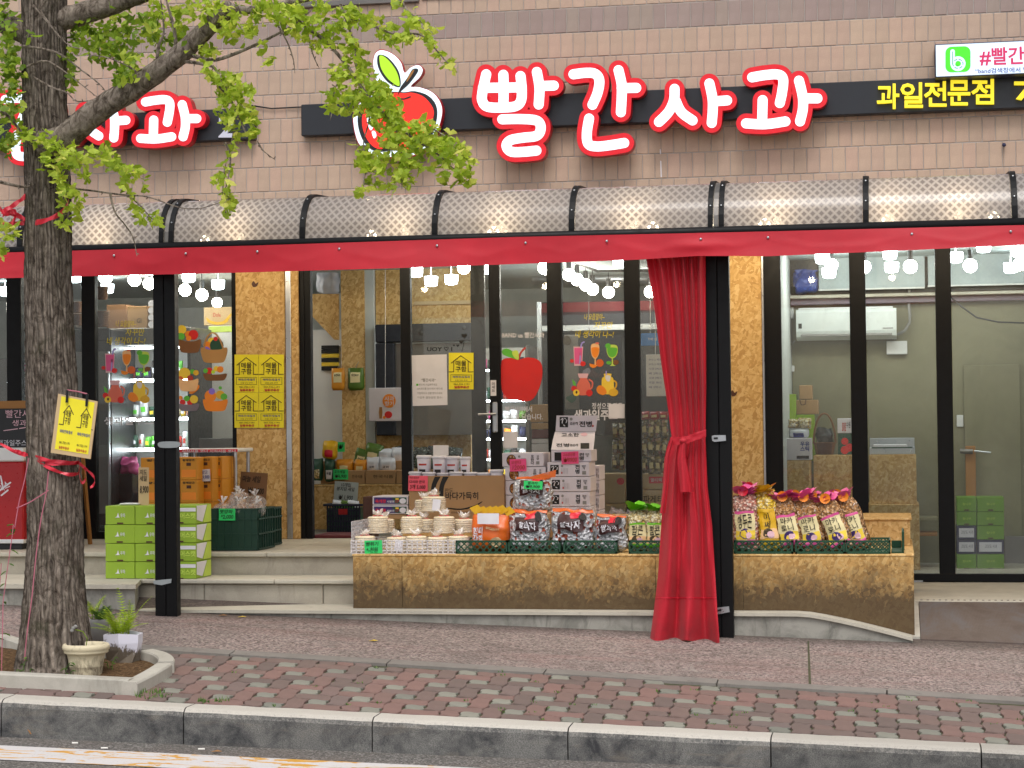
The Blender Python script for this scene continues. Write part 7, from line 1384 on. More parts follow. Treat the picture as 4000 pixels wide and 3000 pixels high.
t = dec('apple_decal', 'big red apple decal on the glass door'); plate('apple', smooth([(2030, 1403), (2000, 1398), (1968, 1402), (1958, 1420), (1958, 1500), (1965, 1535), (1990, 1560), (2020, 1563), (2045, 1568), (2080, 1560), (2105, 1520), (2118, 1470), (2116, 1425), (2095, 1402), (2060, 1396)], 5), D, .001, 'fruit_red', t); strokes('stem', [[(2026, 1402), (2034, 1378), (2050, 1360)]], 4, D-.0012, .001, 'ink_red', t, k=6); plate('leaf', smooth([(1962, 1368), (1985, 1362), (2020, 1388), (2024, 1405), (1990, 1395), (1965, 1385)], 4), D-.0024, .001, 'fruit_green', t); plate('leaf_side', smooth([(2000, 1375), (2022, 1370), (2026, 1404), (2010, 1398)], 4), D-.0036, .001, 'lime_print', t)
t = dec('heart_decal', 'black heart balloons and reversed love lettering on the glass')
v, f = glyphs('I ♡ YOU', .02); MB().add([W(1766-(1766-1668)*a, 1372-17*b, D) for a, b in v], f).build('lettering', A('ink'), t)
for cx, cy, s_ in ((1813, 1312, 11), (1801, 1336, 8), (1788, 1350, 6), (1773, 1349, 4)): plate('heart', [(cx, cy+s_), (cx-s_, cy-s_*.1), (cx-s_*.9, cy-s_*.7), (cx-s_*.4, cy-s_*.8), (cx, cy-s_*.35), (cx+s_*.4, cy-s_*.8), (cx+s_*.9, cy-s_*.7), (cx+s_, cy-s_*.1)], D, .001, 'ink', t)
strokes('string', [[(1813, 1322), (1810, 1350), (1804, 1372)]], .9, D, .001, 'ink', t, k=4)
# ---- fruit basket pictures
def fbasket(x0, y0, x1, y1, bm, fr, lab, handle=False):
    t = dec('fruit_basket_decal', lab); w, h = x1-x0, y1-y0; P_ = lambda u, v: (x0+w*u, y0+h*v)
    for i, (u, v, r_, m) in enumerate(fr): plate('fruit', [(P_(u, v)[0]+r_*w*math.cos(a*.45), P_(u, v)[1]+r_*w*math.sin(a*.45)) for a in range(14)], D-.0012*(i+1)*.5, .0005, m, t)
    plate('basket', smooth([P_(.0, .5), P_(.3, .56), P_(.7, .56), P_(1.0, .5), P_(.92, .9), P_(.75, 1), P_(.25, 1), P_(.08, .9)], 3), D-.0055, .001, bm, t)
    if handle: strokes('handle', [[P_(.13, .55), P_(.2, .2), P_(.45, .0), P_(.7, .2), P_(.85, .55)]], 3, D-.007, .001, bm, t, k=6)
fbasket(697, 1275, 785, 1378, 'wicker', ((.15, .12, .2, 'lemon'), (.45, .3, .16, 'fruit_orange'), (.12, .38, .16, 'fruit_green'), (.66, .32, .22, 'fruit_red'), (.45, .45, .12, 'fruit_orange')), 'picture of a brown basket with red and yellow fruit, top left'); fbasket(784, 1300, 888, 1417, 'basket_tan', ((.42, .3, .16, 'lemon'), (.25, .42, .15, 'fruit_orange'), (.6, .42, .26, 'melon_green'), (.2, .6, .16, 'fruit_purple'), (.56, .2, .08, 'fruit_red')), 'picture of a handled basket with a melon, top right', True)
fbasket(697, 1432, 775, 1528, 'peach_cream', ((.3, .28, .3, 'lemon'), (.7, .2, .12, 'fruit_green'), (.88, .25, .14, 'yellow_bag'), (.1, .5, .14, 'orange_bag'), (.58, .48, .16, 'ink_red')), 'picture of a pale bowl with yellow fruit, middle left'); fbasket(794, 1432, 886, 1487, 'wicker', ((.25, .3, .14, 'fruit_red'), (.55, .15, .12, 'lemon'), (.72, .2, .14, 'fruit_orange'), (.1, .3, .1, 'fruit_green'), (.42, .38, .08, 'lime')), 'picture of a low basket of mixed fruit, middle right')
fbasket(697, 1548, 778, 1606, 'mauve', ((.2, .4, .14, 'fruit_red'), (.55, .4, .14, 'fruit_red'), (.75, .2, .2, 'lemon'), (.4, .15, .14, 'fruit_green'), (.1, .1, .1, 'fruit_orange')), 'picture of a grey bowl of cherries and lemon, bottom left'); fbasket(793, 1515, 889, 1606, 'fruit_orange', ((.3, .35, .24, 'fruit_orange'), (.36, .15, .13, 'fruit_purple'), (.7, .3, .18, 'yellow_bag'), (.85, .38, .14, 'fruit_green'), (.7, .0, .07, 'fruit_green')), 'picture of an orange basket with pineapple, bottom right')
plate('mango', smooth([(738, 1535), (755, 1515), (775, 1503), (778, 1515), (765, 1530), (750, 1538)], 4), D, .001, 'fruit_orange', dec('fruit_decal', 'picture of a single mango beside the pale bowl'))
# ================================================================ goods and furniture behind the left panes
EM('tube_white', (.88, .95, 1.0), 28.0)
ck = T('display_cooler', 'open display cooler with lit shelves behind the left panes', 'cooler', loc=W(590, 2080, 1.6)); Yk = 1.6; X0, X1 = W(422, 1600, Yk).x, W(745, 1600, Yk).x; zt = W(580, 1348, Yk).z
MB().box(X0, X1, Yk+.62, Yk+.66, .743, zt).build('back', A('white_paint'), ck)
for a in (X0, X1-.03): MB().box(a, a+.03, Yk, Yk+.62, .743, zt, .004).build('side', A('plastic_black'), ck)
MB().box(X0, X1, Yk, Yk+.66, zt+.001, zt+.16, .006).build('canopy', A('steel_dark'), ck); MB().box(X0+.03, X1-.03, Yk, Yk+.6, .743, 1.08, .006).build('base', A('plastic_black'), ck)
SH = [W(580, y, Yk).z for y in (1478, 1630, 1750)]
for z in SH+[1.082]:
    MB().box(X0+.03, X1-.03, Yk+.12, Yk+.62, z-.016, z-.001, .003).build('shelf', A('white_paint'), ck); MB().box(X0+.04, X1-.04, Yk+.10, Yk+.118, z-.03, z-.004).build('shelf_light', A('tube_white'), ck)
MB().box(X0+.05, X1-.05, Yk+.06, Yk+.08, zt-.03, zt-.015).build('shelf_light', A('tube_white'), ck)
cols = ['white_bag', 'melon_green', 'paper_white', 'fruit_green', 'ink_red', 'navy', 'lemon', 'plastic_white', 'green_bag', 'fruit_orange', 'hair_dark', 'pink_ribbon']; cn = {'white_bag': 'pale', 'melon_green': 'dark green', 'paper_white': 'white', 'fruit_green': 'green', 'ink_red': 'red', 'navy': 'navy', 'lemon': 'yellow', 'plastic_white': 'white', 'green_bag': 'olive', 'fruit_orange': 'orange', 'hair_dark': 'black', 'pink_ribbon': 'pink'}
pos_n = ('first', 'second', 'third', 'fourth', 'fifth', 'sixth', 'seventh', 'eighth', 'ninth', 'tenth')
for s_, z in enumerate(SH+[1.082]):
    x = X0+.06; i = 0
    while x < X1-.10 and i < 10:
        w = random.uniform(.045, .085); h = random.uniform(.09, .17); m = random.choice(cols); c = Vector((x+w/2, Yk+.22, z)); t = T('food_pack', cn[m]+' food pack, '+pos_n[i]+' along the '+('top', 'second', 'third', 'lowest')[s_]+' shelf of the lit cooler', 'food pack', 'food packs in the lit cooler', loc=c)
        b = Bag(c, w, h, .06, random.uniform(-6, 6), 0, i+s_*7, .006, .7); b.body('pack', m, t, 6, 6); b.patch('label', -.5, .5, .3, .6, random.choice(('paper_white', 'lemon', 'ink_red', 'fruit_green')), t, .004, 3); x += w+.006; i += 1
t = T('gift_bundle', 'bright magenta wrapped bundle in the lower cooler', 'bundle', loc=W(500, 1845, 1.52)); Bag(W(503, 1850, 1.5), .17, .16, .14, 0, 0, 77, .022, .6).body('wrap', 'pink_ribbon', t); MB().box(X0+.02, X0+.3, 1.42, 1.59, .743, W(500, 1850, 1.5).z-.001, .006).build('stand', A('plastic_black'), t)
# glass-door fridge frame
fr_ = T('glass_fridge', 'black framed glass door fridge left of the lit cooler', 'fridge', loc=W(395, 2080, 1.2)); X0, X1 = W(378, 1700, 1.2).x, W(428, 1700, 1.2).x; zt = W(400, 1285, 1.2).z
MB().box(X0-.5, X1, 1.25, 1.8, .743, zt, .006).build('cabinet', A('plastic_black'), fr_); MB().box(X0-.45, X1-.03, 1.235, 1.249, .9, zt-.2, .003).build('door_glass', A('steel_dark'), fr_); MB().box(X1-.022, X1-.008, 1.21, 1.249, .9, zt-.2, .004).build('handle', A('alu'), fr_); pbox('header', 372, 1282, 426, 1330, 1.22, .03, 'cloth_dark', fr_)
# cartons, paper rolls, wicker baskets above
def carton(x0, y0, x1, y1, Y, d, lab, mat='cardboard', txt=None, zb=None, ink='ink_brown', name='carton', tb=None):
    t = T(name, lab, 'carton', loc=W((x0+x1)/2, y1, Y)); pbox('box', x0, y0, x1, y1, Y, d, mat, t, zb=zb)
    if txt: a = tb or (x0+(x1-x0)*.2, y0+(y1-y0)*.35, x1-(x1-x0)*.2, y0+(y1-y0)*.7); TX('print', txt, *a, Y-.002, ink, t)
    return t
ztc = W(580, 1348, 1.6).z+.162
carton(498, 1196, 576, 1322, 1.75, .35, 'tall brown carton on top of the lit cooler', txt='GI', tb=(534, 1243, 552, 1262), zb=ztc); carton(416, 1190, 494, 1325, 1.95, .3, 'dark brown carton behind the tall one on the cooler', 'cardboard_dark', zb=ztc)
t = T('paper_rolls', 'pack of white paper rolls beside the tall carton', 'paper rolls', loc=W(588, 1320, 1.72)); X_ = W(588, 1260, 1.72).x
for i in range(4): z = ztc+.003+i*.065; MB().tube([(X_, 1.74, z+.032), (X_, 1.85, z+.032)], .031, 14).build('roll', A('paper_white'), t)
def wick(x, y0, y1, w, Y, lab, zb=None, handle=False):
    c = W(x, y1, Y); h = W(x, y0, Y).z-c.z; r = w/2*ppm(Y); t = T('wicker_basket', lab, 'basket', loc=c); n = 9; mb = MB()
    for i in range(n): z = h*(i+.5)/n; rr = r*(.75+.25*i/n); mb.tube([c+Vector((rr*math.cos(a*.314), rr*.8*math.sin(a*.314), z+.004*math.sin(a*3.14+i*3.14))) for a in range(21)], h/n*.5, 5)
    mb.build('weave', A('wicker'), t); MB().lathe(c, [(r*.72, .002), (r*.93, h*.96)], 20, cap=False).build('lining', A('wood_dark'), t)
    if handle: MB().tube([c+Vector((r*math.cos(a), 0, h*.9+handle*math.sin(a))) for a in [math.pi*k/12 for k in range(13)]], .009, 6).build('handle', A('wicker'), t)
wick(400, 1120, 1170, 50, 1.35, 'wicker basket hung highest above the glass fridge'); wick(398, 1215, 1278, 62, 1.35, 'wicker basket standing on the glass fridge'); wick(300, 1180, 1222, 60, 1.5, 'upper reddish wicker basket left of the window frame'); wick(300, 1226, 1272, 64, 1.5, 'lower reddish wicker basket left of the window frame')
MB().tube([W(400, 1120, 1.35), W(400, 1020, 1.35)], .006, 5).build('hook', A('plastic_black'), None, label='black hook holding the highest wicker basket', category='hook')
mb = MB().box(W(265, 1272, 1.6).x, W(330, 1272, 1.6).x, 1.4, 1.8, W(300, 1280, 1.5).z, W(300, 1273, 1.5).z); mb.build('wall_shelf', A('steel_dark'), None, label='dark shelf holding the reddish wicker baskets', category='shelf')
t = carton(796, 1200, 906, 1271, 2.2, .35, 'banana carton on top of the white fridge', 'cardboard_pale', 'Dole', ink='ink_red', tb=(833, 1222, 862, 1238)); plate('print_banana', smooth([(806, 1240), (830, 1255), (870, 1255), (900, 1225), (902, 1235), (880, 1264), (840, 1268), (812, 1258)], 4), 2.197, .001, 'yellow_bag', t)
pbox('white_fridge', 815, 1272, 908, 1495, 2.2, .6, 'white_paint', None, zb=.743, label='white fridge cabinet behind the fruit basket pictures', category='fridge'); pbox('fridge_band', 815, 1274, 908, 1298, 2.196, .003, 'lime_print', None, label='pale green band on top of the white fridge', category='band')
pbox('dark_shelf_unit', 750, 1290, 815, 2090, 2.3, .5, 'plastic_black', None, zb=.743, label='tall black shelf unit left of the white fridge', category='shelf'); pbox('grey_counter', 776, 1712, 910, 1760, 1.0, .5, 'steel_dark', None, label='grey counter top behind the striped table', category='counter', zb=None)
pbox('counter_base', 780, 1762, 905, 2090, 1.05, .4, 'cloth_dark', None, zb=.743, label='dark cabinet below the grey counter', category='cabinet')
# left of the trunk: another cooler with bright goods
pbox('tall_cooler', -60, 1400, 75, 2080, 1.6, .5, 'steel_dark', None, zb=.743, label='grey cooler at the far left behind glass', category='cooler')
for i, (x0, y0, x1, y1, m) in enumerate(((84, 1380, 112, 1415, 'melon_green'), (84, 1418, 112, 1450, 'pink_ribbon'), (84, 1480, 112, 1520, 'white_bag'), (290, 1350, 318, 1400, 'fruit_orange'), (290, 1402, 318, 1450, 'wicker'), (290, 1440, 320, 1470, 'white_bag'), (290, 1490, 318, 1540, 'paper_white'))):
    t = T('food_pack', cn.get(m, 'brown')+' food pack '+('left' if i < 3 else 'right')+' of the trunk, '+('upper', 'middle', 'lower', 'top', 'second', 'third', 'bottom')[i], 'food pack', loc=W((x0+x1)/2, y1, 1.5)); c = W((x0+x1)/2, y1, 1.5); b = Bag(c, (x1-x0)*ppm(1.5), W(x0, y0, 1.5).z-c.z, .06, 0, 0, i+60, .006); b.body('pack', m, t, 6, 6); b.patch('label', -.5, .5, .25, .6, 'paper_white', t, .004, 3)
rk = T('goods_rack', 'white rack of food packs behind the trunk', 'rack', loc=W(200, 2080, 1.5)); X0, X1 = W(84, 1500, 1.5).x, W(322, 1500, 1.5).x
for y in (1417, 1452, 1471, 1522, 1542): z = W(200, y, 1.5).z; MB().box(X0, X1, 1.42, 1.75, z-.012, z-.001, .002).build('shelf', A('white_paint'), rk)
MB().box(X0, X1, 1.78, 1.82, .743, 2.3).build('back', A('ceiling_grey'), rk)
# ================================================================ behind the open door
def osbp(nm, x0, y0, x1, y1, Y, d, lab, zb=None, m='osb', cat='board'): return pbox(nm, x0, y0, x1, y1, Y, d, m, None, zb=zb, label=lab, category=cat)
osbp('board_column', 1335, 1000, 1426, 2095, 2.0, .1, 'strand board column behind the open door', .743); osbp('white_column', 1427, 1000, 1465, 2095, 2.02, .1, 'white painted column beside the strand board', .743, 'wall_white', 'column')
osbp('board_partition', 1466, 1000, 1842, 1290, 2.05, .03, 'upper strand board partition behind the glass'); osbp('board_partition', 1466, 1620, 1842, 2095, 2.05, .03, 'lower strand board partition behind the glass', .743)
MB().box(W(1615, 1200, 2.0).x, W(1842, 1200, 2.0).x, 2.03, 2.045, W(1700, 1190, 2.03).z, W(1700, 1176, 2.03).z).build('batten', A('cardboard_pale'), None, label='pale batten across the upper strand board', category='batten')
t = T('slanted_board', 'cut strand board panel hanging above the white appliance', 'board', loc=W(1270, 1200, 2.2)); MB().prism([W(x, y, 2.15) for x, y in ((1217, 1148), (1322, 1148), (1322, 1327), (1306, 1327), (1219, 1235))], (0, .03, 0)).build('panel', A('osb'), t)
t = T('white_sack', 'white plastic sack on top of the slanted board', 'sack', loc=W(1280, 1146, 2.2)); Bag(W(1282, 1146, 2.25), .21, .33, .2, 0, 0, 5, .02, .8).body('sack', 'white_bag', t)
t = T('white_appliance', 'white appliance with a stack of black yellow packs', 'appliance', loc=W(1270, 2000, 2.3)); pbox('cabinet', 1217, 1288, 1334, 1560, 2.3, .4, 'white_paint', t, zb=.743)
for i in range(6): o = pbox('pack', 1255, 1349+i*16.5, 1320, 1364+i*16.5, 2.26, .04, 'ink' if i in (0, 1, 3, 5) else 'lemon', t, b=.002)
t = T('black_oven', 'dark grey oven housing with round bolts behind the glass', 'oven', loc=W(1640, 1600, 1.9)); X0, X1, Z0, Z1 = rect(1467, 1264, 1842, 1700, 1.9)
MB().box(X0, X1, 1.9, 2.04, W(1650, 1335, 1.9).z, Z1, .01).build('hood', A('cloth_dark'), t); MB().box(X0, W(1540, 1500, 1.9).x, 1.9, 2.04, Z0, W(1650, 1337, 1.9).z, .01).build('side', A('cloth_dark'), t); MB().box(W(1545, 1500, 1.95).x, X1, 1.96, 2.03, Z0, W(1650, 1340, 1.9).z).build('opening', A('steel_dark'), t)
for x, y in ((1506, 1306), (1645, 1300), (1812, 1280)): MB().ball(W(x, y, 1.895), .02, 10, (1, .4, 1)).build('bolt', A('plastic_black'), t)
t = carton(1441, 1515, 1567, 1645, 1.45, .08, 'white apple gift box printed with a big orange apple', 'box_white'); plate('print_apple', ell(1520, 1566, 26, 27, 20), 1.446, .001, 'fruit_orange', t); TX('print_name', '사과\n향기', 1502, 1548, 1540, 1586, 1.444, 'paper_white', t); plate('print_apple_small', ell(1517, 1620, 15, 14, 16), 1.446, .001, 'fruit_red', t); plate('print_apple_small', ell(1501, 1630, 6, 6, 12), 1.446, .001, 'fruit_orange', t)
plate('print_farmer', [(1482, 1590), (1492, 1590), (1494, 1610), (1492, 1635), (1482, 1635), (1480, 1610)], 1.446, .001, 'wood', t); MB().tube([W(1505, 1515, 1.5), W(1505, 1000, 1.5)], .003, 4).build('hanger', A('alu'), t)
for i, (x0, x1, m, s_) in enumerate(((1293, 1350, 'amber_bag', '동전육수'), (1357, 1425, 'green_bag', '동전육수'))):
    c = W((x0+x1)/2, 1525, 1.9); t = T('hanging_pouch', ('amber', 'green')[i]+' soup stock pouch hanging on the board column', 'pouch', loc=c); b = Bag(c, (x1-x0)*ppm(1.9), W(x0, 1438, 1.9).z-c.z, .05, 0, 0, i+80, .004, .7); b.body('pouch', m, t, 8, 8); b.patch('label', -.6, .6, .35, .8, 'label_cream', t, .004, 4); b.text('label_name', s_, -.45, .45, .62, .74, 'ink', t, .007); MB().tube([c+Vector((0, -.01, b.h)), c+Vector((0, .1, b.h+.06))], .003, 4).build('hook', A('alu'), t)
sb = T('board_shelf', 'low strand board shelf unit inside the open door', 'shelf', loc=W(1400, 2080, 1.5)); Ys = 1.45; X0, X1 = W(1218, 1950, Ys).x, W(1572, 1950, Ys).x; zsh = W(1400, 1892, Ys).z
MB().box(X0, X1, Ys, Ys+.02, .743, zsh-.018, .002).build('front', A('osb'), sb); MB().box(X0, X1, Ys-.01, Ys+.5, zsh-.017, zsh, .002).build('top', A('osb'), sb)
MB().box(X0, X1, Ys-.004, Ys+.0, zsh-.016, zsh+.004).build('green_edge', A('tray_green'), sb)
for i, (x0, x1) in enumerate(((1345, 1424), (1427, 1544), (1548, 1610))): carton(x0, 1837, x1, 1888, Ys+.01, .18, 'low brown carton on the board shelf, '+('left', 'middle', 'right')[i]+' of three', txt=('한국식품' if i < 2 else None), tb=(x0+30, 1855, x1-8, 1868), zb=zsh+.001)
def pouch(x0, y0, x1, y1, Y, m, lab, lean=0, lm_='label_cream', txt=None, seed=1, sup=None, name='food_pouch'):
    c = W((x0+x1)/2, y1, Y); t = T(name, lab, 'pouch', loc=c); b = Bag(c, (x1-x0)*ppm(Y), W((x0+x1)/2, y0, Y).z-c.z, .09, lean, 0, seed, .008, .7); b.body('pouch', m, t, 10, 10); b.patch('label', -.5, .5, .1, .5, lm_, t, .005, 4)
    if txt: b.text('label_name', txt, -.4, .4, .25, .4, 'ink', t, .009)
for q in (('yellow_bag', (1255, 1722, 1318, 1792), 'crumpled yellow snack bag on the board shelf', 5, 'hot_red', None), ('melon_green', (1222, 1792, 1265, 1876), 'green nut pouch at the left end of the board shelf', 0, 'popcorn', None), ('melon_green', (1268, 1790, 1312, 1878), 'dark green pouch beside the nut pouch', 0, 'paper_white', '곡물'), ('amber_bag', (1312, 1793, 1385, 1845), 'left orange topped pouch in the carton', -3, 'label_cream', None), ('amber_bag', (1380, 1795, 1436, 1845), 'right orange topped pouch in the carton', 3, 'label_cream', None), ('white_bag', (1432, 1785, 1488, 1843), 'white pouch in front, left of two', -2, 'paper_white', '국화'), ('white_bag', (1478, 1787, 1548, 1843), 'white pouch in front, right of two', 2, 'paper_white', '국화'), ('green_bag', (1380, 1752, 1440, 1810), 'olive green pouch leaning at the back, left', 12, 'label_cream', '동전육수'), ('green_bag', (1415, 1732, 1492, 1800), 'olive green pouch leaning at the back, right', 14, 'label_cream', None), ('white_bag', (1470, 1752, 1535, 1800), 'white pouch in the back row, left', 3, 'paper_white', None), ('white_bag', (1530, 1748, 1590, 1805), 'white pouch in the back row, right', -3, 'paper_white', None)):
    back = 'back' in q[2]; pouch(*q[1], Ys+(.32 if back else .12), q[0], q[2], q[3], q[4], q[5], len(q[2]))
MB().box(X0+.02, X1-.02, Ys+.22, Ys+.48, zsh+.001, W(1450, 1800, Ys+.3).z-.0, .004).build('riser_box', A('cardboard'), None, label='brown box raising the back row of pouches', category='box')
note('price_tag', 'green price tag on the board shelf edge', 1302, 1833, 1360, 1873, Ys-.012, 'tag_green', [('호두세일', .06, .08, .8, .4), ('₩6,900', .1, .5, .9, .88)]); note('price_tag', 'green price tag behind the yellow snack bag', 1315, 1727, 1347, 1765, Ys+.3, 'tag_green', [('₩', .2, .2, .8, .7)])
for i in range(4): pouch(1548+i*62, 1740+(i % 2)*6, 1612+i*62, 1830, Ys+.38, 'dark_seaweed', 'shiny dark seaweed pack behind the cups, '+pos_n[i]+' from the left', (-6, 3, -2, 10)[i], 'melon_green', None, i+50, name='seaweed_pack')
bk = T('navy_basket', 'navy slotted basket of green bags on the shop floor', 'basket', loc=W(1340, 2078, 1.0)); X0, X1 = W(1272, 2010, 1.0).x, W(1410, 2010, 1.0).x; z1 = W(1340, 1972, 1.0).z; mb = MB(); n = 12
for i in range(n+1):
    u = i/n; mb.box(X0+.015+(X1-X0-.03)*u-.006, X0+.015+(X1-X0-.03)*u+.006, 1.0, 1.008, .745, z1)
for i in range(6): z = .745+(z1-.75)*i/5; mb.box(X0+.01, X1-.01, .998, 1.01, z-.007, z+.007)
mb.build('front_grid', A('basket_navy'), bk); MB().box(X0+.01, X1-.01, 1.03, 1.3, .744, z1-.03).build('contents', A('melon_green'), bk); MB().box(X0-.02, X1+.02, .985, 1.012, z1-.012, z1+.008, .004).build('rim', A('basket_navy'), bk); MB().box(X0-.02, X0, 1.012, 1.33, z1-.012, z1+.008, .004).build('rim', A('basket_navy'), bk); MB().box(X1, X1+.02, 1.012, 1.33, z1-.012, z1+.008, .004).build('rim', A('basket_navy'), bk)
pbox('shop_label', 1322, 1988, 1357, 2010, .993, .003, 'plastic_red', bk, b=0)
for i, x in enumerate((1320, 1350, 1378)): pouch(x-26, 1955, x+26, 1985, 1.15, ('white_bag', 'green_bag', 'white_bag')[i], 'plastic pack lying in the navy basket, '+pos_n[i]+' from the left', 8, 'fruit_green', None, i+90)
note('price_card', 'grey cardboard card reading 1900 above the navy basket', 1305, 1882, 1398, 1968, 1.36, 'ceiling_grey', [('10개입\n봉지김 세일', .1, .05, .85, .42), ('₩ 1,900', .2, .6, .8, .85)], cat='price card', rot=4)
# ================================================================ behind the middle panes
def bagrow(x0, y0, x1, y1, Y, n, lab, m='mixed_pack', rows=1):
    for r_ in range(rows):
        for i in range(n):
            a, b_ = x0+(x1-x0)*i/n, x0+(x1-x0)*(i+1)/n; ya, yb2 = y0+(y1-y0)*r_/rows, y0+(y1-y0)*(r_+1)/rows
            c = W((a+b_)/2, yb2, Y); t = T('snack_pack', lab+', '+('upper', 'middle', 'lower')[r_]+' row, '+pos_n[i]+' from the left', 'snack pack', lab, loc=c); b = Bag(c, (b_-a)*ppm(Y)*1.04, W(a, ya, Y).z-c.z, .07, 0, 0, i*3+r_, .007, .75); b.body('pack', m, t, 7, 9); b.patch('label', -.55, .55, .3, .62, 'label_cream', t, .004, 3)
bagrow(2392, 1652, 2442, 1835, .7, 2, 'gold snack packs hanging right in the middle pane', rows=3); bagrow(2505, 1640, 2610, 1850, .7, 4, 'gold snack packs hanging beside the curtain', rows=3); bagrow(2505, 1608, 2610, 1640, .72, 3, 'red snack packs hanging above the gold ones', 'plastic_red')
def zat(x, y, Y): return W(x, y, Y).z
t = carton(2298, 1851, 2442, 1965, .7, .4, 'pale noodle carton with a red mark behind the middle pane', 'cardboard_pale', zb=zat(2350, 1965, .7)); plate('print_mark', ell(2424, 1880, 15, 14, 16), .697, .001, 'hot_red', t)
carton(2298, 1967, 2442, 2100, .7, .4, 'lower pale carton behind the middle pane', 'cardboard_pale', zb=.743); t = carton(2502, 1852, 2620, 1912, .7, .4, 'noodle carton with a red label beside the curtain', 'cardboard_pale', '멀티팩', ink='paper_white', tb=(2542, 1868, 2585, 1882)); plate('print_label', quad(2535, 1862, 2592, 1888), .699, .001, 'hot_red', t)
t = carton(2502, 1914, 2620, 2100, .7, .4, 'large carton with italic lettering beside the curtain', 'cardboard_pale', '파게티', tb=(2512, 1935, 2590, 1965), zb=.743)
for i, (x0, y0, x1, y1, m, lab) in enumerate(((2070, 1580, 2142, 1650, 'cardboard', 'upper brown carton in the stack behind the apple pane'), (2075, 1652, 2142, 1677, 'cardboard', 'thin brown carton in the stack behind the apple pane'), (2077, 1678, 2142, 1714, 'maroon', 'maroon gift box in the stack behind the apple pane'), (2077, 1716, 2142, 1732, 'box_white', 'thin white box in the stack behind the apple pane'), (2077, 1734, 2142, 1800, 'box_white', 'white box in the stack behind the apple pane'), (2077, 1802, 2142, 2090, 'cardboard', 'tall brown carton under the stack behind the apple pane'))): carton(x0, y0, x1, y1-.5, 1.3, .3, lab, m, zb=(.743 if i == 5 else None))
t = T('chiller_shelves', 'lit chiller shelves of packs behind the apple pane', 'chiller', loc=W(2000, 2080, 2.4)); X0, X1 = W(1850, 1600, 2.4).x, W(2066, 1600, 2.4).x
MB().box(X0, X1, 2.9, 2.94, .743, W(2000, 1350, 2.4).z).build('back', A('white_paint'), t); MB().box(X1-.03, X1, 2.4, 2.9, .743, W(2000, 1350, 2.4).z).build('side', A('steel_dark'), t)
CS = [zat(2000, y, 2.4) for y in (1440, 1560, 1640, 1710, 1790, 1870)]
for z in CS: MB().box(X0, X1-.03, 2.45, 2.9, z-.016, z, .002).build('shelf', A('white_paint'), t); MB().box(X0, X1-.04, 2.43, 2.445, z-.02, z-.004).build('shelf_light', A('tube_white'), t)
for s_, z in enumerate(CS):
    for i in range(6):
        m = random.choice(cols); c = Vector((X0+.05+i*(X1-X0-.09)/6+.02, 2.55, z+.001)); b = Bag(c, .07, random.uniform(.07, .12), .06, random.uniform(-8, 8), 0, i+s_*9, .006, .7); q = T('food_pack', cn[m]+' pack, '+pos_n[i]+' on the '+('top', 'second', 'third', 'fourth', 'fifth', 'lowest')[s_]+' shelf of the chiller behind the apple pane', 'food pack', 'packs on the chiller shelves', loc=c); b.body('pack', m, q, 6, 6)
t = T('black_hood', 'dark kitchen hood with steel edge behind the middle panes', 'hood', loc=W(2300, 1300, 3.0)); pbox('hood_front', 2098, 1175, 2700, 1265, 3.0, .8, 'cloth_dark', t); pbox('steel_edge', 2095, 1266, 2700, 1290, 2.98, .5, 'alu', t); pbox('steel_post', 2098, 1178, 2116, 1640, 2.95, .04, 'alu', t); pbox('dark_front', 2120, 1292, 2700, 1700, 3.3, .05, 'plastic_black', t); pbox('maroon_band', 2098, 1178, 2700, 1215, 2.995, .004, 'maroon', t, b=0)
t = T('ceiling_duct', 'grey ducts and beam on the ceiling behind the middle panes', 'duct', loc=W(2300, 1100, 3.2)); MB().tube([W(2080, 1090, 3.4), W(2700, 1086, 3.4)], .06, 12).build('duct', A('alu'), t, smooth=True)
t = T('dark_poster', 'dark framed picture behind the juice decals', 'picture', loc=W(2320, 1480, 1.5)); pbox('picture', 2262, 1312, 2428, 1600, 1.6, .02, 'cloth_dark', t); pbox('frame_edge', 2205, 1308, 2262, 1600, 1.62, .02, 'steel_dark', t)
for i in range(14): a = random.uniform(2210, 2420); b_ = random.uniform(1330, 1580); plate('paint_patch', smooth([(a+random.uniform(8, 26)*math.cos(k*1.05), b_+random.uniform(8, 30)*math.sin(k*1.05)) for k in range(6)], 3), 1.596-.0006*i, .0005, random.choice(('hair_dark', 'navy', 'wood_dark', 'mauve', 'melon_green', 'ink_brown', 'label_brown')), t)
MB().tube([W(2300, 1312, 1.6), W(2300, 1000, 1.6)], .004, 4).build('hanger', A('alu'), t)
t = T('blue_sign', 'small blue sign board behind the pane by the curtain', 'sign', loc=W(2540, 1350, 1.2)); pbox('panel', 2504, 1302, 2580, 1350, 1.2, .02, 'sky_blue', t); TX('lettering', 'THE 쉼', 2530, 1318, 2565, 1330, 1.198, 'paper_white', t); MB().tube([W(2540, 1302, 1.21), W(2540, 1000, 1.21)], .004, 4).build('hanger', A('alu'), t)
t = T('white_board', 'white board with handwriting beside the curtain', 'board', loc=W(2560, 1500, 1.0)); pbox('board', 2524, 1384, 2610, 1548, 1.0, .015, 'paper_white', t)
for i in range(7): TX('handwriting', random.choice(('주문 확인', '010-2 배송', '사과 3박스', '배 2박스')), 2535, 1400+i*18, 2585, 1409+i*18, .998, 'ink_blue', t, bold=0)
MB().tube([W(2560, 1384, 1.01), W(2560, 1000, 1.01)], .004, 4).build('hanger', A('alu'), t)
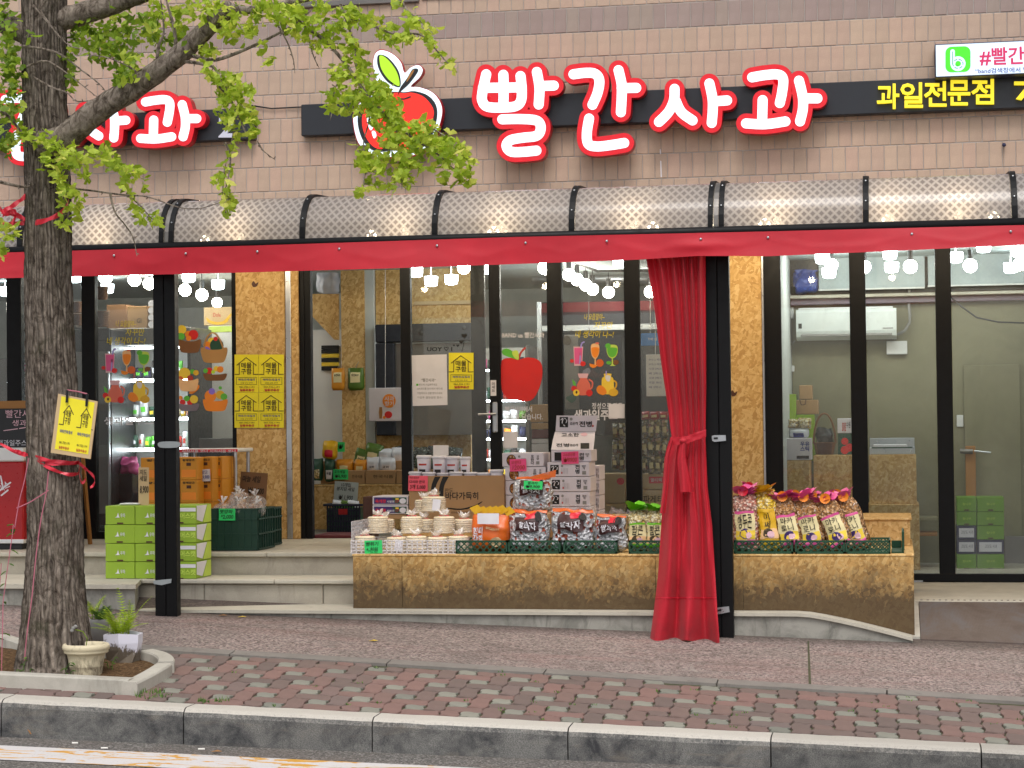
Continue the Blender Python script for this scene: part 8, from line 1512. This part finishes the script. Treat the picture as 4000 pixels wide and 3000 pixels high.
# ================================================================ behind the right panes
F2 = .401
osbp('board_cabinet', 3066, 1798, 3165, 2150, 1.2, .4, 'low strand board cabinet at the left of the right room', F2, cat='cabinet'); osbp('board_cabinet', 3180, 1778, 3334, 2150, 1.5, .4, 'wide strand board cabinet below the wicker basket', F2, cat='cabinet'); osbp('board_cabinet', 3396, 1776, 3580, 1968, 1.4, .45, 'square strand board cabinet holding the metal tray', W(3490, 1968, 1.4).z, cat='cabinet'); osbp('low_cabinet', 3392, 1970, 3592, 2180, 1.3, .6, 'pale strand board base below the square cabinet', F2, cat='cabinet')
t = T('milk_snack_box', 'white carton with blue lettering and a twine bag on top', 'carton', loc=W(3115, 1797, 1.2)); pbox('box', 3063, 1712, 3168, 1797, 1.2, .3, 'box_white', t); TX('print_name', '우유\n스틱', 3126, 1725, 3162, 1763, 1.198, 'ink_blue', t, bold=.03); plate('barcode', quad(3112, 1780, 3160, 1792), 1.198, .001, 'ink', t)
pouch(3082, 1672, 3158, 1711, 1.28, 'white_bag', 'white and blue stick snack bag on the milk carton', 0, 'ink_blue', '우유스틱', 3); pouch(3080, 1636, 3122, 1674, 1.3, 'popcorn', 'clear bag of yellow snacks, left on the milk carton', 0, 'clear_film', None, 4); pouch(3118, 1632, 3170, 1676, 1.3, 'popcorn', 'clear bag of yellow snacks, right on the milk carton', 0, 'clear_film', None, 6)
st0 = pbox('green_box_tower', 3072, 1540, 3110, 1700, 1.75, .25, 'box_green', None, label='lime green box standing behind the milk carton', category='box', zb=W(3090, 1800, 1.75).z); carton(3122, 1505, 3172, 1560, 1.8, .2, 'small brown carton, upper one with a twine loop', 'cardboard'); carton(3110, 1562, 3196, 1618, 1.8, .2, 'brown carton below the small one with a twine loop', 'cardboard'); carton(3112, 1620, 3182, 1800, 1.8, .2, 'lime green carton under the brown cartons', 'box_green')
MB().tube([W(3124, 1562, 1.79), W(3130, 1582, 1.78), W(3145, 1580, 1.78), W(3148, 1562, 1.79)], .004, 5).build('twine_loop', A('wood_dark'), None, label='dark twine loop between the brown cartons', category='twine')
wick(3222, 1728, 1776, 84, 1.62, 'brown wicker basket with tall handle in the right room', handle=.26); t = T('black_bag', 'black plastic bag inside the tall handled wicker basket', 'bag', loc=W(3222, 1740, 1.62)); Bag(W(3222, 1740, 1.62), .14, .15, .13, 0, 0, 31, .02, .6).body('bag', 'plastic_black', t)
t = T('tomato_box', 'green and white carton printed with tomatoes', 'carton', loc=W(3305, 1776, 1.62)); pbox('box', 3273, 1693, 3336, 1776, 1.62, .25, 'melon_green', t); pbox('lid', 3271, 1634, 3336, 1692, 1.62, .25, 'box_white', t)
for cx, cy, r_ in ((3300, 1724, 14), (3318, 1748, 16), (3300, 1758, 16)): plate('print_tomato', ell(cx, cy, r_, r_, 16), 1.618-.0004*cx % 1*.001, .001, 'fruit_red', t)
TX('print_name', '토마토', 3289, 1648, 3305, 1688, 1.618, 'ink_red', t, bold=.03); TX('print_kind', '수원', 3306, 1646, 3322, 1672, 1.618, 'ink', t)
t = T('metal_tray', 'grey metal tray with white packs on the square cabinet', 'tray', loc=W(3490, 1776, 1.45)); X0, X1, Z0, Z1 = rect(3396, 1712, 3574, 1775, 1.45); MB().box(X0, X1, 1.45, 1.46, Z0+.001, Z0+(Z1-Z0)*.45, .003).build('front_wall', A('alu'), t); MB().box(X0, X1, 1.80, 1.81, Z0+.001, Z1, .003).build('back_wall', A('alu'), t); MB().box(X0, X1, 1.46, 1.80, Z0+.001, Z0+.01).build('base', A('alu'), t); MB().box(X0+.02, X1-.02, 1.448, 1.449, Z0+(Z1-Z0)*.38, Z0+(Z1-Z0)*.46).build('green_band', A('tray_green'), t)
for i in range(3): a = X0+.03+i*(X1-X0-.1)/3; MB().box(a, a+.1, 1.5, 1.6, Z0+.012, Z0+(Z1-Z0)*.62, .006).build('white_pack', A('paper_white'), t)
for y in (2020, 2080): pbox('stair_tread', 3590, y, 3662, y+14, 1.6, .3, 'wood' if y == 2080 else 'wall_olive', None, label=('upper' if y == 2020 else 'lower')+' wooden shelf board beside the third frame', category='shelf')
gy = ((1942, 1998, 'g'), (1999, 2053, 'g'), (2054, 2108, 'b'), (2109, 2164, 'b'), (2165, 2227, 'g'))
for i, (y0, y1, k_) in enumerate(gy):
    for c_, (x0, x1) in enumerate(((3738, 3814), (3817, 3922))):
        kk = 'g' if (c_ == 1 and i == 2) else k_; t = T('fruit_box', ('topmost', 'second', 'third', 'fourth', 'lowest')[i]+' '+('green' if kk == 'g' else 'navy edged')+' box in the '+('left', 'right')[c_]+' stack behind the far right pane', 'box', 'boxes stacked in the right room', loc=W((x0+x1)/2, y1, 1.5)); pbox('carton', x0, y0, x1, y1-.5, 1.5, .33, 'box_green_dk' if kk == 'g' else 'navy', t, b=.003, zb=(F2 if i == 4 else None)); xm = (x0+x1)/2
        if kk == 'g': pbox('hand_hole', xm-10, y1-8, xm+10, y1-3, 1.498, .002, 'wood_dark', t, b=0); TX('print', '참나무', xm-16, y0+22, xm+18, y0+32, 1.498, 'lime_print', t, bold=0)
        else: plate('label_panel', quad(x0+8, y0+9, x1-9, y1-9), 1.498, .001, 'paper_white', t); TX('print', '고당도 사과', xm-22, y0+18, xm+25, y0+32, 1.4965, 'navy', t, bold=0)
t = T('blue_sack', 'crumpled blue plastic sack on the ledge above the air conditioner', 'sack', loc=W(3145, 1140, RW-.25)); Bag(W(3147, 1140, RW-.14), .21, .20, .14, 0, 0, 12, .03, .5).body('sack', 'blue_bag', t)
